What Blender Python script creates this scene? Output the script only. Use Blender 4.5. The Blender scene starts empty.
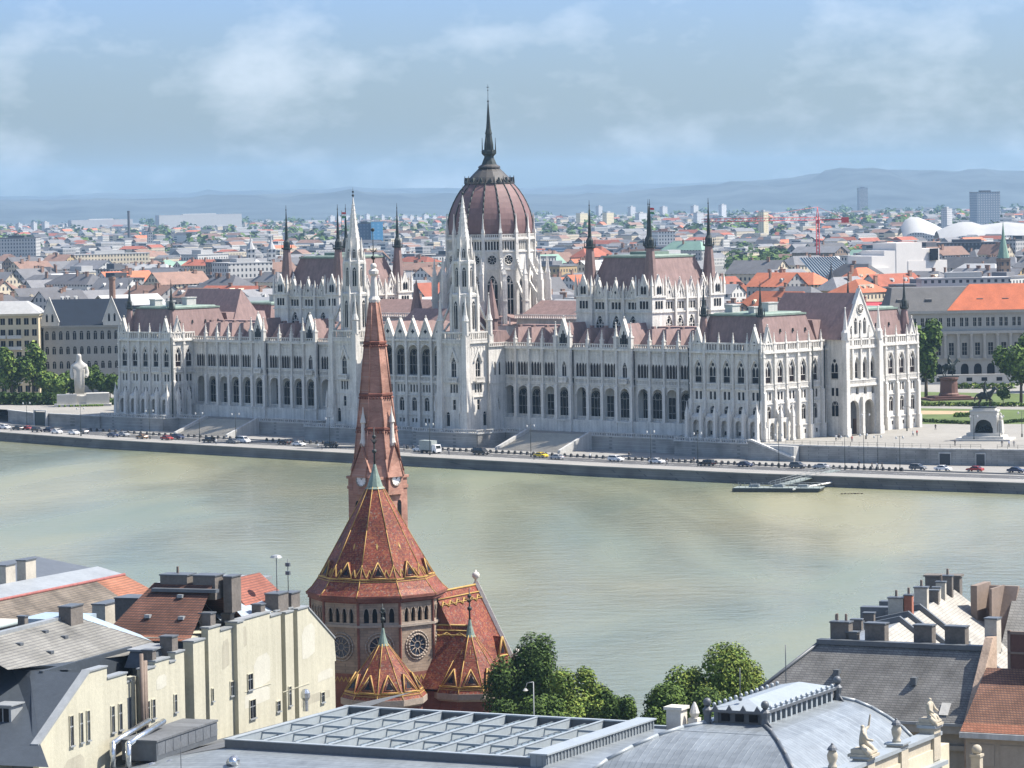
import bpy, math, random
from mathutils import Vector, Matrix
R = math.radians
SC = bpy.context.scene
COL = SC.collection

# ---------------------------------------------------------------- camera, sky, sun, exposure
FPX, CAM_Z, HOR, ROLL = 3600.0, 74.0, 198.0, 0.0175
PITCH = math.atan((384 - HOR) / FPX)
_fw = Vector((0, math.cos(PITCH), -math.sin(PITCH)))
_u0 = Vector((0, math.sin(PITCH), math.cos(PITCH)))
_r0 = Vector((1, 0, 0))
_rt = _r0 * math.cos(ROLL) - _u0 * math.sin(ROLL)
_up = _r0 * math.sin(ROLL) + _u0 * math.cos(ROLL)
cam_d = bpy.data.cameras.new("camera")
cam_d.sensor_width = 36.0
cam_d.lens = 36.0 * FPX / 1024.0
cam_d.clip_start = 5.0
cam_d.clip_end = 90000.0
cam = bpy.data.objects.new("camera", cam_d)
m = Matrix((_rt, _up, -_fw)).transposed().to_4x4()
m.translation = Vector((0, 0, CAM_Z))
cam.matrix_world = m
COL.objects.link(cam)
SC.camera = cam

SUN_AZ = R(7.0)      # measured from +X (right of the picture) towards +Y
SUN_EL = R(54.0)
sun_dir = Vector((math.cos(SUN_AZ) * math.cos(SUN_EL), math.sin(SUN_AZ) * math.cos(SUN_EL), math.sin(SUN_EL)))
sl = bpy.data.lights.new("sun", 'SUN')
sl.energy = 5.0
sl.angle = R(0.6)
sl.color = (1.0, 0.94, 0.86)
so = bpy.data.objects.new("sun", sl)
so.rotation_euler = sun_dir.to_track_quat('Z', 'Y').to_euler()
so.location = (600, 300, 900)
COL.objects.link(so)

W = bpy.data.worlds.new("World")
SC.world = W
W.use_nodes = True
nt = W.node_tree
nt.nodes.clear()
def wn(t, **k):
    n = nt.nodes.new(t)
    for a, b in k.items(): setattr(n, a, b)
    return n
out = wn('ShaderNodeOutputWorld')
bg = wn('ShaderNodeBackground')
bg.inputs['Strength'].default_value = 0.11
sky = wn('ShaderNodeTexSky', sky_type='NISHITA', sun_disc=False)
sky.sun_elevation = SUN_EL
sky.sun_rotation = math.pi / 2 - SUN_AZ
sky.altitude = 120
sky.air_density = 1.0
sky.dust_density = 1.6
sky.ozone_density = 1.6
# thin clouds: noise on the view direction, flattened so that they lie in long banks near the horizon
tc = wn('ShaderNodeTexCoord')
mp = wn('ShaderNodeMapping')
mp.inputs['Scale'].default_value = (1.0, 1.0, 1.9)
nz = wn('ShaderNodeTexNoise')
nz.inputs['Scale'].default_value = 21.0
nz.inputs['Detail'].default_value = 5.0
nz.inputs['Roughness'].default_value = 0.58
cr = wn('ShaderNodeValToRGB')
cr.color_ramp.elements[0].position = 0.50
cr.color_ramp.elements[0].color = (0, 0, 0, 1)
cr.color_ramp.elements[1].position = 0.80
cr.color_ramp.elements[1].color = (0.5, 0.5, 0.5, 1)
mx = wn('ShaderNodeMixRGB')
mx.inputs['Color2'].default_value = (5.7, 6.0, 6.4, 1)
tint = wn('ShaderNodeMixRGB', blend_type='MULTIPLY')
tint.inputs['Fac'].default_value = 1.0
sxyz = wn('ShaderNodeSeparateXYZ'); lowr = wn('ShaderNodeValToRGB')
e = lowr.color_ramp.elements
e[0].position = 0.0; e[0].color = (0.52, 0.575, 0.55, 1)
e[1].position = 0.55; e[1].color = (1.0, 1.0, 1.06, 1)
for p_, c_ in ((0.06, (0.46, 0.60, 0.97, 1)), (0.16, (0.69, 0.80, 1.03, 1)), (0.30, (0.82, 0.9, 1.03, 1))):
    q = e.new(p_); q.color = c_
L = nt.links.new
L(tc.outputs['Generated'], mp.inputs['Vector'])
L(mp.outputs['Vector'], nz.inputs['Vector'])
L(nz.outputs['Fac'], cr.inputs['Fac'])
L(sky.outputs['Color'], tint.inputs['Color1'])
L(tc.outputs['Generated'], sxyz.inputs[0])
L(sxyz.outputs[2], lowr.inputs['Fac'])
L(lowr.outputs['Color'], tint.inputs['Color2'])
L(tint.outputs['Color'], mx.inputs['Color1'])
L(cr.outputs['Color'], mx.inputs['Fac'])
L(mx.outputs['Color'], bg.inputs['Color'])
L(bg.outputs['Background'], out.inputs['Surface'])

vs = SC.view_settings
vs.view_transform = 'Standard'
vs.look = 'None'
vs.gamma = 1.0
vs.use_curve_mapping = False
vs.exposure = 0.97
SC.cycles.max_bounces = 6
SC.cycles.diffuse_bounces = 3
SC.cycles.glossy_bounces = 3
SC.cycles.transmission_bounces = 3
SC.cycles.volume_bounces = 0
SC.cycles.use_denoising = True
SC.cycles.caustics_reflective = False
SC.cycles.caustics_refractive = False

# ---------------------------------------------------------------- helpers
def ray(px, py): return _fw * FPX + _rt * (px - 512) + _up * (384 - py)
def atz(px, py, z):
    r = ray(px, py); return Vector((0, 0, CAM_Z)) + r * ((z - CAM_Z) / r.z)
def aty(px, py, y):
    r = ray(px, py); return Vector((0, 0, CAM_Z)) + r * (y / r.y)

class MB:
    """collects faces for one mesh; T places what is added"""
    def __init__(s, T=None):
        s.v = []; s.f = []; s.mi = []; s.sm = []; s.T = T or Matrix.Identity(4)
    def add(s, pts, faces, mi=0, sm=False):
        b = len(s.v); T = s.T
        s.v += [tuple(T @ Vector(p)) for p in pts]
        for f in faces:
            s.f.append([b + i for i in f]); s.mi.append(mi); s.sm.append(sm)
    def face(s, pts, mi=0): s.add(pts, [range(len(pts))], mi)
    def box(s, x0, x1, y0, y1, z0, z1, mi=0, taper=0.0, ty=None):
        t = taper; u = t if ty is None else ty
        s.add([(x0, y0, z0), (x1, y0, z0), (x1, y1, z0), (x0, y1, z0),
               (x0 + t, y0 + u, z1), (x1 - t, y0 + u, z1), (x1 - t, y1 - u, z1), (x0 + t, y1 - u, z1)],
              [(0, 3, 2, 1), (4, 5, 6, 7), (0, 1, 5, 4), (1, 2, 6, 5), (2, 3, 7, 6), (3, 0, 4, 7)], mi)
    def prism(s, poly, z0, z1, mi=0):
        n = len(poly)
        s.add([(p[0], p[1], z0) for p in poly] + [(p[0], p[1], z1) for p in poly],
              [[i, (i + 1) % n, n + (i + 1) % n, n + i] for i in range(n)] + [list(range(n))[::-1], list(range(n, 2 * n))], mi)
    def extrude(s, prof, vec, mi=0):
        n = len(prof); vec = Vector(vec)
        s.add([tuple(p) for p in prof] + [tuple(Vector(p) + vec) for p in prof],
              [[i, (i + 1) % n, n + (i + 1) % n, n + i] for i in range(n)] + [list(range(n))[::-1], list(range(n, 2 * n))], mi)
    def lathe(s, prof, n, cx=0, cy=0, ph=0.0, mi=0, sm=False, cap=True):
        pts = []; fs = []
        for (r, z) in prof:
            pts += [(cx + r * math.cos(ph + 2 * math.pi * k / n), cy + r * math.sin(ph + 2 * math.pi * k / n), z) for k in range(n)]
        for j in range(len(prof) - 1):
            for k in range(n):
                fs.append([j * n + k, j * n + (k + 1) % n, (j + 1) * n + (k + 1) % n, (j + 1) * n + k])
        if cap:
            fs.append(list(range(n))[::-1]); fs.append([(len(prof) - 1) * n + k for k in range(n)])
        s.add(pts, fs, mi, sm)
    def tube(s, p, q, r0, r1=None, n=6, mi=0, sm=True):
        p = Vector(p); q = Vector(q); r1 = r0 if r1 is None else r1
        d = (q - p)
        if d.length < 1e-6: return
        d.normalize()
        a = d.orthogonal().normalized(); b = d.cross(a)
        pts = []
        for c, r in ((p, r0), (q, r1)):
            pts += [tuple(c + (a * math.cos(2 * math.pi * k / n) + b * math.sin(2 * math.pi * k / n)) * r) for k in range(n)]
        s.add(pts, [[k, (k + 1) % n, n + (k + 1) % n, n + k] for k in range(n)] + [list(range(n))[::-1], list(range(n, 2 * n))], mi, sm)
    def ball(s, c, r, n=8, m_=5, mi=0, sx=1, sy=1, sz=1):
        prof = []
        pts = []; fs = []
        for j in range(m_ + 1):
            t = -math.pi / 2 + math.pi * j / m_
            for k in range(n):
                a = 2 * math.pi * k / n
                pts.append((c[0] + r * sx * math.cos(t) * math.cos(a), c[1] + r * sy * math.cos(t) * math.sin(a), c[2] + r * sz * math.sin(t)))
        for j in range(m_):
            for k in range(n):
                fs.append([j * n + k, j * n + (k + 1) % n, (j + 1) * n + (k + 1) % n, (j + 1) * n + k])
        s.add(pts, fs, mi, True)
    def mesh(s, name, mats):
        me = bpy.data.meshes.new(name)
        me.from_pydata(s.v, [], s.f)
        for mt in (mats if isinstance(mats, (list, tuple)) else [mats]): me.materials.append(mt)
        me.polygons.foreach_set('material_index', s.mi)
        me.polygons.foreach_set('use_smooth', s.sm)
        me.update()
        return me
    def build(s, name, mats, parent=None, loc=None):
        o = bpy.data.objects.new(name, s.mesh(name, mats))
        COL.objects.link(o)
        if parent: o.parent = parent
        if loc is not None: o.location = loc
        return o

def tag(o, label=None, cat=None, group=None, kind=None):
    if label: o['label'] = label
    if cat: o['category'] = cat
    if group: o['group'] = group
    if kind: o['kind'] = kind
    return o
def empty(name, loc, rz=0.0, label=None, cat=None, group=None):
    o = bpy.data.objects.new(name, None)
    o.empty_display_size = 0.5
    o.location = loc; o.rotation_euler = (0, 0, rz)
    COL.objects.link(o)
    return tag(o, label, cat, group)
def inst(name, me, parent=None, loc=(0, 0, 0), rz=0.0, sc=None):
    o = bpy.data.objects.new(name, me)
    COL.objects.link(o)
    if parent: o.parent = parent
    o.location = loc; o.rotation_euler = (0, 0, rz)
    if sc is not None: o.scale = sc if isinstance(sc, (tuple, list)) else (sc, sc, sc)
    return o
def copy_tree(o, kids, parent=None):
    c = o.copy(); COL.objects.link(c)
    if parent: c.parent = parent
    for ch in kids.get(o, []): copy_tree(ch, kids, c)
    return c
def kids_of(root):
    d = {}
    def walk(o):
        d[o] = list(o.children)
        for c in o.children: walk(c)
    walk(root)
    return d

# ---------------------------------------------------------------- materials
def mat(name, col, rough=0.8, var=0.25, scale=0.5, fine=4.0, bump=0.0, metal=0.0, streak=0.0, col2=None, rnd=0.0, spec=0.3, bscale=None):
    """a weathered surface: two noises over the base colour, optional vertical run-off streaks, optional bump"""
    M = bpy.data.materials.new(name)
    M.use_nodes = True
    t = M.node_tree; N = t.nodes; N.clear(); K = t.links.new
    o = N.new('ShaderNodeOutputMaterial'); b = N.new('ShaderNodeBsdfPrincipled')
    K(b.outputs[0], o.inputs[0])
    b.inputs['Roughness'].default_value = rough
    b.inputs['Metallic'].default_value = metal
    b.inputs['Specular IOR Level'].default_value = spec
    c = N.new('ShaderNodeTexCoord')
    n1 = N.new('ShaderNodeTexNoise'); n1.inputs['Scale'].default_value = scale; n1.inputs['Detail'].default_value = 6
    n1.inputs['Roughness'].default_value = 0.65
    K(c.outputs['Object'], n1.inputs['Vector'])
    n2 = N.new('ShaderNodeTexNoise'); n2.inputs['Scale'].default_value = fine; n2.inputs['Detail'].default_value = 3
    K(c.outputs['Object'], n2.inputs['Vector'])
    ad = N.new('ShaderNodeMath'); ad.operation = 'MULTIPLY_ADD'; ad.inputs[1].default_value = 0.4
    K(n2.outputs['Fac'], ad.inputs[0]); 
    m6 = N.new('ShaderNodeMath'); m6.operation = 'MULTIPLY'; m6.inputs[1].default_value = 0.6
    K(n1.outputs['Fac'], m6.inputs[0]); K(m6.outputs[0], ad.inputs[2])
    last = ad.outputs[0]
    if streak:
        mp = N.new('ShaderNodeMapping'); mp.inputs['Scale'].default_value = (1.3, 1.3, 0.07)
        K(c.outputs['Object'], mp.inputs['Vector'])
        n3 = N.new('ShaderNodeTexNoise'); n3.inputs['Scale'].default_value = 1.0; n3.inputs['Detail'].default_value = 4
        K(mp.outputs[0], n3.inputs['Vector'])
        a3 = N.new('ShaderNodeMixRGB'); a3.inputs['Fac'].default_value = streak
        K(last, a3.inputs['Color1']); K(n3.outputs['Fac'], a3.inputs['Color2'])
        last = a3.outputs[0]
    rp = N.new('ShaderNodeValToRGB')
    rp.color_ramp.elements[0].position = 0.33; rp.color_ramp.elements[1].position = 0.68
    lo = [x * (1 - var) for x in col]; hi = [min(1, x * (1 + var)) for x in (col2 or col)]
    rp.color_ramp.elements[0].color = (*lo, 1); rp.color_ramp.elements[1].color = (*hi, 1)
    K(last, rp.inputs['Fac'])
    colout = rp.outputs['Color']
    if rnd:
        oi = N.new('ShaderNodeObjectInfo'); hs = N.new('ShaderNodeHueSaturation')
        ma = N.new('ShaderNodeMath'); ma.operation = 'MULTIPLY_ADD'; ma.inputs[1].default_value = rnd * 2; ma.inputs[2].default_value = 1 - rnd
        K(oi.outputs['Random'], ma.inputs[0]); K(ma.outputs[0], hs.inputs['Value'])
        K(colout, hs.inputs['Color']); colout = hs.outputs['Color']
    K(colout, b.inputs['Base Color'])
    if bump:
        bp = N.new('ShaderNodeBump'); bp.inputs['Strength'].default_value = bump; bp.inputs['Distance'].default_value = 0.15
        K(n2.outputs['Fac'], bp.inputs['Height']); K(bp.outputs[0], b.inputs['Normal'])
    M['base'] = 1
    return M

def nodes_of(M):
    t = M.node_tree
    return t, t.nodes, t.links.new, [n for n in t.nodes if n.type == 'BSDF_PRINCIPLED'][0]

def brick_mat(name, c1, c2, mortar, bw, bh, scale=1.0, axis='xz', rough=0.85, ms=0.02, mix=0.5, var=0.25, nscale=0.4, bump=0.4):
    """coursed blocks, tiles or slates; axis 'uv': pattern from mesh uv (metres)"""
    M = bpy.data.materials.new(name); M.use_nodes = True
    t = M.node_tree; N = t.nodes; N.clear(); K = t.links.new
    o = N.new('ShaderNodeOutputMaterial'); b = N.new('ShaderNodeBsdfPrincipled'); K(b.outputs[0], o.inputs[0])
    b.inputs['Roughness'].default_value = rough; b.inputs['Specular IOR Level'].default_value = 0.25
    c = N.new('ShaderNodeTexCoord')
    sp = N.new('ShaderNodeSeparateXYZ'); cb = N.new('ShaderNodeCombineXYZ')
    K(c.outputs['Object'], sp.inputs[0])
    if axis == 'xz':
        a = N.new('ShaderNodeMath'); a.operation = 'ADD'
        K(sp.outputs[0], a.inputs[0]); K(sp.outputs[1], a.inputs[1]); K(a.outputs[0], cb.inputs[0]); K(sp.outputs[2], cb.inputs[1])
    elif axis == 'xy':
        K(sp.outputs[0], cb.inputs[0]); K(sp.outputs[1], cb.inputs[1])
    br = N.new('ShaderNodeTexBrick')
    br.inputs['Scale'].default_value = scale; br.inputs['Brick Width'].default_value = bw; br.inputs['Row Height'].default_value = bh
    br.inputs['Mortar Size'].default_value = ms; br.inputs['Bias'].default_value = 0.0
    br.inputs['Color1'].default_value = (*c1, 1); br.inputs['Color2'].default_value = (*c2, 1); br.inputs['Mortar'].default_value = (*mortar, 1)
    K(cb.outputs[0], br.inputs['Vector'])
    n1 = N.new('ShaderNodeTexNoise'); n1.inputs['Scale'].default_value = nscale; n1.inputs['Detail'].default_value = 6
    K(c.outputs['Object'], n1.inputs['Vector'])
    rp = N.new('ShaderNodeValToRGB')
    rp.color_ramp.elements[0].position = 0.3; rp.color_ramp.elements[1].position = 0.7
    rp.color_ramp.elements[0].color = (1 - var,) * 3 + (1,); rp.color_ramp.elements[1].color = (1 + var,) * 3 + (1,)
    K(n1.outputs['Fac'], rp.inputs['Fac'])
    mu = N.new('ShaderNodeMixRGB'); mu.blend_type = 'MULTIPLY'; mu.inputs['Fac'].default_value = 1
    K(br.outputs['Color'], mu.inputs['Color1']); K(rp.outputs['Color'], mu.inputs['Color2'])
    K(mu.outputs[0], b.inputs['Base Color'])
    if bump:
        bp = N.new('ShaderNodeBump'); bp.inputs['Strength'].default_value = bump; bp.inputs['Distance'].default_value = 0.05; bp.invert = True
        K(br.outputs['Fac'], bp.inputs['Height']); K(bp.outputs[0], b.inputs['Normal'])
    return M

def plain(name, col, rough=0.5, metal=0.0, spec=0.5):
    M = bpy.data.materials.new(name); M.use_nodes = True
    t, N, K, b = nodes_of(M)
    n = N.new('ShaderNodeTexNoise'); n.inputs['Scale'].default_value = 2.5; n.inputs['Detail'].default_value = 4
    c = N.new('ShaderNodeTexCoord'); K(c.outputs['Object'], n.inputs['Vector'])
    r = N.new('ShaderNodeValToRGB')
    r.color_ramp.elements[0].position = 0.35; r.color_ramp.elements[1].position = 0.65
    r.color_ramp.elements[0].color = (*[x * 0.82 for x in col], 1); r.color_ramp.elements[1].color = (*[min(1, x * 1.15) for x in col], 1)
    K(n.outputs['Fac'], r.inputs['Fac']); K(r.outputs[0], b.inputs['Base Color'])
    b.inputs['Roughness'].default_value = rough; b.inputs['Metallic'].default_value = metal; b.inputs['Specular IOR Level'].default_value = spec
    return M

STONE = mat('white_limestone', (0.585, 0.56, 0.51), 0.85, 0.36, 0.25, 2.2, 0.35, streak=0.45)
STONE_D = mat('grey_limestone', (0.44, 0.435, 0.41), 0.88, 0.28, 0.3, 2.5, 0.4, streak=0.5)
SLATE = mat('plum_slate', (0.19, 0.131, 0.118), 0.75, 0.24, 0.5, 6.0, 0.3, streak=0.4, col2=(0.23, 0.155, 0.142))
COPPER = mat('green_copper', (0.17, 0.225, 0.185), 0.6, 0.3, 0.4, 3.0, 0.2)
DCOPPER = mat('dark_copper', (0.028, 0.036, 0.034), 0.55, 0.35, 0.8, 4.0, 0.2)
GLASS = mat('dark_window', (0.008, 0.009, 0.012), 0.35, 0.3, 0.4, 1.0, spec=0.15)
GLASSR = mat('window_with_red_blind', (0.016, 0.009, 0.009), 0.4, 0.4, 0.4, 1.0, spec=0.15)
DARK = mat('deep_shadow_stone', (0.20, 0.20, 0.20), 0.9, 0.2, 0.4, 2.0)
WALLSTONE = brick_mat('embankment_stone', (0.33, 0.32, 0.29), (0.26, 0.255, 0.235), (0.20, 0.195, 0.18), 1.2, 0.45, ms=0.03, var=0.3, nscale=0.25)

# ---------------------------------------------------------------- facade kit
def arch_pts(c, w, zs, zt, style, n=8):
    """outline of an opening head from the left springing to the right"""
    x0, x1 = c - w / 2, c + w / 2
    if style == 'r': return [(x0, zt), (x1, zt)]
    pts = []
    h = zt - zs
    for i in range(n + 1):
        t = i / n
        x = x0 + w * t
        if style == 'p':
            q = abs(2 * t - 1)
            y = h * (1 - q ** 1.6)
        else:
            y = h * math.sqrt(max(0, 1 - (2 * t - 1) ** 2))
        pts.append((x, zs + y))
    return pts
def head_h(w, style): return {'r': 0.0, 'p': w * 0.85, 'o': w * 0.5}[style]

def wall(mb, a0, a1, bands, depth=0.5, mi=0):
    """wall in the plane y=0 (outside is -y); bands = [(z0, z1, [(centre, width, style), ...])]; an opening fills its band"""
    for z0, z1, ops in bands:
        if not ops:
            mb.face([(a0, 0, z0), (a1, 0, z0), (a1, 0, z1), (a0, 0, z1)], mi); continue
        x = a0
        for c, w, st in sorted(ops):
            xl, xr = c - w / 2, c + w / 2
            if xl > x + 1e-4: mb.face([(x, 0, z0), (xl, 0, z0), (xl, 0, z1), (x, 0, z1)], mi)
            hh = min(head_h(w, st), (z1 - z0) * 0.8)
            zs = z1 - hh
            pts = arch_pts(c, w, zs, z1, st)
            if st != 'r':
                for (xa, za), (xb, zb) in zip(pts, pts[1:]):
                    f = [(xa, 0, za), (xb, 0, zb), (xb, 0, z1), (xa, 0, z1)]
                    if z1 - za < 1e-4: f.pop(3)
                    elif z1 - zb < 1e-4: f.pop(2)
                    mb.face(f, mi)
            outl = [(xl, z0)] + pts + [(xr, z0)]
            for (xa, za), (xb, zb) in zip(outl, outl[1:]):
                mb.face([(xa, 0, za), (xb, 0, zb), (xb, depth, zb), (xa, depth, za)], mi)
            mb.face([(xl, 0, z0), (xr, 0, z0), (xr, depth, z0), (xl, depth, z0)], mi)
            x = xr
        if a1 > x + 1e-4: mb.face([(x, 0, z0), (a1, 0, z0), (a1, 0, z1), (x, 0, z1)], mi)

_win = {}
def window_mesh(w, h, style, bars=(1, 1), glass=None, frame=None, lights=None, pitch=0, fr=0.1):
    """one window, base centre at the origin, facing -y: panes and the stone or wood tracery of that window"""
    key = (round(w, 2), round(h, 2), style, bars, (glass or GLASS).name, (frame or STONE).name, lights, pitch)
    if key in _win: return _win[key]
    mb = MB()
    xs = [0.0] if not lights else [(-(lights - 1) / 2 + i) * pitch for i in range(lights)]
    for c in xs:
        hh = min(head_h(w, style), h * 0.8)
        pts = arch_pts(c, w * 1.02, h - hh, h, style)
        mb.face([(c - w * .51, 0, 0)] + [(x, 0, z) for x, z in pts] + [(c + w * .51, 0, 0)], 0)
        nx, nz_ = bars
        for i in range(1, nx + 1):
            x = c - w / 2 + w * i / (nx + 1)
            ztop = h - (hh * 0.45 if style != 'r' else 0) if nx == 1 and style == 'r' else h - hh * 0.6
            mb.box(x - fr / 2, x + fr / 2, -0.12, -0.01, 0, ztop, 1)
        for j in range(1, nz_ + 1):
            z = (h - hh) * j / nz_ if style != 'r' else h * j / (nz_ + 1)
            mb.box(c - w / 2, c + w / 2, -0.10, -0.012, z - fr / 2, z + fr / 2, 1)
        if style != 'r' and w > 1.5:     # a ring of tracery in the head
            for k in range(10):
                a = 2 * math.pi * k / 10; a2 = 2 * math.pi * (k + 1) / 10; r = w * 0.26; cz = h - hh * 0.62
                mb.tube((c + r * math.cos(a), -0.07, cz + r * math.sin(a)), (c + r * math.cos(a2), -0.07, cz + r * math.sin(a2)), fr * .6, n=4, mi=1)
    me = mb.mesh('window', [glass or GLASS, frame or STONE])
    _win[key] = me
    return me
# ================================================================ ground, river, far hills
PA = Vector((-28.915, 1061.34, 0.0))
PU = Vector((0.73162, -0.68172, 0)); PI_ = Vector((0.68172, 0.73162, 0))
PYAW = math.atan2(PU.y, PU.x)
def PW(s, d, z=0.0): return PA + PU * s + PI_ * d + Vector((0, 0, z))     # parliament frame -> world
TZ = 6.9; QZ = 2.7; BUDA = 7.5
def struct(name, mb, mats): return tag(mb.build(name, mats), kind='structure')

def water_mat():
    M = bpy.data.materials.new('river_water'); M.use_nodes = True
    t, N, K, b = nodes_of(M)
    c = N.new('ShaderNodeTexCoord')
    def noise(scale, sc3, det, dist=0.0):
        mp = N.new('ShaderNodeMapping'); mp.inputs['Scale'].default_value = sc3; mp.inputs['Rotation'].default_value = (0, 0, R(-8))
        K(c.outputs['Object'], mp.inputs['Vector'])
        n = N.new('ShaderNodeTexNoise'); n.inputs['Scale'].default_value = scale; n.inputs['Detail'].default_value = det
        n.inputs['Distortion'].default_value = dist
        K(mp.outputs[0], n.inputs['Vector']); return n
    # silt: broad clouds of brown and green-grey water
    n1 = noise(0.0075, (1.5, .55, 1), 5, .8)
    r = N.new('ShaderNodeValToRGB')
    r.color_ramp.elements[0].position = .36; r.color_ramp.elements[0].color = (.14, .165, .115, 1)
    r.color_ramp.elements[1].position = .66; r.color_ramp.elements[1].color = (.225, .215, .125, 1)
    K(n1.outputs['Fac'], r.inputs['Fac']); K(r.outputs[0], b.inputs['Base Color'])
    # wind-ruffled and slick patches
    n2 = noise(0.010, (1.5, .6, 1), 6, 1.0)
    r2 = N.new('ShaderNodeMapRange'); r2.inputs['From Min'].default_value = .38; r2.inputs['From Max'].default_value = .64
    r2.inputs['To Min'].default_value = .07; r2.inputs['To Max'].default_value = .34
    K(n2.outputs['Fac'], r2.inputs['Value']); K(r2.outputs[0], b.inputs['Roughness'])
    b.inputs['IOR'].default_value = 1.33; b.inputs['Specular IOR Level'].default_value = .5
    n3 = noise(0.17, (1, 1.5, 1), 6, .5); n4 = noise(1.1, (1, 1.5, 1), 4)
    a = N.new('ShaderNodeMath'); a.operation = 'MULTIPLY_ADD'; a.inputs[1].default_value = .35
    K(n4.outputs['Fac'], a.inputs[0]); K(n3.outputs['Fac'], a.inputs[2])
    bp = N.new('ShaderNodeBump'); bp.inputs['Strength'].default_value = 0.44; bp.inputs['Distance'].default_value = .7
    K(a.outputs[0], bp.inputs['Height']); K(bp.outputs[0], b.inputs['Normal'])
    return M
mb = MB(); mb.face([(-6000, 420, 0), (6000, 420, 0), (6000, 3500, 0), (-6000, 3500, 0)])
RIVER = struct('river_water', mb, water_mat())

ASPH = mat('asphalt', (.075, .075, .075), .9, .2, .2, 3)
PAVE = mat('pale_paving', (.235, .228, .21), .9, .16, .08, 1.2)
GRAVEL = mat('plaza_paving', (.235, .225, .20), .9, .15, .05, .8)
LAWN = mat('lawn_green', (.085, .118, .034), .95, .35, .12, 2.5, .3)
QUAYST = brick_mat('dark_quay_stone', (.155, .148, .14), (.115, .112, .108), (.07, .07, .07), 2.0, .6, ms=.03, var=.35, nscale=.12)
DIRT = mat('city_ground', (.16, .155, .14), .95, .3, .01, .2)

def q_px(px, py): return atz(px, py, QZ)
QEDGE = [PW(-900, -60, 0), PW(-400, -38, 0), q_px(-60, 428.5), q_px(5, 432.5), q_px(100, 439.4), q_px(350, 453.2), q_px(600, 466.4), q_px(740, 472.8), q_px(896, 478.6), q_px(1024, 483), PW(300, -29), PW(500, -10), PW(900, 60)]
QEDGE = [Vector((p.x, p.y, 0)) for p in QEDGE]
def offset(poly, dist):
    o = []
    for i, p in enumerate(poly):
        a = poly[max(0, i - 1)]; b = poly[min(len(poly) - 1, i + 1)]
        t = (b - a).normalized(); n = Vector((-t.y, t.x, 0))
        if n.dot(PI_) < 0: n = -n
        o.append(p + n * dist)
    return o
def strip(mb, p0, p1, z, mi=0):
    for a, b, c, d in zip(p0, p0[1:], p1[1:], p1):
        mb.face([(a.x, a.y, z), (b.x, b.y, z), (c.x, c.y, z), (d.x, d.y, z)], mi)
# lower quay: paved strip, carriageway, pavement at the wall foot
mb = MB(); strip(mb, offset(QEDGE, .4), offset(QEDGE, 60), QZ)
struct('quay_pavement', mb, [PAVE])
mb = MB(); strip(mb, offset(QEDGE, 9.5), offset(QEDGE, 19.5), QZ + .004); struct('quay_road', mb, [ASPH])
mb = MB()
strip(mb, offset(QEDGE, 9.8), offset(QEDGE, 9.98), QZ + .008)
o1, o2 = offset(QEDGE, 14.4), offset(QEDGE, 14.55)
for a, b, c, d in zip(o1, o1[1:], o2[1:], o2):
    Ln = (b - a).length; n = max(1, int(Ln / 9))
    for k in range(n):
        f0, f1 = k / n, k / n + 4.0 / Ln
        mb.face([tuple(a.lerp(b, f0) + Vector((0, 0, QZ + .008))), tuple(a.lerp(b, f1) + Vector((0, 0, QZ + .008))), tuple(d.lerp(c, f1) + Vector((0, 0, QZ + .008))), tuple(d.lerp(c, f0) + Vector((0, 0, QZ + .008)))])
struct('road_marking', mb, [plain('road_paint', (.72, .72, .7), .7)])
# the wall that falls to the water
mb = MB()
a, b = offset(QEDGE, 0), offset(QEDGE, .9)
a2 = offset(QEDGE, -.55)
for p, q, p2, q2 in zip(a, a[1:], a2, a2[1:]):
    mb.face([(p2.x, p2.y, -2), (q2.x, q2.y, -2), (q.x, q.y, QZ - .25), (p.x, p.y, QZ - .25)])
w = tag(mb.build('quay_wall', [QUAYST]), 'dark sloping stone quay wall dropping straight into the muddy river on the far bank', 'quay wall')
mb = MB(); c0, c1 = offset(QEDGE, -.2), offset(QEDGE, .8)
for p, q, r_, s_ in zip(c0, c0[1:], c1[1:], c1):
    mb.add([(p.x, p.y, QZ - .25), (q.x, q.y, QZ - .25), (r_.x, r_.y, QZ - .25), (s_.x, s_.y, QZ - .25), (p.x, p.y, QZ + .08), (q.x, q.y, QZ + .08), (r_.x, r_.y, QZ + .08), (s_.x, s_.y, QZ + .08)],
           [(0, 1, 5, 4), (4, 5, 6, 7), (3, 2, 6, 7), (0, 1, 2, 3)])
mb.build('coping', [PAVE], w)

# upper ground of Pest, its front edge along the terrace line
TEDGE = [(-900, 6), (-400, 8), (-189, .5), (-168, -6), (-140, -6.5), (-134.5, -6.0), (-105.0, -5.8), (-103.6, -.4), (-37, -.4), (-35.6, -10.8), (-10, -10.8), (-8, -8.6), (8, -8.6), (10, -10.8), (35.6, -10.8), (37, -.4), (103.6, -.4), (105, -5.0), (134, -5.0), (148.5, -4.6), (163, -2.4), (186, 1.5), (200, 6.0), (211, 10.0), (260, 22), (500, 40), (900, 110)]
TE = [PW(s, d) for s, d in TEDGE]
far_l, far_r = Vector((-30000, 2500, 0)), Vector((30000, 2500, 0))
mb = MB()
for p, q in zip(TE, TE[1:]):
    mb.face([(p.x, p.y, TZ), (q.x, q.y, TZ), tuple(PI_ * 300 + q + Vector((0, 0, TZ))), tuple(PI_ * 300 + p + Vector((0, 0, TZ)))])
struct('terrace_paving', mb, [GRAVEL])
mb = MB()
b0, b1 = TE[0] + PI_ * 200, TE[-1] + PI_ * 200
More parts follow.
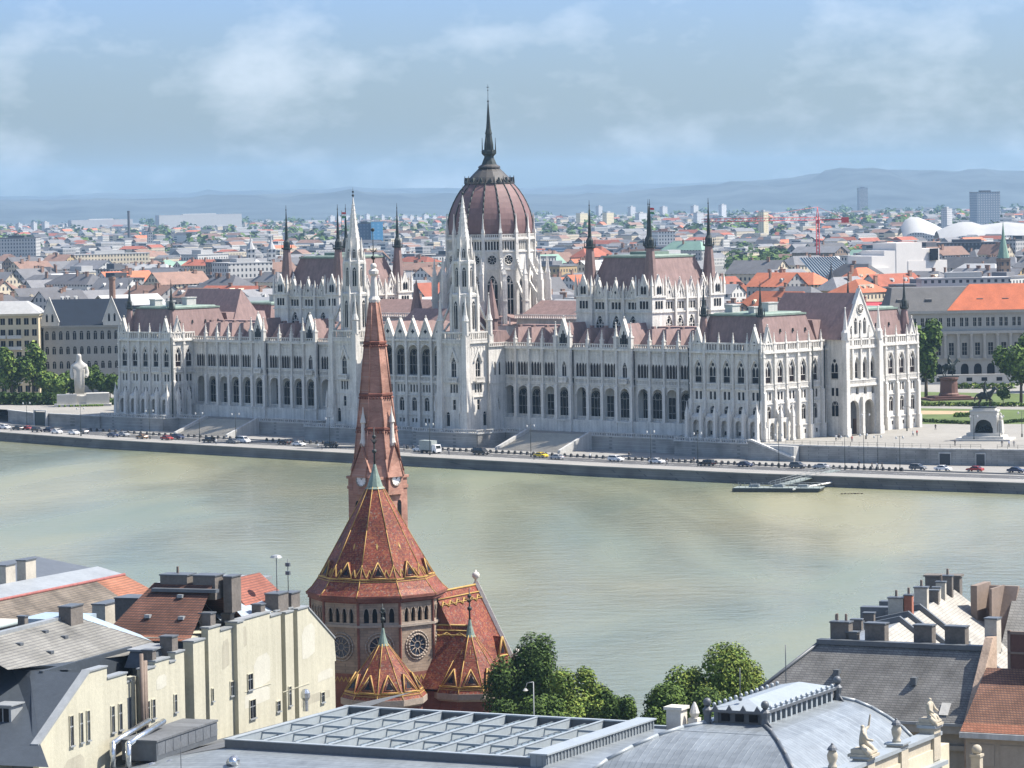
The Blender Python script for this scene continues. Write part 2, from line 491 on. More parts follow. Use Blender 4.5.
mb.face([(b0.x, b0.y, TZ - .05), (b1.x, b1.y, TZ - .05), (b1.x + 6000, b1.y + 3000, TZ - .05), (13000, 25500, TZ - .05), (-13000, 25500, TZ - .05), (b0.x - 6000, b0.y + 3000, TZ - .05)])
struct('city_ground', mb, [DIRT])

# hills far beyond the city
HILL = mat('wooded_hill', (.05, .06, .062), .95, .6, .0012, .006)  # bluish base tint carries part of the distance haze
def hills(name, Y, prof, depth):
    """prof: list of (picture x, height above the plain in m)"""
    mb = MB(); n = 90
    xs = [-200 + 1424 * i / n for i in range(n + 1)]
    rnd = random.Random(len(prof) + int(Y))
    pts = []
    for j, (f, hf) in enumerate(((0, .0), (.25, .35), (.5, .72), (.75, .93), (1.0, 1.0), (1.4, .9), (2.0, .2))):
        for x in xs:
            for (xa, ha), (xb, hb) in zip(prof, prof[1:]):
                if xa <= x <= xb:
                    t = (x - xa) / (xb - xa); t = t * t * (3 - 2 * t); h = ha + (hb - ha) * t; break
            else: h = prof[-1][1]
            w = 1 + .10 * math.sin(x * .05 + j) + .07 * math.sin(x * .13 + 2 * j) + rnd.uniform(-.03, .03)
            if j == 4: w = 1 + .012 * math.sin(x * .09) + .01 * math.sin(x * .21)
            yy = Y + depth * f
            pts.append(((x - 512) / FPX * yy, yy, TZ - 3 + h * hf * w))
    fs = []
    for j in range(6):
        for i in range(n): fs.append((j * (n + 1) + i, j * (n + 1) + i + 1, (j + 1) * (n + 1) + i + 1, (j + 1) * (n + 1) + i))
    mb.add(pts, fs, 0, True)
    return struct(name, mb, [HILL])
hills('near_hills', 13000, [(-200, 92), (0, 100), (150, 94), (250, 105), (330, 108), (440, 96), (600, 80), (700, 112), (780, 130), (830, 158), (870, 172), (920, 158), (1000, 150), (1224, 140)], 2500)
hills('far_hills', 17500, [(-200, 130), (0, 128), (200, 135), (350, 140), (520, 128), (620, 135), (760, 138), (900, 130), (1224, 120)], 3000)

# the Buda bank under the near roofs
mb = MB(); mb.box(-700, 700, -200, 428, -4, BUDA)
struct('near_ground', mb, [mat('near_bank', (.17, .165, .15), .9, .25, .1, 1.0)])
mb = MB(); mb.box(-700, 700, 428.0, 470, -4, 3.2); struct('near_quay', mb, [PAVE])

# air between here and the hills
mb = MB(); mb.box(-14000, 14000, -400, 26000, -8, 330)
M = bpy.data.materials.new('haze_air'); M.use_nodes = True
t = M.node_tree; t.nodes.clear()
o = t.nodes.new('ShaderNodeOutputMaterial'); v = t.nodes.new('ShaderNodeVolumePrincipled')
v.inputs['Color'].default_value = (.46, .73, 1.0, 1)
v.inputs['Density'].default_value = 0.000036
v.inputs['Anisotropy'].default_value = 0.15
t.links.new(v.outputs[0], o.inputs['Volume'])
tag(mb.build('haze', [M]), kind='stuff')

# ================================================================ walls of the embankment
def bankwall(name, pts, z0, z1, label, cat='wall', mats=None, balus=True, thick=.7):
    """stone wall along points in the parliament frame with a coping and a balustrade"""
    root = empty(name, PW(*pts[0], z0), 0, label, cat)
    inv = -PW(*pts[0], z0)
    body, cop, bal = MB(Tx_(inv)), MB(Tx_(inv)), MB(Tx_(inv))
    for (a, b) in zip(pts, pts[1:]):
        A_, B_ = PW(*a), PW(*b); t = (B_ - A_).normalized(); n = Vector((-t.y, t.x, 0)); n = n if n.dot(PI_) < 0 else -n
        def seg(m, o0, o1, za, zb, ext=0.0):
            p = [A_ - t * ext + n * o0, B_ + t * ext + n * o0, B_ + t * ext + n * o1, A_ - t * ext + n * o1]
            m.prism([(v.x, v.y) for v in p], za, zb)
        seg(body, .25, -thick, z0, z1 - .3)
        seg(cop, .45, -.5, z1 - .3, z1 + .02, .3)
        if balus:
            seg(bal, .25, -.05, z1 + .72, z1 + .95, .1)
            Ln = (B_ - A_).length; k = max(1, int(Ln / .9))
            for i in range(k + 1):
                c = A_ + t * (Ln * i / k) + n * .1
                wd = .3 if i % 6 == 0 else .12
                bal.box(c.x - wd, c.x + wd, c.y - wd, c.y + wd, z1, z1 + .75)
    body.build('wall_face', [mats or WALLSTONE], root); cop.build('coping', [STONE_D], root)
    if balus: bal.build('balustrade', [STONE_D], root)
    return root
def Tx_(v): return Matrix.Translation(v)
GREYW = brick_mat('embankment_ashlar', (.31, .30, .275), (.255, .248, .23), (.18, .178, .168), 1.6, .5, ms=.03, var=.3, nscale=.2)
bankwall('embankment_wall', TEDGE[2:5] + [(-134.5, -6.6)], QZ, TZ, 'weathered embankment wall with a dark opening below the white monument', 'wall', GREYW, False)
bankwall('terrace_wall', [(-134.5, -6.0), (-105.0, -5.8), (-103.6, -.4), (-91.0, -.4)], QZ, TZ, 'terrace wall under the far left corner block of the white palace', 'wall', GREYW)
bankwall('terrace_wall', [(-66.5, -.4), (-37, -.4), (-35.6, -10.8), (-10, -10.8), (-8, -8.6), (8, -8.6), (10, -10.8), (35.6, -10.8), (37, -.4), (45.5, -.4)], QZ, TZ, 'terrace wall under the two river towers, between the broad flights of steps', 'wall', GREYW)
bankwall('terrace_wall', [(70.5, -.4), (103.6, -.4), (105, -5.0), (134, -5.0)], QZ, TZ, 'terrace wall from the right flight of steps to the sunlit corner of the palace', 'wall', GREYW)
bankwall('embankment_wall', TEDGE[18:21] + [(186, 1.5)], QZ, TZ + .1, 'long plain embankment wall below the railing of the sunlit square', 'wall', GREYW, False)
bankwall('embankment_wall', [(186, 1.5)] + TEDGE[22:26], QZ, TZ + .1, 'embankment wall with two dark doorways at the foot of the equestrian monument', 'wall', GREYW, False)
# broad flights of steps down to the quay
for (sA, sB, lab) in ((-91, -66.5, 'broad stone flight of steps with sloping side walls left of the river towers'), (45.5, 70.5, 'broad stone flight of steps with sloping side walls right of the river towers')):
    root = empty('river_steps', PW((sA + sB) / 2, -.4, QZ), PYAW, lab, 'steps')
    h = (sB - sA) / 2; N_ = 24; dep = 13.0; H_ = TZ - QZ
    m = MB()
    for i in range(N_):
        y0 = -dep + dep * i / N_; m.box(-h + .9, h - .9, y0, 0, H_ * i / N_, H_ * (i + 1) / N_)
    m.build('flight', [mat('step_stone', (.37, .345, .295), .9, .2, .15, 2)], root)
    for sx in (-1, 1):
        m = MB(); x = sx * h
        m.extrude([(x - .9 * (sx > 0), -dep - .6, 0), (x - .9 * (sx > 0), 0, 0), (x - .9 * (sx > 0), 0, H_ + .9), (x - .9 * (sx > 0), -.8, H_ + .9), (x - .9 * (sx > 0), -dep - .6, .7)], (.9, 0, 0))
        m.build('side_wall', [STONE_D], root)
# sloping stair wall at the sunlit corner, and the wall doors
root = empty('corner_steps', PW(134.2, -5.0, QZ), PYAW, 'narrow flight of steps with a white sloping coping at the sunlit palace corner', 'steps')
m = MB()
for i in range(20): m.box(i * .7, 14.2, -2.4, -.3, (TZ - QZ) * 0, (TZ - QZ) * (1 - (i + 1) / 21)) if i == 0 else m.box(i * .7, (i + 1) * .7, -2.4, -.3, 0, (TZ - QZ) * (1 - i / 20))
m.build('flight', [STONE_D], root)
m = MB(); m.extrude([(-1.0, -3.0, 0), (14.6, -3.0, 0), (14.6, -3.0, .9), (13.6, -3.0, 1.0), (0, -3.0, 5.0), (-1.0, -3.0, 5.0)], (0, .55, 0)); m.build('side_wall', [GREYW], root)
m = MB(); m.extrude([(-1.0, -3.15, 5.0), (0.1, -3.15, 5.0), (13.6, -3.15, 1.0), (14.7, -3.15, .9), (14.7, -3.15, 1.35), (13.7, -3.15, 1.45), (.1, -3.15, 5.5), (-1.0, -3.15, 5.5)], (0, .8, 0)); m.build('coping', [STONE], root)
def wall_thing(name, s0, s1, d0, d1, z0, z1, label, cat, mats, out=.3):
    A_, B_ = PW(s0, d0), PW(s1, d1); t = (B_ - A_); Ln = t.length
    o = empty(name, (A_ + B_) / 2 + Vector((0, 0, z0)), math.atan2(t.y, t.x), label, cat)
    return o, Ln
for (s0, d0, s1, d1, hh, lab) in ((189.0, 2.4, 191.8, 3.3, 3.0, 'left dark doorway in the embankment wall under the equestrian monument'), (198.5, 5.4, 200.6, 6.2, 3.0, 'right dark doorway in the embankment wall under the equestrian monument')):
    o, Ln = wall_thing('wall_doorway', s0, s1, d0, d1, QZ, 0, lab, 'doorway', None)
    m = MB(); m.box(-Ln / 2, Ln / 2, -.42, -.36, 0, hh); m.build('door', [plain('dark_steel_door', (.03, .035, .04), .5)], o)
    m = MB()
    for x in (-Ln / 2 - .2, Ln / 2): m.box(x, x + .2, -.5, -.2, 0, hh)
    m.box(-Ln / 2 - .2, Ln / 2 + .2, -.52, -.2, hh, hh + .3); m.build('door_frame', [STONE_D], o)
o, Ln = wall_thing('gateway', -166, -160.5, -7.0, -7.0, QZ, 0, 'tall dark gateway in the embankment wall beside the white monument', 'gateway', None)
m = MB(); m.box(-Ln / 2, Ln / 2, -.42, -.36, 0, 4.6); m.build('gate', [plain('dark_green_gate', (.02, .035, .035), .5)], o)
m = MB(); m.box(-Ln / 2 - .4, -Ln / 2, -.6, .2, 0, 4.9); m.box(Ln / 2, Ln / 2 + .4, -.6, .2, 0, 4.9); m.box(-Ln / 2 - .4, Ln / 2 + .4, -.62, .2, 4.9, 5.2); m.build('gate_frame', [STONE_D], o)
# railing along the square
def railing(name, pts, z, label):
    P0 = PW(*pts[0], z); o = empty(name, P0, 0, label, 'railing')
    m, ps = MB(Tx_(-P0)), MB(Tx_(-P0))
    for a, b in zip(pts, pts[1:]):
        A_, B_ = PW(*a, z), PW(*b, z)
        for h in (.55, 1.05): m.tube(A_ + Vector((0, 0, h)), B_ + Vector((0, 0, h)), .035, n=4)
        n = int((B_ - A_).length / 2.4)
        for i in range(n + 1):
            c = A_.lerp(B_, i / n); ps.tube(c, c + Vector((0, 0, 1.15)), .06, n=4)
    m.build('rail', [DCOPPER], o); ps.build('posts', [DCOPPER], o)['kind'] = 'stuff'
railing('railing', [(135, -4.3), (148.5, -4.0), (163, -1.8), (186, 2.1), (199, 6.6)], TZ + .1, 'dark metal railing along the edge of the sunlit square')
railing('railing', [(203, 8.2), (211, 10.6), (260, 22.6)], TZ + .1, 'dark metal railing right of the equestrian monument')
# ================================================================ the parliament
PA = Vector((-28.915, 1061.34, 0.0))
PU = Vector((0.73162, -0.68172, 0)); PI_ = Vector((0.68172, 0.73162, 0))
PYAW = math.atan2(PU.y, PU.x)
def PW(s, d, z=0.0): return PA + PU * s + PI_ * d + Vector((0, 0, z))     # parliament frame -> world
TZ = 6.9
PARL = empty('parliament_building', PA, PYAW,
             'long white Gothic riverside palace with a ribbed dark red dome and many dark spires', 'parliament')
def P(name, mb, mats, parent=None): return mb.build(name, mats, parent or PARL)
Tx = Matrix.Translation
def Rz(a): return Matrix.Rotation(a, 4, 'Z')
def frame_front(d, s0=0): return Tx((s0, d, 0))                            # faces the river
def frame_right(s, d0=0): return Tx((s, d0, 0)) @ Rz(math.pi / 2)          # faces +s ; a runs along +d
def frame_left(s, d0=0): return Tx((s, d0, 0)) @ Rz(-math.pi / 2)          # faces -s ; a runs along -d
def put_window(fr, a, z, me, depth, name='window', parent=None):
    p = fr @ Vector((a, depth - 0.05, z))
    ang = math.atan2(fr[1][0], fr[0][0])
    return inst(name, me, parent or PARL, p, ang)

# --- repeated stone pieces
def pinnacle_mesh(h, w=0.9, name='pinnacle'):
    mb = MB()
    mb.box(-w / 2, w / 2, -w / 2, w / 2, 0, h * 0.42)
    mb.box(-w * .62, w * .62, -w * .62, w * .62, h * .40, h * .46)
    mb.lathe([(w * 0.55, h * .44), (w * .33, h * .62), (w * .2, h * .82), (w * .06, h * .97)], 4, ph=math.pi / 4)
    mb.ball((0, 0, h * .96), w * .2, 6, 4)
    for k in range(4):
        a = math.pi / 4 + k * math.pi / 2
        for q in (0.58, 0.72):
            rr = w * (0.62 - q * .42); mb.ball((rr * math.cos(a), rr * math.sin(a), h * q), w * .12, 5, 3)
    return mb.mesh(name, [STONE])
PIN5 = pinnacle_mesh(5.2, 0.85); PIN4 = pinnacle_mesh(4.2, 0.75); PIN7 = pinnacle_mesh(7.5, 1.1)
def buttress_mesh(big):
    """stands against y=0, comes forward to -y; base z=TZ"""
    mb = MB()
    if big:
        mb.box(-.5, .5, -2.7, -1.75, TZ, TZ + 6.6, taper=.06)
        mb.box(-.62, .62, -2.85, -1.6, TZ, TZ + .7)
        mb.extrude([(-.3, -1.9, TZ + 6.2), (-.3, -1.9, TZ + 4.4), (-.3, -.3, TZ + 6.6), (-.3, -.3, TZ + 10.4)], (.6, 0, 0))
        mb.lathe([(.72, TZ + 6.5), (.62, TZ + 7.4), (.3, TZ + 8.6), (.06, TZ + 10.4)], 4, 0, -2.2, math.pi / 4)
        mb.ball((0, -2.2, TZ + 10.4), .16, 5, 3)
        mb.box(-.5, .5, -.85, .1, TZ, TZ + 11.0)
        mb.extrude([(-.48, -.85, TZ + 11.0), (-.48, .1, TZ + 11.0), (-.48, .1, TZ + 12.7)], (.96, 0, 0))
        mb.box(-.36, .36, -.6, .1, TZ + 11.0, 31.6)
    else:
        mb.box(-.62, .62, -1.2, .1, TZ, TZ + 3.8)
        mb.box(-.5, .5, -.9, .1, TZ + 3.8, 20.0)
        mb.extrude([(-.5, -.9, 20), (-.5, .1, 20), (-.5, .1, 21.2)], (1.0, 0, 0))
        mb.box(-.36, .36, -.6, .1, 20, 31.4)
    for z in (22.2, 29.6):
        mb.box(-.5, .5, -.72, .1, z, z + .35)
    return mb.mesh('buttress', [STONE])
BUT_B, BUT_S = buttress_mesh(True), buttress_mesh(False)

def balustrade(mb, a0, a1, z, h=1.0, step=0.7, y=0.0, w=0.3):
    mb.box(a0, a1, y - w, y + .05, z, z + h * .18)
    mb.box(a0, a1, y - w, y + .05, z + h * .82, z + h)
    n = max(2, int((a1 - a0) / step)); st = (a1 - a0) / n
    for i in range(n + 1):
        x = a0 + st * i
        mb.box(x - .13, x + .13, y - w * .85, y, z + h * .18, z + h * .82)

def gable_part(fr, a, z0, half, top, thick=0.6, hole=True, lancets=0):
    """stone gable with raised copings, quatrefoil or lancets"""
    mb = MB(fr @ Tx((a, -0.15, 0)))
    mb.extrude([(-half, 0, z0), (half, 0, z0), (0, 0, top)], (0, thick, 0))
    for sx in (-1, 1):      # copings
        mb.extrude([(sx * half, -.25, z0), (sx * (half + .35), -.25, z0), (0, -.25, top + .8), (0, -.25, top)], (0, thick + .45, 0))
    mb.box(-.14, .14, .1, .4, top, top + 1.3); mb.ball((0, .25, top + 1.3), .26, 6, 4)
    o = P('gable', mb, [STONE, GLASS])
    h = top - z0
    if hole:
        m2 = MB(fr @ Tx((a, -0.2, 0)))
        rr = half * .24
        pts = [(rr * (1 + .25 * math.cos(4 * t)) * math.cos(t), 0, z0 + h * .36 + rr * (1 + .25 * math.cos(4 * t)) * math.sin(t)) for t in [2 * math.pi * k / 24 for k in range(24)]]
        m2.face(pts)
        m2.build('quatrefoil', [GLASS], o)
    for k in range(lancets):
        x = (k - (lancets - 1) / 2) * half * 1.1 / lancets
        hh = (h * .62) * (1 - abs(x) / half * .95)
        m2 = MB(fr @ Tx((a, -0.2, 0)))
        w = half * .5 / lancets
        m2.face([(x - w, 0, z0 + .5), (x - w, 0, z0 + hh), (x, 0, z0 + hh + w), (x + w, 0, z0 + hh), (x + w, 0, z0 + .5)])
        m2.build('lancet', [GLASS], o)
    return o

def relief(mb, a0, a1, z0, z1, n, y=-0.08):
    """blind tracery: thin mullions with little pointed heads standing proud of the wall"""
    st = (a1 - a0) / n
    for i in range(n + 1):
        x = a0 + st * i; mb.box(x - .09, x + .09, y, 0.0, z0, z1)
    for i in range(n):
        x = a0 + st * (i + .5); zt = z1 - .1
        mb.extrude([(x - st * .42, y, zt - st * .5), (x - st * .3, y, zt - st * .5), (x, y, zt - .12), (x + st * .3, y, zt - st * .5), (x + st * .42, y, zt - st * .5), (x, y, zt)], (0, -y, 0))

def twin_mesh(w, h, glass):
    m = MB()
    hh = w * .85
    m.face([(-w * .51, 0, 0)] + [(x, 0, z) for x, z in arch_pts(0, w * 1.02, h - hh, h, 'p')] + [(w * .51, 0, 0)], 1)
    m.face([(-w * .5, -.02, 0), (w * .5, -.02, 0), (w * .5, -.02, h * .3), (-w * .5, -.02, h * .3)], 0)  # full-width dark panel: the balcony's shade put in as dark glass
    lw = w * .43
    for c in (-w * .265, w * .265):
        zt = h * .74
        m.face([(c - lw / 2, -.03, h * .25)] + [(x, -.03, z) for x, z in arch_pts(c, lw, zt - lw * .8, zt, 'p')] + [(c + lw / 2, -.03, h * .25)], 0)
    m.face([(w * .21 * math.cos(t), -.03, h * .83 + w * .21 * math.sin(t)) for t in [2 * math.pi * k / 16 for k in range(16)]], 0)
    m.box(-w * .5, w * .5, -.14, -.035, h * .02, h * .035, 1); m.box(-w * .5, w * .5, -.1, -.035, h * .29, h * .31, 1)
    return m.mesh('window', [glass, STONE])
W_TALL = twin_mesh(2.3, 6.1, GLASS)
W_TALLR = twin_mesh(2.3, 6.1, GLASSR)
W_PAIR = window_mesh(.85, 2.2, 'r', (0, 0), GLASS, STONE, 2, 1.45)
W_PAIRR = window_mesh(.85, 2.2, 'r', (0, 0), GLASSR, STONE, 2, 1.45)
W_LOW = window_mesh(2.2, 4.2, 'o', (1, 1), GLASS, STONE)
W_LOWR = window_mesh(2.0, 3.9, 'o', (1, 1), GLASSR, STONE)
W_BASE = window_mesh(.8, 1.1, 'r', (0, 0), GLASS, STONE, 2, 1.4)
W_TRIPLE = window_mesh(1.0, 4.0, 'p', (0, 0), GLASSR, STONE, 4, 1.12)
W_LOGGIA = window_mesh(3.9, 8.0, 'o', (2, 2), GLASS, STONE_D)  # panes enlarged so their dark glass also stands in for loggia shade
W_LOGGIA2 = window_mesh(3.8, 7.6, 'o', (2, 2), GLASS, STONE_D)  # middle block: the same enlarged dark panes, loggia shade included
W_SLOT = window_mesh(.55, 1.2, 'r', (0, 0), GLASS, STONE, 5, .86)

def eave_parapet(fr, a0, a1, bounds, z0=31.2, z1=33.6, pins=True):
    mb = MB(fr)
    mb.box(a0, a1, -.7, .2, z0 - .5, z0)
    mb.box(a0, a1, -.35, .2, z0, z0 + .4)
    mb.box(a0, a1, -.4, .2, z1 - .45, z1)
    n = int((a1 - a0) / .95); st = (a1 - a0) / n
    for i in range(n + 1):
        x = a0 + i * st; mb.box(x - .16, x + .16, -.3, .15, z0 + .4, z1 - .45)
    mb.box(a0, a1, .6, .8, z0 - .4, z1 - .8, 1)      # gutter wall behind the open parapet, its dark colour standing in for shade
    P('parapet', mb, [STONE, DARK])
    if pins:
        for b in bounds:
            p = fr @ Vector((b, -.1, z0)); inst('pinnacle', PIN5, PARL, p, PYAW * 0)

def pavilion_wall(fr, a0, a1, centres, red=False, low=True, base=True, but=True, butlist=None, big=5):
    bands = [(0, TZ, [])]
    wb = [(c, 2.0, 'r') for c in centres]
    def pr(w, k=1.45): return [x for c in centres for x in ((c - k / 2, w, 'r'), (c + k / 2, w, 'r'))]
    z = TZ
    if base: bands += [(TZ, 8.3, []), (8.3, 9.4, pr(.8, 1.4)), (9.4, 12.2, [])]
    else: bands += [(TZ, 12.2, [])]
    if low: bands += [(12.2, 16.3, [(c, 2.1, 'o') for c in centres]), (16.3, 18.0, [])]
    else: bands += [(12.2, 18.0, [])]
    bands += [(18.0, 20.2, pr(.85)), (20.2, 22.5, []), (22.5, 28.7, [(c, 2.3, 'p') for c in centres]), (28.7, 31.2, [])]
    mb = MB(fr)
    wall(mb, a0, a1, bands, .32)
    mb.box(a0, a1, -.35, -.004, 20.6, 20.9); mb.box(a0, a1, -.25, -.004, 16.9, 17.2); mb.box(a0, a1, -.3, -.004, 10.6, 10.9)
    for c in centres:
        balustrade(mb, c - 1.7, c + 1.7, 21.0, 1.5, .42, -.1, .35)
        mb.box(c - 1.8, c + 1.8, -.6, -.004, 20.9, 21.05)
        relief(mb, c - 1.7, c + 1.7, 29.3, 30.6, 5)
        for sx in (-1, 1):
            mb.box(c + sx * 1.45 - .12, c + sx * 1.45 + .12, -.22, -.004, 22.5, 26.8)
        # hood over the big window
        pts = arch_pts(c, 3.0, 26.6, 29.2, 'p', 8); pin = arch_pts(c, 2.5, 26.6, 28.85, 'p', 8)
        for (p0, p1, q0, q1) in zip(pts, pts[1:], pin, pin[1:]):
            mb.extrude([(p0[0], -.25, p0[1]), (p1[0], -.25, p1[1]), (q1[0], -.25, q1[1]), (q0[0], -.25, q0[1])], (0, .246, 0))
    P('wall', mb, [STONE])
    for c in centres:
        put_window(fr, c, 22.5, W_TALLR if red else W_TALL, .32, 'tall_window')
        put_window(fr, c, 18.0, W_PAIRR if red else W_PAIR, .32, 'paired_window')
        if low: put_window(fr, c, 12.2, W_LOWR if red else W_LOW, .32, 'arched_window')
        if base: put_window(fr, c, 8.3, W_BASE, .32, 'basement_window')

# --- end blocks (left and right), mirrored about s = 0
def mansard(name, x0, x1, y0, y1, z0, z1, ix, iy, cap=True, m_=None, parent=None):
    mb = MB()
    mb.box(x0, x1, y0, y1, z0, z1, 0, ix, iy)
    o = P(name, mb, [m_ or SLATE], parent)
    if cap:
        mc = MB()
        mc.box(x0 + ix - .25, x1 - ix + .25, y0 + iy - .25, y1 - iy + .25, z1 + .003, z1 + .5)
        mc.box(x0 + ix + .6, x1 - ix - .6, y0 + iy + .6, y1 - iy - .6, z1 + .5, z1 + .85, 0, .4)
        mc.build('ridge_cap', [COPPER], o)
    return o

def spire_mesh(zs, rb, zm, rm, tip, name='spire'):
    """slate cone on a square-ish base and its dark copper needle; z measured from 0"""
    a = MB(); a.lathe([(rb, zs), (rb * .97, zs + .5), (rm, zm)], 8, ph=math.pi / 8)
    b = MB()
    b.lathe([(rm * 1.05, zm), (rm * 1.55, zm + .25), (rm * 1.55, zm + .6), (rm * 1.0, zm + .7), (rm * .95, zm + 2.4), (rm * .55, zm + 3.2), (rm * .5, zm + 3.6), (.10, tip - 1.6), (.05, tip)], 8, ph=math.pi / 8)
    for k in range(8):
        t = math.pi / 8 + k * math.pi / 4
        x, y = rm * 1.42 * math.cos(t), rm * 1.42 * math.sin(t)
        b.tube((x, y, zm + .5), (x, y, zm + 2.6), .1, .03, 4)
    b.ball((0, 0, tip - 1.5), .22, 6, 4)
    return a.mesh(name, [SLATE]), b.mesh('needle', [DCOPPER])
SP_PAV = spire_mesh(31.5, 2.3, 40.5, .85, 50.3)
SP_CH = spire_mesh(46.0, 2.5, 59.0, 1.15, 73.0)
def spire(ms, s, d):
    o = inst('spire', ms[0], PARL, (s, d, 0)); inst('needle', ms[1], o); return o

def pavilion_corner(s, d, sg):
    spire(SP_PAV, s, d)

FC = [109.5, 114.5, 119.5, 124.5, 129.5]
for sg in (-1, 1):
    cs = sorted(sg * c for c in FC)
    fr = frame_front(0)
    lo, hi = min(sg * 106.7, sg * 132), max(sg * 106.7, sg * 132)
    pavilion_wall(fr, lo, hi, cs)
    for b in [lo + .3] + [(a + b) / 2 for a, b in zip(cs, cs[1:])] + [hi - .3]:
        inst('buttress', BUT_B, PARL, (b, 0, 0))
    # dark arches between the buttress feet
    for c in cs:
        mb = MB(fr); wall(mb, c - 1.75, c + 1.75, [(TZ, 7.9, []), (7.9, 12.4, [(c, 2.2, 'o')]), (12.4, 13.2, [])], .6)
        o = MB(Tx((0, -1.3, 0))); o.v, o.f, o.mi, o.sm = [(x, y - 1.3, z) for x, y, z in mb.v], mb.f, mb.mi, mb.sm
        o.face([(c - 1.75, 0, 13.2), (c + 1.75, 0, 13.2), (c + 1.75, 1.3, 14.2), (c - 1.75, 1.3, 14.2)])
        P('foot_arch', o, [STONE])
    eave_parapet(fr, lo, hi, [(a + b) / 2 for a, b in zip(cs, cs[1:])] + [lo + .3, hi - .3])
    gable_part(fr, sg * 109.5, 31.3, 2.0, 37.2); gable_part(fr, sg * 129.5, 31.3, 2.0, 37.2)
    spire(SP_PAV, sg * 109.5, 2.6); spire(SP_PAV, sg * 129.5, 2.6)
    spire(SP_PAV, sg * 129.5, 67.4); spire(SP_PAV, sg * 109.5, 67.4)
    # roofs: a long mansard over the whole end block, the cross roof behind the end portal
    x0, x1 = min(sg * 108, sg * 130.6), max(sg * 108, sg * 130.6)
    ro = mansard('roof', x0, x1, 1.4, 26.5, 31.4, 40.7, 2.2, 3.0)
    mansard('roof', x0, x1, 43.5, 68.6, 31.4, 40.7, 2.2, 3.0)
    mansard('roof', x0, x1, 26.51, 43.49, 31.4, 38.9, 2.2, 0.0, cap=False)
    for d in (5.5, 11.0, 16.5, 22.0, 48, 54, 60):
        for side in ((1,) if sg > 0 else (1,)):
            xx = (x1 - .75) if side > 0 else x0
            mb = MB(); mb.extrude([(xx - 1.2, d - .3, 36.2), (xx - 1.2, d + .3, 36.2), (xx - 1.2, d, 37.1)], (1.2, 0, 0), 0); P('roof_vent', mb, [DCOPPER])
    for (dx, dy, w, l, h) in ((4, 8, 2.6, 3.2, 2.2), (12, 16, 2.2, 4.0, 2.6), (16, 6, 2.0, 2.2, 1.8), (15, 52, 2.2, 3.0, 2.4)):
        xx = x0 + 2.8 + dx * .8
        mb = MB(); mb.box(xx - w / 2, xx + w / 2, dy, dy + l, 41.2, 41.2 + h); mb.box(xx - w / 2 - .2, xx + w / 2 + .2, dy - .2, dy + l + .2, 41.2 + h + .002, 41.5 + h)
        P('roof_chimney', mb, [STONE_D])
    # portal cross roof, ridge along s
    e0, e1 = sg * 108.0, sg * 137.6
    mb = MB(); hx = sg * 9.0
    mb.add([(e0, 27.0, 33.5), (e0, 43.0, 33.5), (e1, 43.0, 33.5), (e1, 27.0, 33.5), (e0 + hx * .45, 35, 46.2), (e1, 35, 46.2)],
           [(0, 4, 5, 3), (1, 2, 5, 4), (0, 1, 4), (3, 5, 2), (0, 3, 2, 1)])
    P('portal_roof', mb, [SLATE])
    # rest of the block
    mb = MB(); mb.box(min(sg * 106.7, sg * 132), max(sg * 106.7, sg * 132), .75, 70, 0, 31.2)
    # inner core set back so that the recessed panes stay clear of it
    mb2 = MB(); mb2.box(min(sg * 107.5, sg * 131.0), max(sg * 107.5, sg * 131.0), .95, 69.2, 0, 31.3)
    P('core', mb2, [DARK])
    if sg > 0:
        fr = frame_right(132)
        near = [2.5, 7.6, 12.7, 17.7, 22.8]
        pavilion_wall(fr, 0.0, 28.0, near, True)
        for i, b in enumerate([.3, 5.05, 10.15, 15.2, 20.25, 25.6]):
            inst('buttress', BUT_B if i in (1, 2) else BUT_S, PARL, fr @ Vector((b, 0, 0)), math.pi / 2)
        for c in near[:2]:
            mb = MB(fr @ Tx((0, -1.3, 0)))
            wall(mb, c - 1.75, c + 1.75, [(TZ, 7.4, []), (7.4, 12.0, [(c, 2.2, 'o')]), (12.0, 13.2, [])], .6)
            P('foot_arch', mb, [STONE])
        eave_parapet(fr, 0.2, 28, [5.05, 10.15, 15.2, 20.25, 25.6])
        gable_part(fr, 2.5, 31.3, 2.0, 37.2)
        far = [47.2, 52.2, 57.3, 62.4, 67.5]
        pavilion_wall(fr, 42.0, 70.0, far, True)
        for b in [44.4, 49.7, 54.75, 59.85, 64.95, 69.7]:
            inst('buttress', BUT_S, PARL, fr @ Vector((b, 0, 0)), math.pi / 2)
        eave_parapet(fr, 42, 70, [44.4, 49.7, 54.75, 59.85, 64.95, 69.7])
        gable_part(fr, 67.5, 31.3, 2.0, 37.2)
        # the portal
        fp = frame_right(138, 0)
        mb = MB(fp)
        ac = [32.5, 39.4]
        t4 = [30.6, 34.1, 37.7, 41.2]
        wall(mb, 28, 43, [(TZ, 16.6, [(c, 4.7, 'o') for c in ac]), (16.6, 18.2, []), (18.2, 20.3, [(c, 1.3, 'o') for c in t4]), (20.3, 22.6, []),
                          (22.6, 28.6, [(c, 2.0, 'p') for c in t4]), (28.6, 33.9, [])], 1.0)
        for c in t4:
            balustrade(mb, c - 1.8, c + 1.8, 21.0, 1.3, .45, -.3, .5)
        mb.box(28, 43, -.9, -.004, 20.5, 21.0)
        balustrade(mb, 28, 43, 31.4, 2.2, .8, -.1, .4)
        mb.box(28, 43, -.6, -.004, 30.9, 31.4)
        for i in range(5): relief(mb, 28.4 + i * 2.9, 31.1 + i * 2.9, 29.2, 30.7, 4)
        # returns of the porch and its floor
        mb.box(28.0, 28.6, .002, 5.9, TZ, 33.9); mb.box(42.4, 43.0, .002, 5.9, TZ, 33.9)
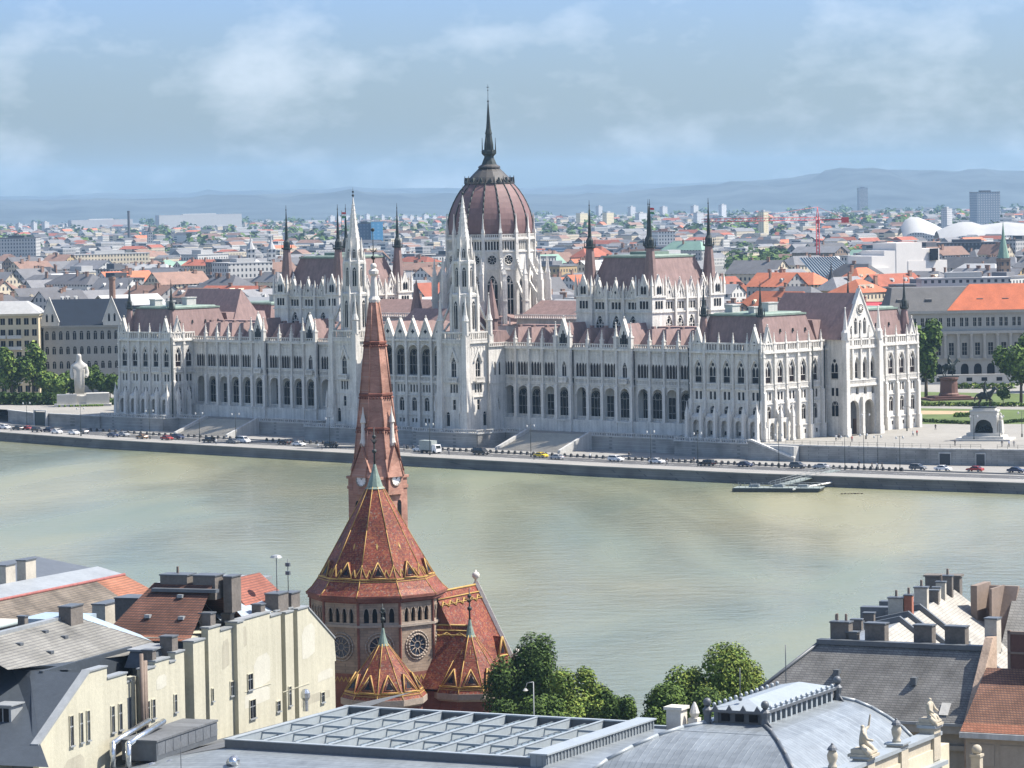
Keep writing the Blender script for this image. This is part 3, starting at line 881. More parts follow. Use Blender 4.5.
        mb.box(28.6, 42.4, 1.2, 5.9, 17.4, 17.9)
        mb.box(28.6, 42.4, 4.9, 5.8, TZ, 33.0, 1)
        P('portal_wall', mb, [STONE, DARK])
        for c in t4:
            put_window(fp, c, 22.6, twin_mesh(2.0, 6.0, GLASSR), .9, 'tall_window')
            put_window(fp, c, 18.2, window_mesh(1.3, 2.1, 'o', (1, 0), GLASS, STONE), .8, 'small_window')
        for c in ac:
            mb = MB(fp); mb.box(c - 1.1, c + 1.1, 4.6, 4.88, TZ, TZ + 4.2); P('door', mb, [plain('dark_oak', (.09, .05, .03), .5)])
        for b in (28.2, 35.95, 43.2):
            mb = MB(fp); ed = b in (28.2, 43.2); w = .8 if ed else .5
            mb.box(b - w, b + w, -1.5 if ed else -.8, .05, TZ, 17.5 if not ed else 33.5)
            mb.box(b - w - .15, b + w + .15, -1.65 if ed else -.95, .05, TZ, TZ + 2.2)
            if ed:
                mb.lathe([(1.25, 33.3), (1.15, 35.5), (.7, 36.2), (.12, 42.2)], 8, b, -.6, math.pi / 8); mb.ball((b, -.6, 42.2), .25)
            P('portal_pier', mb, [STONE])
        for b in (31.75, 35.5, 39.25):
            mb = MB(fp); mb.box(b - .28, b + .28, -.5, .05, 22, 34.4); mb.lathe([(.4, 34.4), (.05, 37.2)], 4, b, -.2, math.pi / 4); P('shaft', mb, [STONE])
        fl = Tx((0, 27.98, 0))
        for (z, me, nm) in ((22.6, W_TALL, 'tall_window'), (18.0, W_PAIR, 'paired_window'), (12.4, W_LOW, 'arched_window')):
            put_window(fl, 135, z, me, .0, nm)
        g = gable_part(fp, 35.5, 33.9, 7.2, 46.7, .8, False)
        for k, (x, zz, hh, w) in enumerate(((-2.0, 35.0, 4.4, 1.2), (2.0, 35.0, 4.4, 1.2), (0, 35.0, 3.8, 1.0), (-4.0, 35.0, 2.2, .8), (4.0, 35.0, 2.2, .8))):
            o = put_window(fp, 35.5 + x, zz, window_mesh(w, hh, 'p', (1, 1), GLASS, STONE, fr=.12), -.15, 'lancet', g)
        m2 = MB(fp @ Tx((35.5, -.22, 41.8)))
        m2.face([(1.35 * math.cos(t), 0, 1.35 * math.sin(t)) for t in [2 * math.pi * k / 20 for k in range(20)]], 0)
        for k in range(6):
            t = math.pi * k / 6; m2.box(-1.35, 1.35, 0, 0, 0, 0) if False else m2.tube((-1.3 * math.cos(t), -.06, -1.3 * math.sin(t)), (1.3 * math.cos(t), -.06, 1.3 * math.sin(t)), .08, n=4, mi=1)
        for k in range(20):
            t, t2 = 2 * math.pi * k / 20, 2 * math.pi * (k + 1) / 20
            m2.tube((1.4 * math.cos(t), -.05, 1.4 * math.sin(t)), (1.4 * math.cos(t2), -.05, 1.4 * math.sin(t2)), .16, n=5, mi=1)
        m2.build('rose_window', [GLASS, STONE], g)
    else:
        # the return towards the wing, and plain outer end
        fr = frame_right(-106.7)
        pavilion_wall(fr, 0.0, 9.4, [2.5, 7.0], True)
        for b in (.3, 4.8): inst('buttress', BUT_B, PARL, fr @ Vector((b, 0, 0)), math.pi / 2)
        eave_parapet(fr, .2, 9.4, [4.8]); gable_part(fr, 2.5, 31.3, 2.0, 37.2)
        mb = MB(frame_left(-132)); wall(mb, -70, 0, [(0, 31.2, [])]); P('wall', mb, [STONE])
        mb = MB(Tx((-106.7, 9.4, 0))); mb.box(-.1, .6, 0, 60, 0, 31.3); P('wall', mb, [STONE])

# dark rainwater pipes at the block corners
for (x, y) in ((131.6, -.75), (-106.2, -.75), (106.6, -.6), (132.7, 21.1), (132.7, 26.4), (-100.5, 8.6)):
    mb = MB(); mb.tube((x, y, TZ), (x, y, 32), .2, n=6); P('downpipe', mb, [DCOPPER])

# --- the wings
WINGC = [30.4, 35.7, 41.0, 46.3, 52.4, 58.5, 63.9, 69.3, 75.5, 81.8, 87.1, 92.4, 97.7, 103.0]
GBL = {4, 8}
D_W = 9.0
for sg in (-1, 1):
    cs = WINGC
    edges = [27.7] + [(a + b) / 2 for a, b in zip(cs, cs[1:])] + [106.7]
    fr = frame_front(D_W)
    for i, c0 in enumerate(cs):
        a0, a1 = sorted((sg * edges[i], sg * edges[i + 1])); c = sg * c0
        g = i in GBL
        f2 = frame_front(D_W - (.8 if g else 0))
        mb = MB(f2)
        w = 4.3 if not g else 3.6
        bands = [(10.4, 19.6, [(c, w, 'o')]), (19.6, 22.7, [])]
        if g: bands += [(22.7, 27.0, [(c, 1.7, 'p')]), (27.0, 31, [])]
        else: bands += [(22.7, 26.7, [(c + x, 1.0, 'p') for x in (-1.68, -.56, .56, 1.68)]), (26.7, 31, [])]
        wall(mb, a0, a1, bands, .22)
        mb.box(a0, a1, -1.3 if not g else -1.0, -.004, 0, 10.4)
        mb.box(a0, a1, -1.35, 5.0, 9.95, 10.404)
        mb.box(a0, a1, -.3, -.004, 20.2, 20.6); mb.box(a0, a1, -.4, -.004, 22.3, 22.6)
        n = int((a1 - a0) / .6)
        balustrade(mb, a0 + .4, a1 - .4, 20.7, 1.5, .55, -.05, .3)
        if not g:
            relief(mb, a0 + .4, a1 - .4, 27.2, 29.4, 4); relief(mb, a0 + .4, a1 - .4, 29.5, 29.9, 8)
            # arch moulding
        pts = arch_pts(c, w + .8, 17.2, 20.0, 'o', 10); pin = arch_pts(c, w + .15, 17.2, 19.68, 'o', 10)
        for (p0, p1, q0, q1) in zip(pts, pts[1:], pin, pin[1:]):
            mb.extrude([(p0[0], -.22, p0[1]), (p1[0], -.22, p1[1]), (q1[0], -.22, q1[1]), (q0[0], -.22, q0[1])], (0, .215, 0))
        balustrade(mb, c - w / 2, c + w / 2, 10.45, .95, .45, .35, .25)
        mb.box(a0, a1, -.65, .2, 30.3, 30.9)
        balustrade(mb, a0, a1, 30.95, 1.2, .8, -.1, .3)
        # back wall of the loggia, ceiling
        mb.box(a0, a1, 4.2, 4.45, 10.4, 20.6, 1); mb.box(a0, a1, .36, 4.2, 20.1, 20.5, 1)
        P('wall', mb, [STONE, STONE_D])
        if i % 4 != 3 or g: put_window(f2, c - 3.7, 10.45, W_LOGGIA, 4.2, 'loggia_window')
        else: put_window(f2, c - 3.7, 10.45, window_mesh(2.4, 6.6, 'r', (1, 2), GLASS, STONE_D), 4.2, 'small_window')
        if g:
            put_window(f2, c, 22.7, window_mesh(1.7, 4.3, 'p', (1, 1), GLASSR, STONE), .34, 'arched_window')
            mb = MB(f2); mb.box(c - 1.5, c + 1.5, -1.1, -.004, 20.9, 21.2); balustrade(mb, c - 1.5, c + 1.5, 21.2, 1.3, .4, -.7, .4); P('balcony', mb, [STONE])
            gable_part(f2, c, 31.0, 2.7, 38.6, .8, False, 5)
            for b in (a0 + .35, a1 - .35):
                inst('buttress', BUT_S, PARL, (b, D_W - .8, 0)); inst('pinnacle', PIN7, PARL, (b, D_W - 1.2, 31.0))
            mb = MB()
            mb.add([(c - 2.6, D_W, 31), (c + 2.6, D_W, 31), (c, D_W, 38), (c - 2.6, D_W + 9, 31), (c + 2.6, D_W + 9, 31), (c, D_W + 9, 38)], [(0, 3, 5, 2), (1, 2, 5, 4)])
            P('bay_roof', mb, [SLATE])
            # low flight of steps at the foot of the bay
        else:
            put_window(f2, c, 22.7, W_TRIPLE, .22, 'lancet_window')
            z0, z1 = 30.8, 36.4; y0, y1 = D_W + .9, D_W + 3.2
            h = (a1 - a0) / 2; q = h * .25
            mb = MB()
            mb.add([(a0, y0, z0), (a1, y0, z0), (c - q, y1, z1), (c + q, y1, z1), (a0, D_W + 12, z0), (a1, D_W + 12, z0), (c - q, D_W + 12, z1), (c + q, D_W + 12, z1)],
                   [(0, 1, 3, 2), (1, 5, 7, 3), (0, 2, 6, 4), (2, 3, 7, 6)])
            mb.box(c - .5, c + .5, y1 + 1, y1 + 2, z1, z1 + .7)
            P('bay_roof', mb, [SLATE])
            if i + 1 < len(cs) and (i + 1) not in GBL:
                inst('buttress', BUT_S, PARL, (sg * edges[i + 1], D_W, 0)); inst('pinnacle', PIN5, PARL, (sg * edges[i + 1], D_W - .3, 31))
    # main roof of the wing behind the bays, and the body under it
    x0, x1 = sorted((sg * 24, sg * 107.2))
    mb = MB(); mb.box(x0, x1, D_W + 8.0, D_W + 20.0, 30.6, 36.8, 0, 0.0, 3.2); P('roof', mb, [SLATE])
    mb = MB(); mb.box(x0, x1, D_W + 4.5, 66, 0, 30.7); P('core', mb, [STONE_D])
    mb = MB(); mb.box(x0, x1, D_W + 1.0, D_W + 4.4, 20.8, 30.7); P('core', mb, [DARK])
    mb = MB(); mb.box(x0 + 2, x1 - 2, 52, 66, 30.7, 36.5, 0, 0, 4.0); P('roof', mb, [SLATE])

# --- the middle block between the river towers
fr = frame_front(0.0)
CC = [-10.4, -5.2, 0.0, 5.2, 10.4]
mb = MB(fr)
def trip(c, w=.75, k=1.25): return [(c + x * k, w, 'r') for x in (-1, 0, 1)]
wall(mb, -17.5, 17.5, [(0, 8.4, []), (8.4, 9.6, [x for c in CC for x in ((c - .7, .8, 'r'), (c + .7, .8, 'r'))]), (9.6, 11.8, []),
                       (11.8, 15.8, [(c, 2.0, 'o') for c in CC]), (15.8, 17.3, []), (17.3, 19.5, [x for c in CC for x in trip(c)]), (19.5, 22.3, []),
                       (22.3, 31.2, [(c, 4.2, 'o') for c in CC]), (31.2, 33.6, [])], .4)
mb.box(-17.5, 17.5, -.35, -.004, 10.5, 10.8); mb.box(-17.5, 17.5, -.35, -.004, 16.3, 16.6); mb.box(-17.5, 17.5, -.5, -.004, 20.1, 20.5)
balustrade(mb, -17.4, 17.4, 20.5, 1.6, .6, -.05, .35)
mb.box(-17.5, 17.5, -.6, .2, 32.4, 33.0)
for c in CC:
    relief(mb, c - 2.2, c + 2.2, 31.5, 32.4, 6)
    pts = arch_pts(c, 4.9, 28.8, 31.6, 'o', 10); pin = arch_pts(c, 4.3, 28.8, 31.28, 'o', 10)
    for (p0, p1, q0, q1) in zip(pts, pts[1:], pin, pin[1:]):
        mb.extrude([(p0[0], -.22, p0[1]), (p1[0], -.22, p1[1]), (q1[0], -.22, q1[1]), (q0[0], -.22, q0[1])], (0, .215, 0))
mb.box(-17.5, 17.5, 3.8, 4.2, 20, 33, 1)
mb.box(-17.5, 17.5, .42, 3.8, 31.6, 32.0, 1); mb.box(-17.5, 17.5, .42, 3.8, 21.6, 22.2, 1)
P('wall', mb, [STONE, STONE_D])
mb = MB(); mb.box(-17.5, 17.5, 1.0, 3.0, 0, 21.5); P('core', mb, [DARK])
for c in CC:
    put_window(fr, c - 3.3, 22.3, W_LOGGIA2, 3.8, 'loggia_window')
    put_window(fr, c, 17.3, window_mesh(.75, 2.2, 'r', (0, 0), GLASS, STONE, 3, 1.25), .4, 'paired_window')
    put_window(fr, c, 11.8, window_mesh(2.0, 4.0, 'o', (1, 1), GLASS, STONE), .4, 'arched_window')
    put_window(fr, c, 8.4, W_BASE, .4, 'basement_window')
    g = gable_part(fr, c, 33.4, 2.35, 38.4, .6)
    mb = MB(); mb.add([(c - 2.5, .3, 33.4), (c + 2.5, .3, 33.4), (c, .3, 38.2), (c - 2.5, 12, 33.4), (c + 2.5, 12, 33.4), (c, 12, 38.2)], [(0, 3, 5, 2), (1, 2, 5, 4)])
    P('bay_roof', mb, [SLATE])
for b in (-13.0, -7.8, -2.6, 2.6, 7.8, 13.0):
    mb = MB(); mb.box(b - .42, b + .42, -.7, .05, TZ, 33.6); mb.box(b - .55, b + .55, -.95, .05, TZ, 16); P('buttress', mb, [STONE])
mb = MB(); mb.add([(-15, 4, 33.4), (15, 4, 33.4), (15, 22, 33.4), (-15, 22, 33.4), (-12, 13, 41.5), (12, 13, 41.5)], [(0, 1, 5, 4), (1, 2, 5), (2, 3, 4, 5), (3, 0, 4), (0, 3, 2, 1)]); P('roof', mb, [SLATE])

# --- river towers
def tower(sx):
    T0 = Tx((sx * 22.6, -1.5, 0))
    mb = MB(T0)
    H = 5.0
    for k in range(4):
        Tk = T0 @ Rz(k * math.pi / 2) @ Tx((0, -H, 0))
        m = MB(Tk)
        wall(m, -H, H, [(0, 8.2, []), (8.2, 12.3, [(-2.6, 1.5, 'o'), (2.6, 1.5, 'o')]), (12.3, 13.0, []), (13.0, 15.9, [(0, 1.2, 'r')]), (15.9, 17.9, []),
                        (17.9, 20.4, [(-1.1, .8, 'r'), (0, .8, 'r'), (1.1, .8, 'r')]), (20.4, 22.5, []), (22.5, 28.2, [(0, 2.0, 'p')]), (28.2, 33, [])], .4)
        m.box(-H, H, -.3, -.004, 16.6, 16.9); m.box(-H, H, -.3, -.004, 20.7, 21.0); m.box(-H - .4, H + .4, -.45, -.004, 32.2, 32.9)
        relief(m, -3.6, 3.6, 33.1, 35.6, 6); m.box(-H, H, -.1, .3, 33, 33.2); balustrade(m, -H, H, 33.0, 2.6, .8, -.05, .35)
        relief(m, -3.8, 3.8, 29.0, 31.6, 6)
        for q in (-1, 1): m.extrude([(q * 1.2, -.4, 27), (q * 2.0, -.4, 27), (0, -.4, 31), (0, -.4, 30)], (0, .396, 0))
        m.box(-1.7, 1.7, -1.0, -.004, 20.9, 21.2); balustrade(m, -1.7, 1.7, 21.2, 1.2, .45, -.6, .4)
        mb.v += m.v if False else []
        P('tower_wall', m, [STONE, DARK], tw[0])
        a = Tk
        for (x, z, me, nm) in ((0, 22.5, window_mesh(2.0, 5.7, 'p', (1, 2), GLASS, STONE), 'tall_window'), (0, 13.0, window_mesh(1.2, 2.9, 'r', (0, 1), GLASS, STONE), 'small_window'),
                               (0, 17.9, window_mesh(.8, 2.5, 'r', (0, 0), GLASS, STONE, 3, 1.1), 'paired_window'),
                               (-2.6, 8.2, window_mesh(1.5, 4.1, 'o', (0, 1), GLASS, STONE), 'arched_window'), (2.6, 8.2, window_mesh(1.5, 4.1, 'o', (0, 1), GLASS, STONE), 'arched_window')):
            if k in (0, 1): put_window(a, x, z, me, .4, nm, tw[0])
    # corner buttresses with set-offs
    for cx, cy in ((-1, -1), (1, -1), (1, 1), (-1, 1)):
        m = MB(T0 @ Tx((cx * H, cy * H, 0)))
        m.box(-1.7, 1.7, -1.7, 1.7, TZ - 2, 12.8, taper=.25)
        m.box(-1.35, 1.35, -1.35, 1.35, 12.8, 20.5, taper=.35)
        m.box(-.95, .95, -.95, .95, 20.5, 34.5, taper=.1)
        for ax, ay in ((-1.4, -1.4), (1.4, -1.4), (-1.4, 1.4), (1.4, 1.4)):
            if ax * cx > 0 or ay * cy > 0:
                m.lathe([(.5, 12.5), (.45, 14.4), (.05, 17.6)], 4, ax * .95, ay * .95, math.pi / 4)
        m.lathe([(1.05, 34.4), (.95, 38.5), (1.15, 38.7), (.6, 40.5), (.08, 46.5)], 8, ph=math.pi / 8); m.ball((0, 0, 46.5), .22)
        P('tower_buttress', m, [STONE], tw[0])
    m = MB(T0); m.box(-H + 1, H - 1, -H + 1, H - 1, 0, 33.2); P('core', m, [DARK], tw[0])
    # upper stages
    m = MB(T0)
    m.prism([(3.9 * math.cos(math.pi / 8 + k * math.pi / 4), 3.9 * math.sin(math.pi / 8 + k * math.pi / 4)) for k in range(8)], 33, 46.4)
    m.lathe([(4.2, 45.6), (4.3, 46.4), (3.6, 46.8)], 8, ph=math.pi / 8)
    m.prism([(3.15 * math.cos(math.pi / 8 + k * math.pi / 4), 3.15 * math.sin(math.pi / 8 + k * math.pi / 4)) for k in range(8)], 46.8, 56)
    m.lathe([(3.5, 55.2), (3.6, 56), (2.7, 56.3)], 8, ph=math.pi / 8)
    m.prism([(2.35 * math.cos(math.pi / 8 + k * math.pi / 4), 2.35 * math.sin(math.pi / 8 + k * math.pi / 4)) for k in range(8)], 56.3, 60.2)
    for k in range(8):
        t = math.pi / 8 + k * math.pi / 4
        for (r, z0, z1, w) in ((4.05, 33, 48.6, .42), (3.25, 46.8, 58.2, .36), (2.45, 56.2, 62.4, .3)):
            x, y = r * math.cos(t), r * math.sin(t)
            m.box(x - w, x + w, y - w, y + w, z0, z1 - 3); m.lathe([(w * 1.5, z1 - 3.1), (w * .9, z1 - 2.0), (.05, z1 + .6)], 4, x, y, math.pi / 4)
    P('tower_stage', m, [STONE], tw[0])
    for k in range(8):        # flying struts from the corner pinnacles, and openings of the stages
        t = k * math.pi / 4
        for (r, z, w, h) in ((3.9, 36.4, 1.3, 8.0), (3.15, 48.6, 1.0, 5.6), (2.35, 57.0, .8, 2.6)):
            ap = r * math.cos(math.pi / 8)
            f = T0 @ Rz(t) @ Tx((0, -ap, 0))
            if k in (0, 1, 2, 7): put_window(f, 0, z, window_mesh(w, h, 'p', (1, 1), GLASS, STONE, fr=.14), -.02, 'louvre', tw[0])
    m = MB(T0)
    for cx, cy in ((-1, -1), (1, -1), (1, 1), (-1, 1)):
        m.tube((cx * 4.6, cy * 4.6, 38), (cx * 2.9, cy * 2.9, 43.5), .38, .3, 4); m.tube((cx * 4.6, cy * 4.6, 35), (cx * 3.1, cy * 3.1, 38), .34, .3, 4)
    P('flying_strut', m, [STONE], tw[0])
    m = MB(T0); m.lathe([(2.3, 60.0), (2.25, 60.6), (1.35, 66), (.12, 75.0)], 8, ph=math.pi / 8)
    for k in range(8):
        t = math.pi / 8 + k * math.pi / 4
        for j in range(9):
            z = 61.5 + j * 1.4; r = 2.2 * (75 - z) / 15 + .1; m.ball((r * math.cos(t), r * math.sin(t), z), .17, 5, 3)
    sp = P('tower_spire', m, [STONE], tw[0])
    m = MB(T0); m.tube((0, 0, 74.8), (0, 0, 78), .1, .03); m.ball((0, 0, 75.6), .4); m.box(-.35, .35, -.06, .06, 76.4, 76.9); m.build('finial', [DCOPPER], sp)
for sx in (-1, 1):
    tw = [PARL]
    tower(sx)

for sx in (-1, 1):
    fr = frame_right(28.6) if sx > 0 else frame_right(-17.0)
    if sx > 0:
        mb = MB(fr)
        wall(mb, 2.0, 9.6, [(0, 12.5, []), (12.5, 16, [(5.6, 1.3, 'p')]), (16, 22.7, []), (22.7, 26.7, [(4.6, .9, 'p'), (6.6, .9, 'p')]), (26.7, 31, [])], .35)
        balustrade(mb, 2, 9.6, 31, 1.2, .8, -.1, .3); mb.box(2, 9.6, -.3, -.004, 20.2, 20.6)
        P('wall', mb, [STONE])
        put_window(fr, 5.6, 12.5, window_mesh(1.3, 3.5, 'p', (0, 1), GLASS, STONE), .35, 'small_window')
        put_window(fr, 5.6, 22.7, window_mesh(.9, 4.0, 'p', (0, 0), GLASSR, STONE, 2, 2.0), .35, 'lancet_window')
    x0, x1 = sorted((sx * 19.0, sx * 28.1))
    mb = MB(); mb.box(x0, x1, 3.0, 12, 0, 31); P('core', mb, [STONE])
    mb = MB(); mb.box(x0, x1, 3.2, 14, 31, 35.5, 0, .4, 3.5); P('roof', mb, [SLATE])

# --- the two chambers
def chamber(sg):
    x0, x1, y0, y1 = sorted((sg * 52, sg * 75))[0] - 2.0, sorted((sg * 52, sg * 75))[1] + 2.0, 18.6, 48.6
    xc, yc = (x0 + x1) / 2, (y0 + y1) / 2
    sides = [(frame_front(y0), x0, x1, [xc - 6.3, xc, xc + 6.3]), (frame_right(x1, 0), y0, y1, [yc - 7.5, yc - 2.5, yc + 2.5, yc + 7.5])]
    for (fr, a0, a1, cs) in sides:
        mb = MB(fr)
        wall(mb, a0, a1, [(0, 32.5, []), (32.5, 39.8, [(c, 3.2, 'p') for c in cs]), (39.8, 41.6, []), (41.6, 43.6, [(c + k, 1.0, 'r') for c in cs for k in (-1.25, 0, 1.25)]), (43.6, 46.5, [])], .4)
        mb.box(a0, a1, -.4, -.004, 40.6, 41.0); mb.box(a0, a1, -.5, -.004, 44.4, 44.8)
        mb.box(a0, a1, -.12, .3, 46.5, 46.8)
        st = 1.15; n = int((a1 - a0) / st)
        for i in range(n + 1):
            x = a0 + i * (a1 - a0) / n; mb.box(x - .17, x + .17, -.3, .1, 44.8, 47.2); mb.lathe([(.28, 47.2), (.04, 48.4)], 4, x, -.1, math.pi / 4)
        P('chamber_wall', mb, [STONE])
        for c in cs:
            put_window(fr, c, 32.5, window_mesh(3.2, 7.3, 'p', (2, 1), GLASS, STONE, fr=.2), .4, 'chamber_window')
            put_window(fr, c, 41.6, window_mesh(1.0, 2.0, 'r', (0, 0), GLASS, STONE, 3, 1.25), .4, 'small_window')
            gable_part(fr, c, 44.8, 1.7, 49.2, .5)
        for a, b in zip(cs, cs[1:]):
            mb = MB(fr); m_ = (a + b) / 2; mb.box(m_ - .4, m_ + .4, -.7, .05, 20, 46); mb.lathe([(.55, 46), (.45, 47.4), (.06, 49.6)], 4, m_, -.3, math.pi / 4); P('chamber_buttress', mb, [STONE])
    mb = MB(); mb.box(x0 + .9, x1 - .9, y0 + .9, y1, 0, 46.4); P('core', mb, [STONE_D])
    rr = mansard('chamber_roof', x0 + 1.4, x1 - 1.4, y0 + 1.4, y1 - 1.4, 45.8, 56.2, 3.4, 3.6)
    mb = MB(); mb.box(xc - 4, xc + 4, yc - 4, yc + 4, 57.0, 57.9); mb.build('roof_lantern', [COPPER], rr)
    for sx in (sorted((sg * 52, sg * 75))):
        for sy in (20.6, 46.6):
            mb = MB(Tx((sx, sy, 0)))
            h = 3.0
            mb.box(-h, h, -h, h, 0, 45.4)
            mb.box(-h - .3, h + .3, -h - .3, h + .3, 40.6, 41.0); mb.box(-h - .35, h + .35, -h - .35, h + .35, 45.0, 45.5)
            for k in range(4):
                q = MB(Tx((sx, sy, 0)) @ Rz(k * math.pi / 2) @ Tx((0, -h, 0)))
                q.extrude([(-1.5, -.1, 45.4), (1.5, -.1, 45.4), (1.5, -.1, 48.2), (0, -.1, 51.6), (-1.5, -.1, 48.2)], (0, .5, 0))
                for x in (-1.7, 1.7): q.lathe([(.36, 45.3), (.3, 48), (.05, 50.4)], 4, x, -.05, math.pi / 4)
                mb_b = len(mb.v); Tsave = mb.T; mb.T = Matrix.Identity(4); mb.add(q.v, q.f, 0); mb.T = Tsave
            for cx in (-h, h):
                for cy in (-h, h): mb.lathe([(.52, 45.4), (.44, 48.2), (.56, 48.3), (.06, 51.4)], 4, cx, cy, math.pi / 4)
            tu = P('turret', mb, [STONE])
            for k in (0, 1):
                f = Tx((sx, sy, 0)) @ Rz(k * math.pi / 2) @ Tx((0, -h, 0))
                put_window(f, 0, 41.8, window_mesh(.8, 2.2, 'r', (0, 0), GLASS, STONE, 3, 1.15), -.02, 'small_window', tu)
                put_window(f, 0, 46.0, window_mesh(.8, 2.4, 'p', (0, 0), GLASS, STONE, 2, 1.1), -.18, 'lancet', tu)
                put_window(f, 0, 33.6, window_mesh(.7, 3.2, 'r', (0, 0), GLASS, STONE, 2, 1.1), -.02, 'small_window', tu)
            mb2 = spire(SP_CH, sx, sy)
    # roofs towards the dome
    xa, xb = sorted((sg * 17, sg * (50)))
    mb = MB(); mb.box(xa, xb, 27, 42, 30, 38.2); P('hall_wall', mb, [STONE_D])
    mb = MB(); mb.add([(xa, 26.4, 38.2), (xb, 26.4, 38.2), (xb, 42.6, 38.2), (xa, 42.6, 38.2), (xa + 3, 34.5, 43.4), (xb - 3, 34.5, 43.4)], [(0, 1, 5, 4), (1, 2, 5), (2, 3, 4, 5), (3, 0, 4), (0, 3, 2, 1)]); P('roof', mb, [SLATE])
    mb = MB(); balustrade(mb, xa, xb, 38.2, 1.3, .8, 26.2, .3); P('parapet', mb, [STONE])
for sg in (-1, 1): chamber(sg)
# flags on the chambers
for sg in (-1, 1):
    mb = MB(); x = sg * 63.5; mb.tube((x, 33.6, 57.5), (x, 33.6, 71), .12, .06)
    fo = P('flagpole', mb, [DCOPPER])
    fl = MB()
    for k, (za, zb) in enumerate(((69.9, 70.5), (69.3, 69.9), (68.7, 69.3))):
        for j in range(6):
            xa, xb = j * .36, (j + 1) * .36
            ya, yb = .25 * math.sin(xa * 2), .25 * math.sin(xb * 2)
            fl.face([(x + .1 + xa, 33.6 + ya, za - xa * .05), (x + .1 + xb, 33.6 + yb, za - xb * .05), (x + .1 + xb, 33.6 + yb, zb - xb * .05), (x + .1 + xa, 33.6 + ya, zb - xa * .05)], 2 - k)
    fl.build('flag', [plain('flag_green', (.03, .2, .07)), plain('flag_white', (.75, .75, .75)), plain('flag_red', (.5, .03, .03))], fo)

# --- dome
DT = Tx((0, 34.0, 0))
NS = 16
mb = MB(DT)
def ring(r, z, n=NS, ph=math.pi / 16): return [(r * math.cos(ph + 2 * math.pi * k / n), r * math.sin(ph + 2 * math.pi * k / n), z) for k in range(n)]
DPROF = [(12.7, 62.4), (12.95, 64.2), (13.0, 66), (12.8, 67.8), (12.4, 69.5), (11.85, 71.1), (11.1, 72.8), (10.2, 74.5), (9.1, 76.2), (7.3, 78.3)]
mb.lathe(DPROF, NS, ph=math.pi / 16, cap=False)
DOME_M = mat('dome_slate', (0.168, 0.10, 0.094), 0.6, 0.22, 0.35, 5.0, 0.25, streak=0.4)
dome = P('dome', mb, [DOME_M])
for k in range(NS):
    t = math.pi / 16 + 2 * math.pi * k / NS
    m = MB(DT)
    for (r0, z0), (r1, z1) in zip(DPROF, DPROF[1:]):
        m.tube((r0 * math.cos(t), r0 * math.sin(t), z0), (r1 * math.cos(t), r1 * math.sin(t), z1), .24, n=5)
    m.build('rib', [DCOPPER], dome)
m = MB(DT)
m.lathe([(7.25, 78.2), (7.5, 78.35), (7.5, 78.6), (7.0, 78.8), (5.9, 80.4), (4.3, 82.0), (3.0, 83.0), (3.4, 83.2), (3.3, 83.6), (2.4, 84.2)], NS, ph=math.pi / 16)
for k in range(NS):
    t = 2 * math.pi * k / NS + math.pi / 16
    m.lathe([(.26, 78.4), (.22, 79.6), (.05, 80.8)], 5, 7.3 * math.cos(t), 7.75 * math.sin(t))
    m.tube((7.2 * math.cos(t), 7.2 * math.sin(t), 78.8), (3.0 * math.cos(t), 3.0 * math.sin(t), 83.0), .17, n=4)
m.build('crown_roof', [mat('crown_lead', (.06, .056, .052), .55, .3, .5, 3)], dome)
m = MB(DT)
for k in range(NS):
    t = 2 * math.pi * (k + .5) / NS + math.pi / 16
    c, s_ = math.cos(t), math.sin(t)
    q = [(7.45, -.55, 78.75), (7.45, .55, 78.75), (7.3, 0, 80.3), (6.2, 0, 80.2)]
    pts = [(r * c - y * s_, r * s_ + y * c, z) for r, y, z in q]
    m.add(pts, [(0, 1, 2), (1, 3, 2), (0, 2, 3)])
m.build('crown_dormers', [DCOPPER], dome)['kind'] = 'stuff'
m = MB(DT)
m.lathe([(2.5, 84.0), (2.2, 84.8), (1.5, 86.4), (1.55, 86.7), (2.35, 87.4), (2.4, 88.2), (2.0, 88.3), (1.9, 88.6)], 8, ph=math.pi / 8)
for k in range(8):
    t = math.pi / 8 + k * math.pi / 4
    m.tube((2.15 * math.cos(t), 2.15 * math.sin(t), 88.2), (2.15 * math.cos(t), 2.15 * math.sin(t), 92.2), .16, .05, 5)
m.lathe([(1.55, 88.5), (1.45, 90.2), (1.1, 92.4), (1.0, 93.2), (1.15, 93.4), (.75, 95), (.18, 102.6), (.1, 103)], 8, ph=math.pi / 8)
m.tube((0, 0, 102.6), (0, 0, 108.3), .09, .04); m.ball((0, 0, 103.2), .32); m.ball((0, 0, 106.5), .2); m.box(-.45, .45, -.04, .04, 107.3, 107.5)
m.build('lantern', [DCOPPER], dome)

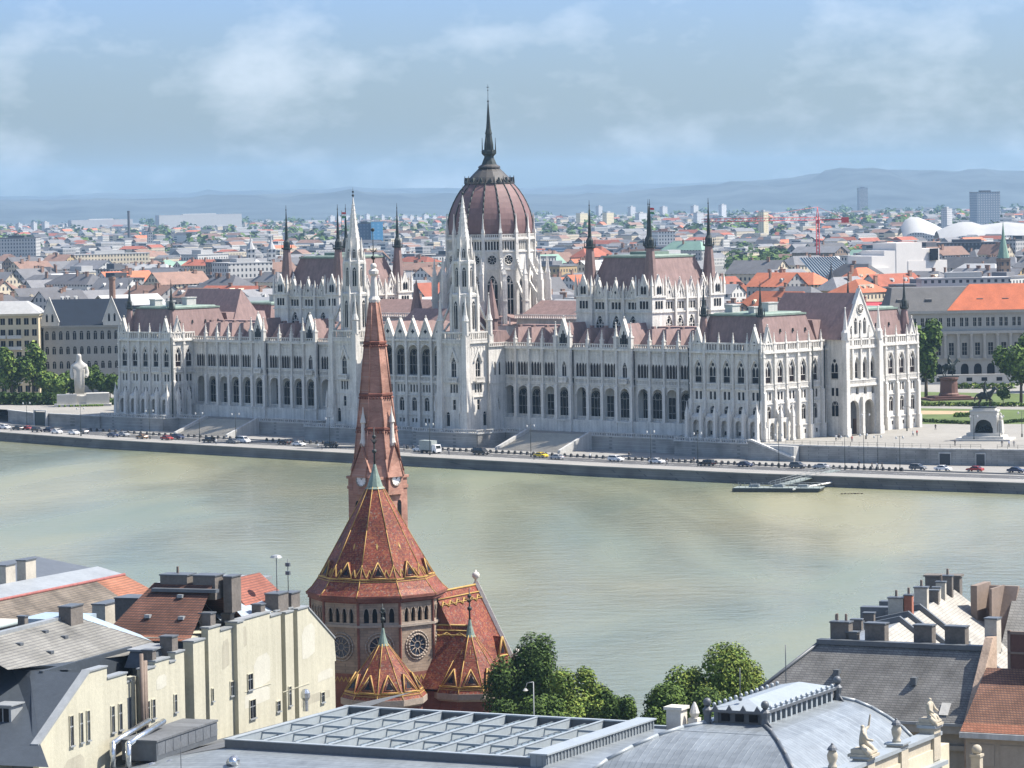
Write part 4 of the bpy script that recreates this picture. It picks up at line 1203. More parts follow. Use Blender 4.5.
# drum, sixteen bays
drum_r = 12.9
side = 2 * drum_r * math.tan(math.pi / 16)
W_DRUM = window_mesh(3.0, 11.7, 'p', (2, 2), GLASS, STONE, fr=.26)
W_ARC = window_mesh(.55, 2.5, 'r', (0, 0), GLASS, STONE, 5, .88)
for k in range(NS):
    f = DT @ Rz(2 * math.pi * k / NS) @ Tx((0, -drum_r, 0))
    m = MB(f)
    wall(m, -side / 2, side / 2, [(30, 39.3, []), (39.3, 51.0, [(0, 3.0, 'p')]), (51.0, 58.6, []), (58.6, 61.1, [((i - 2) * .88, .55, 'r') for i in range(5)]), (61.1, 62.2, [])], .4)
    m.box(-side / 2, side / 2, -.3, -.004, 52.6, 53.0); m.box(-side / 2, side / 2, -.35, -.004, 57.9, 58.3); m.box(-side / 2 - .1, side / 2 + .1, -.55, .3, 61.6, 62.2)
    balustrade(m, -side / 2, side / 2, 62.2, 1.1, .55, -.15, .25)
    d_ = P('drum', m, [STONE])
    ang = 2 * math.pi * k / NS
    front = k in (0, 1, 2, 3, 15, 14, 13)
    if front:
        put_window(f, 0, 39.3, W_DRUM, .4, 'tall_window', d_)
        put_window(f, 0, 58.6, W_ARC, .4, 'arcade_window', d_)
        q = MB(f @ Tx((0, -.03, 55.6)))
        q.face([(1.35 * math.cos(t), 0, 1.35 * math.sin(t)) for t in [2 * math.pi * j / 20 for j in range(20)]], 0)
        for j in range(20):
            t, t2 = 2 * math.pi * j / 20, 2 * math.pi * (j + 1) / 20
            q.tube((1.5 * math.cos(t), -.05, 1.5 * math.sin(t)), (1.5 * math.cos(t2), -.05, 1.5 * math.sin(t2)), .2, n=5, mi=1)
        for j in range(8):
            t = 2 * math.pi * j / 8; q.tube((.35 * math.cos(t), -.05, .35 * math.sin(t)), (1.35 * math.cos(t), -.05, 1.35 * math.sin(t)), .08, n=4, mi=1)
        q.build('rose_window', [GLASS, STONE], d_)
m = MB(DT); m.lathe([(11.6, 30), (11.6, 62.3)], 16, ph=math.pi / 16); P('core', m, [DARK])
# flying buttresses: pier in front of each drum corner, strut, pinnacle
def fly_mesh():
    m = MB()
    m.box(12.6, 13.7, -.5, .5, 30, 60.5)
    m.lathe([(.65, 60.4), (.6, 63.5), (.75, 63.7), (.4, 65), (.06, 69.5)], 4, 13.3, 0, math.pi / 4)
    m.box(16.6, 18.2, -.55, .55, 28, 49.5); m.box(16.4, 18.4, -.7, .7, 43.2, 43.7)
    m.lathe([(.85, 49.4), (.7, 51.2), (.85, 51.4), (.45, 52.6), (.06, 56.5)], 4, 17.4, 0, math.pi / 4)
    m.extrude([(13.5, -.35, 56.5), (13.5, -.35, 54.6), (16.8, -.35, 48.0), (16.8, -.35, 50.2)], (0, .7, 0))
    m.extrude([(13.5, -.3, 49.5), (13.5, -.3, 48.0), (16.8, -.3, 43.0), (16.8, -.3, 44.6)], (0, .6, 0))
    for j in range(6):
        r = 14 + j * .5; m.ball((r, 0, 55.8 - j * 1.0), .2, 5, 3)
    return m.mesh('flying_buttress', [STONE])
FB = fly_mesh()
for k in range(NS):
    t = math.pi / 16 + 2 * math.pi * k / NS
    inst('flying_buttress', FB, PARL, (0, 34, 0), t)
m = MB(DT)
m.lathe([(18.6, 26), (18.6, 36.4)], 16, ph=math.pi / 16); P('dome_hall_wall', m, [STONE])
m = MB(DT); m.lathe([(18.9, 36.3), (12.6, 39.6)], 16, ph=math.pi / 16); P('roof', m, [SLATE])
m = MB(DT)
for k in range(48):
    t = 2 * math.pi * k / 48; r = 18.5; x, y = r * math.cos(t), r * math.sin(t); m.lathe([(.28, 36.3), (.24, 37.6), (.05, 38.8)], 4, x, y)
P('dome_hall_parapet', m, [STONE])
# small slate pyramids beside the dome
for sx in (-1, 1):
    m = MB(Tx((sx * 15.5, 17.5, 0))); m.lathe([(2.0, 34), (1.9, 38.4), (2.4, 38.5), (.1, 50)], 8, ph=math.pi / 8); P('stair_turret', m, [SLATE])
# ================================================================ vegetation
def leaf_mat(name, c, var=.45):
    M = mat(name, c, .8, var, .35, 1.6, 0, spec=.15)
    return M
LEAF_D = leaf_mat('dark_leaves', (.048, .082, .02)); LEAF_M = leaf_mat('green_leaves', (.095, .15, .03)); LEAF_L = leaf_mat('fresh_leaves', (.18, .225, .045))
BARK = mat('bark', (.09, .07, .05), .95, .3, .6, 3)
def crown_mesh(seed, rx, ry, rz, n, leaf, lobes=9, flat=0.0):
    """leaf clumps spread through uneven lobes; origin at crown centre"""
    rnd = random.Random(seed); m = MB()
    L_ = []
    for k in range(lobes):
        a = rnd.uniform(0, 2 * math.pi); u = rnd.uniform(-.75, .95); q = math.sqrt(max(0, 1 - min(1, abs(u)) ** 2)); f = rnd.uniform(.42, .82)
        L_.append((Vector((rx * f * q * math.cos(a) * 1.15, ry * f * q * math.sin(a) * 1.15, rz * u * .68)), rnd.uniform(.28, .5)))
    L_.append((Vector((0, 0, -rz * .1)), .55))
    tot = sum(r * r for _, r in L_)
    for c, r in L_:
        k = int(n * r * r / tot)
        for i in range(k):
            d = Vector((rnd.gauss(0, 1), rnd.gauss(0, 1), rnd.gauss(0, 1) + .25)).normalized()
            t = rnd.uniform(.62, 1.06) if rnd.random() < .85 else rnd.uniform(.2, .7)
            p = c + Vector((d.x * rx * r * t, d.y * ry * r * t, d.z * rz * r * t * 1.05))
            nrm = (d + Vector((rnd.uniform(-.8, .8), rnd.uniform(-.8, .8), rnd.uniform(-.3, .9)))).normalized()
            a = nrm.orthogonal().normalized(); b = nrm.cross(a)
            s_ = leaf * rnd.uniform(.55, 1.3); ang = rnd.uniform(0, 6.28)
            a2 = a * math.cos(ang) + b * math.sin(ang); b2 = nrm.cross(a2)
            q = [p + a2 * s_, p + b2 * s_ * .6 + nrm * s_ * .15, p - a2 * s_, p - b2 * s_ * .6 + nrm * s_ * .1]
            z = rnd.random()
            m.face([tuple(v) for v in q], 0 if z < .5 else (1 if z < .85 else 2))
    return m
def trunk_mesh(h, r, rx, rz, seed):
    rnd = random.Random(seed + 7); m = MB()
    m.tube((0, 0, -.3), (.1, 0, h * .45), r, r * .75, 7); m.tube((.1, 0, h * .45), (0, .1, h), r * .75, r * .3, 6)
    for k in range(6):
        a = k * 1.05 + rnd.uniform(-.3, .3); z = h * rnd.uniform(.4, .8)
        m.tube((0, 0, z), (math.cos(a) * rx * .6, math.sin(a) * rx * .6, z + rz * rnd.uniform(.3, .8)), r * .4, r * .1, 5)
    return m
def tree(loc, h, rx, rz, label, seed, n=2500, leaf=.6, mats=None, group=None, name='tree', ry=None, cat='tree'):
    o = empty(name, loc, 0, label, cat, group)
    trunk_mesh(h - rz * .9, max(.12, h * .025), rx, rz, seed).build('trunk', [BARK], o)
    crown_mesh(seed, rx, ry or rx, rz, n, leaf).build('crown', mats or [LEAF_M, LEAF_D, LEAF_L], o, (0, 0, h - rz))
    return o
def hedge(p, q, w, h, label, seed, n=700, leaf=.35, mats=None, cat='hedge', name='hedge'):
    p, q = Vector(p), Vector(q); d = q - p; rnd = random.Random(seed); m = MB()
    t = d.normalized(); s_ = Vector((-t.y, t.x, 0))
    for i in range(n):
        u, v, z = rnd.random(), rnd.uniform(-.5, .5), rnd.random()
        if rnd.random() < .5: z = 1.0
        c = t * (d.length * u) + s_ * (w * v) + Vector((0, 0, h * z * (.85 + .15 * math.sin(u * 40 + seed))))
        nrm = Vector((rnd.uniform(-1, 1), rnd.uniform(-1, 1), rnd.uniform(0, 1.2))).normalized(); a = nrm.orthogonal().normalized(); b = nrm.cross(a)
        r = leaf * rnd.uniform(.6, 1.3)
        m.face([tuple(c + a * r), tuple(c + b * r * .7), tuple(c - a * r), tuple(c - b * r * .7)], rnd.choice((0, 0, 1, 1, 2)))
    return tag(m.build(name, mats or [LEAF_M, LEAF_D, LEAF_L], None, p), label, cat)

# ================================================================ far bank, right: square, lawns, monuments, ministry
def flat(name, pts, z, mt, kind='structure', label=None, cat=None):
    m = MB(); m.face([(p.x, p.y, z) for p in pts]); o = m.build(name, [mt]); tag(o, kind=kind); return o
def G(px, py): return atz(px, py, TZ)
flat('lawn', [G(905, 391.5), G(1040, 394), G(1045, 402), G(905, 404)], TZ + .004, LAWN)
flat('lawn', [G(905, 408), G(1048, 410), G(1052, 424), G(905, 424)], TZ + .004, LAWN)
PATH = mat('sandy_path', (.33, .25, .15), .95, .2, .1, 1)
flat('sand_path', [G(905, 410.5), G(985, 411), G(985, 414), G(905, 414.5)], TZ + .008, PATH)
hedge(G(900, 405.5), G(1050, 406.5), 5, 1.0, 'long low clipped hedge crossing the lawn behind the equestrian monument', 3, 1600, .5)
hedge(G(955, 417), G(985, 416), 4, 1.1, 'short clipped hedge on the sandy path beside the equestrian monument', 4, 500, .4)
hedge(G(905, 421), G(975, 424.5), 2, .8, 'dark low hedge edging the lawn along the sunlit square', 5, 900, .4, [LEAF_D, LEAF_D, LEAF_M])
hedge(G(1000, 424), G(1050, 419), 2, .8, 'dark low hedge running right of the equestrian monument', 6, 600, .4, [LEAF_D, LEAF_D, LEAF_M])
hedge(G(955, 388.5), G(1015, 388.5), 5, 1.6, 'flowering hedge in front of the arcaded ministry', 8, 700, .6)
p = G(926, 398); tree((p.x, p.y, TZ), 25.5, 7.0, 11.5, 'tall dark tree between the palace end wall and the ministry', 11, 4200, .75, [LEAF_D, LEAF_M, LEAF_M])
p = G(1021, 404); tree((p.x, p.y, TZ), 22.5, 8.6, 10.0, 'broad leafy tree on the lawn right of the monuments, its crown almost to the ground', 12, 4600, .7, [LEAF_D, LEAF_M, LEAF_M])
p = G(1003, 403); tree((p.x, p.y, TZ), 5.2, 2.4, 2.4, 'small round shrub left of the broad leafy tree', 13, 700, .4, [LEAF_D, LEAF_M, LEAF_M], None, 'shrub', None, 'shrub')
p = G(1040, 392); tree((p.x, p.y, TZ), 20, 8.0, 9.0, 'tree at the right edge in front of the ministry arcade', 14, 2500, .8, [LEAF_D, LEAF_M, LEAF_M])

BRONZE = mat('dark_bronze', (.03, .038, .034), .45, .4, .6, 3, metal=.4)
def skin_mesh(name, joints, edges, mats, sub=2, root=0, facemat=None):
    """one continuous body grown over a skeleton: joints = [(x, y, z, rx, ry)]"""
    me = bpy.data.meshes.new(name)
    me.from_pydata([j[:3] for j in joints], edges, [])
    o = bpy.data.objects.new(name, me); COL.objects.link(o)
    md = o.modifiers.new('Skin', 'SKIN'); md.use_smooth_shade = True
    sv = me.skin_vertices[0].data
    for i, j in enumerate(joints):
        sv[i].radius = (j[3], j[4] if len(j) > 4 else j[3]); sv[i].use_root = (i == root)
    if sub:
        ms = o.modifiers.new('Sub', 'SUBSURF'); ms.levels = sub; ms.render_levels = sub
    dg = bpy.context.evaluated_depsgraph_get()
    r = bpy.data.meshes.new_from_object(o.evaluated_get(dg))
    bpy.data.objects.remove(o); bpy.data.meshes.remove(me)
    r.name = name
    r.materials.clear()
    for mt in mats: r.materials.append(mt)
    if facemat:
        for p in r.polygons: p.material_index = facemat(p.center)
    return r
def horse_mesh():
    """standing horse facing +x, withers about 1.6, one foreleg raised"""
    j = [(-.55, 0, 1.30, .42, .40),      # 0 croup
         (0, 0, 1.25, .42, .44), (.5, 0, 1.32, .42, .42), (.82, 0, 1.62, .3, .26), (1.05, 0, 2.0, .22, .18), (1.22, 0, 2.2, .16, .12), (1.5, 0, 2.0, .10, .09), (1.62, 0, 1.9, .08, .07),
         # fore legs
         (.58, .18, 1.0, .15, .14), (.60, .18, .62, .09, .09), (.58, .18, .18, .065, .065), (.62, .18, .04, .085, .085),
         (.58, -.18, 1.0, .15, .14), (.92, -.18, .82, .085, .085), (.80, -.18, .48, .06, .06), (.74, -.18, .38, .08, .08),
         # hind legs
         (-.58, .19, 1.0, .20, .18), (-.45, .2, .78, .14, .13), (-.78, .2, .5, .085, .085), (-.70, .2, .15, .065, .065), (-.64, .2, .04, .085, .085),
         (-.58, -.19, 1.0, .20, .18), (-.35, -.2, .78, .14, .13), (-.62, -.2, .5, .085, .085), (-.52, -.2, .15, .065, .065), (-.46, -.2, .04, .085, .085),
         # tail, ears
         (-.9, 0, 1.4, .10, .10), (-1.15, 0, 1.0, .11, .10), (-1.12, 0, .6, .07, .07), (1.16, .07, 2.42, .035, .035), (1.16, -.07, 2.42, .035, .035)]
    e = [(0, 1), (1, 2), (2, 3), (3, 4), (4, 5), (5, 6), (6, 7), (2, 8), (8, 9), (9, 10), (10, 11), (2, 12), (12, 13), (13, 14), (14, 15), (0, 16), (16, 17), (17, 18), (18, 19), (19, 20),
         (0, 21), (21, 22), (22, 23), (23, 24), (24, 25), (0, 26), (26, 27), (27, 28), (5, 29), (5, 30)]
    return skin_mesh('horse', j, e, [BRONZE], 1, 1)
def rider_mesh(arm_up):
    j = [(0, 0, 1.78, .2, .2), (0, 0, 2.05, .2, .24), (.02, 0, 2.35, .2, .27), (.03, 0, 2.52, .1, .1), (.05, 0, 2.72, .13, .12), (.05, 0, 2.9, .1, .09),
         (.18, .3, 1.62, .13, .13), (.35, .38, 1.2, .1, .1), (.22, .4, .78, .08, .08), (.38, .42, .72, .07, .06),
         (.18, -.3, 1.62, .13, .13), (.35, -.38, 1.2, .1, .1), (.22, -.4, .78, .08, .08), (.38, -.42, .72, .07, .06),
         (.02, .3, 2.4, .1, .1), (.12, .42, 2.1, .08, .08), (.42, .2, 2.0, .06, .06),
         (.02, -.3, 2.4, .1, .1)] + ([(.1, -.5, 2.7, .08, .08), (.25, -.55, 3.1, .06, .06)] if arm_up else [(.1, -.44, 2.1, .08, .08), (.3, -.5, 1.85, .06, .06)])
    e = [(0, 1), (1, 2), (2, 3), (3, 4), (4, 5), (0, 6), (6, 7), (7, 8), (8, 9), (0, 10), (10, 11), (11, 12), (12, 13), (2, 14), (14, 15), (15, 16), (2, 17), (17, 18), (18, 19)]
    return skin_mesh('rider', j, e, [BRONZE], 1, 0)
def monument(px, py, hz, yaw, label, ped, sc, arm):
    p = G(px, py); o = empty('equestrian_monument', (p.x, p.y, TZ), yaw, label, 'monument')
    top = ped(o)
    h = inst('horse', horse_mesh(), o, (0, 0, top), 0, sc)
    inst('rider', rider_mesh(arm), o, (0, 0, top), 0, sc)
    m = MB(); m.box(-1.35 * sc, 1.3 * sc, -.5 * sc, .5 * sc, top - .25, top + .05); m.build('plinth', [BRONZE], o)
    return o
WHITE_ST = mat('bright_limestone', (.47, .455, .41), .8, .14, .3, 2, .2)
def ped1(o):
    m = MB()
    m.box(-7.5, 7.5, -5.0, 5.0, 0, .5); m.box(-5.6, 5.6, -4.0, 4.0, .5, 1.2); m.box(-4.6, 4.6, -2.6, 2.6, 1.2, 2.0)
    m.build('base_steps', [WHITE_ST], o)
    m = MB()
    wall(MB(), 0, 1, [])
    for sy in (-1, 1):
        f = Matrix.Identity(4) if sy < 0 else Rz_(math.pi)
        m2 = MB(f @ Tx_(Vector((0, -2.0, 0)))); wall(m2, -3.6, 3.6, [(2.0, 5.6, [(0, 5.0, 'o')]), (5.6, 7.6, [])], 1.0); m.v, m.f, m.mi, m.sm = m.v, m.f, m.mi, m.sm
        T0 = m.T; m.T = Matrix.Identity(4); m.add(m2.v, m2.f, 0)
    m.box(-3.6, 3.6, -2.0, 2.0, 7.55, 7.6); m.box(-3.595, -2.6, -1.995, 1.995, 2, 7.59); m.box(2.6, 3.595, -1.995, 1.995, 2, 7.59)
    m.box(-3.8, 3.8, -2.2, 2.2, 7.61, 8.1); m.box(-3.0, 3.0, -1.5, 1.5, 8.1, 8.6)
    m.box(3.6, 5.0, -1.6, 1.6, 2.0, 5.4, 0, .25)
    m.build('pedestal', [WHITE_ST], o)
    m = MB()       # reclining figures group inside the arch, a dark bronze relief
    m.box(-2.4, 2.4, -.9, .9, 2.0, 2.6); m.box(-2.45, 2.45, -.3, .3, 2.6, 5.5)
    for i in range(7):
        m.ball((-2 + i * .65, -.8, 2.9 + .3 * math.sin(i * 2)), .45, 7, 5, 0, 1, .8, 1.2); m.ball((-2 + i * .65, -.85, 3.6 + .3 * math.sin(i * 2)), .2, 6, 4)
    m.build('bronze_relief', [BRONZE], o)
    m = MB()
    for (x, y, hh) in ((4.3, -.4, 1.4), (4.3, .7, 1.1)): m.ball((x, y, 5.4 + hh * .5), .45, 7, 6, 0, 1, 1, hh * 1.2); m.ball((x, y, 5.6 + hh * 1.1), .26, 6, 5)
    m.build('stone_figure', [WHITE_ST], o)
    return 8.85
def Rz_(a): return Matrix.Rotation(a, 4, 'Z')
def ped2(o):
    RG = mat('red_granite', (.14, .075, .06), .7, .25, .4, 3)
    m = MB(); m.box(-8, 8, -6, 6, 0, .6); m.box(-6, 6, -4.5, 4.5, .6, 1.2); m.build('base_steps', [RG], o)
    m = MB(); m.lathe([(3.3, 1.2), (3.3, 1.8), (2.9, 2.2), (2.7, 6.2), (3.1, 6.6), (3.1, 7.2)], 16, sm=False); m.build('pedestal', [RG], o); return 7.45
monument(985, 440, 0, PYAW + .45, 'dark bronze rider on a white arched stone pedestal at the edge of the sunlit square', ped1, 2.35, True)
monument(949, 399.5, 0, .2, 'dark bronze rider on a round red granite pedestal on the lawn', ped2, 2.4, False)

# the ministry behind the lawn
def window_grid(o, mw, spots, rz=0.0, name='window'):
    for i, (x, y, z) in enumerate(spots):
        w = inst(name, mw, o, (x, y, z), rz)
STUCCO = mat('grey_stucco', (.33, .32, .285), .9, .15, .2, 2, .1, streak=.3)
RED_TILE = mat('red_tile_roof', (.42, .12, .055), .8, .25, .25, 3, .3)
GREY_ROOF = mat('grey_slate_roof', (.10, .098, .095), .8, .22, .3, 3, .3)
def ministry():
    p = G(962, 387); Y = 1262.0; x0 = aty(893, 387, Y).x; X1 = aty(1050, 387, Y).x; Wd = X1 - x0
    o = empty('ministry_building', (x0, Y, TZ), 0, 'long grey palace with arcade, columned storey and part red, part grey hipped roof', 'building')
    m = MB()
    n = 12; b = Wd / n; cs = [b * (i + .5) for i in range(n)]
    wall(m, 0, Wd, [(0, 6.3, [(c, b * .6, 'o') for c in cs]), (6.3, 9.3, []), (9.3, 13.6, [(c, 1.7, 'r') for c in cs]), (13.6, 19.4, []), (19.4, 22.4, [(c + k, 1.1, 'r') for c in cs for k in (-.9, .9)]), (22.4, 24.4, [])], .4)
    m.box(0, Wd, 1.5, 30, 0, 24.4); m.box(-.5, Wd + .5, -1.0, -.004, 24.0, 25.0); m.box(0, Wd, -.5, -.004, 7.6, 8.2); m.box(0, Wd, -1.6, -.004, 16.8, 17.8)
    m.build('wall', [STUCCO], o)
    for i, c in enumerate(cs):
        w = MB(); w.face([(c - b * .31, .9, 0), (c + b * .31, .9, 0), (c + b * .31, .9, 6.3), (c - b * .31, .9, 6.3)]); w.build('arch_opening', [GLASS], o)
        inst('window', window_mesh(1.7, 4.3, 'r', (1, 2), GLASS, STUCCO), o, (c, .38, 9.3))
        inst('upper_window', window_mesh(1.1, 3.0, 'r', (1, 1), GLASS, STUCCO, 2, 1.8), o, (c, .38, 19.4))
    for i in range(n + 1):
        m = MB(); m.lathe([(.75, 8.2), (.7, 8.8), (.58, 9.2), (.5, 15.8), (.8, 16.8)], 10, b * i, -.9); m.build('column', [STUCCO], o)
    m = MB(); bx = b * 1.5; m.extrude([(bx - 5.5, -1.8, 17.8), (bx + 5.5, -1.8, 17.8), (bx, -1.8, 20.4)], (0, 1.7, 0)); m.build('pediment', [WHITE_ST], o)
    xm = aty(955, 300, Y).x - x0
    m = MB(); m.box(-1.2, Wd + 1, -1.0, 30, 25.01, 33.0, 0, 2, 8.5); m.build('roof', [GREY_ROOF], o)
    m = MB(); m.add([(xm - 3, -1.25, 25.05), (Wd + 1, -1.25, 25.05), (Wd + 1, 7.2, 34.0), (xm + 6, 7.2, 34.0), (xm - 3, 24, 25.05)], [(0, 1, 2, 3), (0, 3, 4)]); m.build('roof', [RED_TILE], o)
    for x, rr in ((xm + 9, 1), (xm + 18, 1), (xm + 28, 1), (xm - 9, 0), (xm - 19, 0)):
        m = MB(); m.extrude([(x - 1.1, 2.2, 27.6), (x + 1.1, 2.2, 27.6), (x + 1.1, 2.2, 29.0), (x - 1.1, 2.2, 29.0)], (0, 5, 1.2)); m.build('roof_dormer', [GREY_ROOF], o)
    # low white wall in front
    m = MB(); m.box(-3, Wd, -16, -15.2, 0, 3.0); m.box(-3.2, Wd, -16.2, -15.0, 3.0, 3.3)
    lw = empty('low_wall', (x0, Y, TZ), 0, 'low white wall with dark openings in front of the ministry arcade', 'wall'); m.build('wall_face', [WHITE_ST], lw)
    for k in range(9): q = MB(); q.box(3 + k * 5.2, 5 + k * 5.2, -16.05, -16.02, .9, 2.2); q.build('opening', [GLASS], lw)
ministry()

# ================================================================ far bank, left: white monument, trees, gabled block, cream block
p = G(83, 406); mo = empty('white_monument', (p.x, p.y, TZ), .1, 'tall white statue of a cloaked figure on a broad white pedestal by the embankment', 'monument')
m = MB(); m.box(-9.5, 9.5, -3.5, 3.5, 0, .8); m.box(-8.6, -2.0, -2.5, 2.5, .8, 4.0); m.box(1.2, 8.8, -2.5, 2.5, .8, 4.3); m.box(-2.2, 1.4, -1.8, 2.2, .8, 3.4); m.build('pedestal', [WHITE_ST], mo)
jj = [(-.8, 0, 4.0, 1.5, 1.3), (-.9, 0, 6.5, 1.7, 1.4), (-.95, 0, 9.5, 2.1, 1.5), (-1, 0, 12.2, 2.2, 1.5), (-1, 0, 14.0, 1.6, 1.3), (-1, -.1, 15.2, .75, .7), (-1, -.2, 16.6, 1.0, 1.05), (-1, -.1, 17.6, .7, .8),
      (-3.0, 0, 13.2, .9, .9), (-3.5, -.3, 10.8, .8, .8), (-3.0, -.9, 9.0, .7, .7), (1.1, 0, 13.2, .9, .9), (1.7, -.3, 10.8, .8, .8), (1.0, -1.1, 9.6, .7, .7)]
ee = [(0, 1), (1, 2), (2, 3), (3, 4), (4, 5), (5, 6), (6, 7), (4, 8), (8, 9), (9, 10), (4, 11), (11, 12), (12, 13)]
inst('statue', skin_mesh('statue', jj, ee, [WHITE_ST], 2, 2), mo)
m = MB()
for k in range(9):
    x = -2.7 + k * .42; m.tube((x, -1.45, 12.5), (x * .8 - .2, -1.35, 4.2), .16, .22, 5)
m.build('cloak', [WHITE_ST], mo)
for i, (px, py, hh, rx, rz, lab) in enumerate(((12, 399, 18.5, 6.0, 8.2, 'leafy tree at the left edge before the cream block of flats'), (33, 398, 19.0, 6.4, 8.6, 'leafy tree right of the one at the left edge, before the cream block'),
                                              (52, 399, 9.0, 5.5, 4.2, 'low spreading tree left of the white monument'), (93, 397, 11.5, 4.2, 5.4, 'dark tree right behind the white monument'),
                                              (110, 398, 9.5, 4.2, 4.5, 'dark tree between the white monument and the palace corner'), (70, 397, 9.0, 3.2, 4.2, 'dark clipped tree close behind the white monument'))):
    p = G(px, py); tree((p.x, p.y, TZ), hh, rx, rz, lab, 30 + i, 2200, .75, [LEAF_D, LEAF_M, LEAF_M] if i > 2 else [LEAF_M, LEAF_D, LEAF_L])
hedge(G(-10, 404), G(62, 404.5), 9, 3.6, 'wide dark hedge along the left part of the embankment', 41, 2200, .7, [LEAF_D, LEAF_D, LEAF_M])
hedge(G(100, 404), G(114, 405), 4, 2.0, 'short dark hedge right of the white monument', 42, 500, .5, [LEAF_D, LEAF_D, LEAF_M])
flat('lawn', [G(-20, 402), G(110, 402), G(110, 404), G(-20, 404)], TZ + .004, LAWN)
m = MB()
p = G(82, 405.6)
for k in range(26):
    a = k * .37; x, y = -8 + k * .62, -6.2 + .6 * math.sin(k * 2.1)
    m.ball((p.x + x, p.y + y, TZ + .35), .42, 5, 4)
tag(m.build('flower_bed', [LEAF_M]), kind='stuff')

def gabled_block():
    Y = 1292.0; z0 = TZ; x0 = aty(44, 360, Y).x; x1 = aty(127, 360, Y).x; Wd = x1 - x0
    o = empty('gabled_building', (x0, Y, z0), 0, 'long grey four-storey building with dark blue roof between two stone gables', 'building')
    H = aty(80, 325.5, Y).z - z0
    fl = [(.14, .26), (.36, .47), (.575, .69), (.79, .92)]
    n = 12; b = Wd / n; cs = [b * (i + .5) for i in range(n)]
    m = MB(); bands = []; zz = 0
    for (a, c) in fl: bands += [(zz, H * a, []), (H * a, H * c, [(x, 1.25, 'o') for x in cs])]; zz = H * c
    bands.append((zz, H, [])); wall(m, 0, Wd, bands, .4); m.box(0, Wd, .8, 24, 0, H); m.box(-.5, Wd + .5, -.7, -.004, H - .7, H)
    m.build('wall', [mat('pale_grey_stucco', (.27, .265, .24), .9, .15, .2, 2)], o)
    for (a, c) in fl:
        for x in cs: inst('window', window_mesh(1.25, H * (c - a), 'o', (1, 1), GLASS, STUCCO), o, (x, .35, H * a))
    m = MB(); m.add([(0, -.6, H), (Wd, -.6, H), (Wd, 12, H + 9.2), (0, 12, H + 9.2), (Wd, 24, H), (0, 24, H)], [(0, 1, 2, 3), (3, 2, 4, 5)]); m.build('roof', [mat('blue_slate_roof', (.009, .016, .028), .9, .2, .3, 3)], o)
    for x in (1.5, Wd - 6):
        m = MB(); m.extrude([(x - 2.2, -.9, H - .01), (x + 4.2, -.9, H - .01), (x + 4.2, -.9, H + 1), (x + 1, -.9, H + 9.6), (x - 2.2, -.9, H + 1)], (0, 1.0, 0))
        for sx in (-1, 1): m.extrude([(x + 1, -1.2, H + 9.6), (x + 1, -1.2, H + 10.4), (x + 1 + sx * 3.5, -1.2, H + 1.4), (x + 1 + sx * 3.2, -1.2, H + 1)], (0, 1.5, 0))
        g = m.build('gable', [WHITE_ST], o)
        for k in (-1.0, 1.0): inst('window', window_mesh(.7, 2.8, 'o', (0, 1), GLASS, STUCCO), g, (x + 1 + k, -.93, H + 1.4))
gabled_block()
def cream_block():
    Y = 1285.0; z0 = TZ; x0 = aty(-24, 360, Y).x; x1 = aty(39, 360, Y).x; Wd = x1 - x0; H = aty(20, 316, Y).z - z0
    o = empty('apartment_building', (x0, Y, z0), 0, 'cream block of flats with shaded balconies at the left edge', 'building')
    m = MB(); n = 8; b = Wd / n; cs = [b * (i + .5) for i in range(n)]; bands = []; zz = 0; F = 7
    for f in range(F): za = H * (f + .22) / F; zb = H * (f + .8) / F; bands += [(zz, za, []), (za, zb, [(c, 1.7, 'r') for c in cs])]; zz = zb
    bands.append((zz, H, [])); wall(m, 0, Wd, bands, .4); m.box(0, Wd, .7, 20, 0, H); m.box(-.6, Wd + .6, -.9, 20, H, H + .8)
    m.build('wall', [mat('cream_stucco', (.52, .44, .30), .9, .12, .2, 2)], o)
    for f in range(F):
        for c in cs: inst('window', window_mesh(1.7, H * .58 / F, 'r', (1, 0), GLASS, STUCCO), o, (c, .35, H * (f + .22) / F))
    for f in range(1, F - 1):
        for k in (2, 4):
            m = MB(); c = b * k + b; m.box(c - b * .9, c + b * .9, -1.6, -.004, H * f / F, H * f / F + .25); m.box(c - b * .9, c + b * .9, -1.6, -1.5, H * f / F + .25, H * f / F + 1.2); m.build('balcony', [WHITE_ST], o)
    m = MB(); m.box(-1, Wd + 1, -1, 21, H + .8, H + 5, 0, 6, 8); m.build('roof', [mat('grey_sheet_roof', (.30, .30, .29), .6, .15, .2, 1)], o)
cream_block()

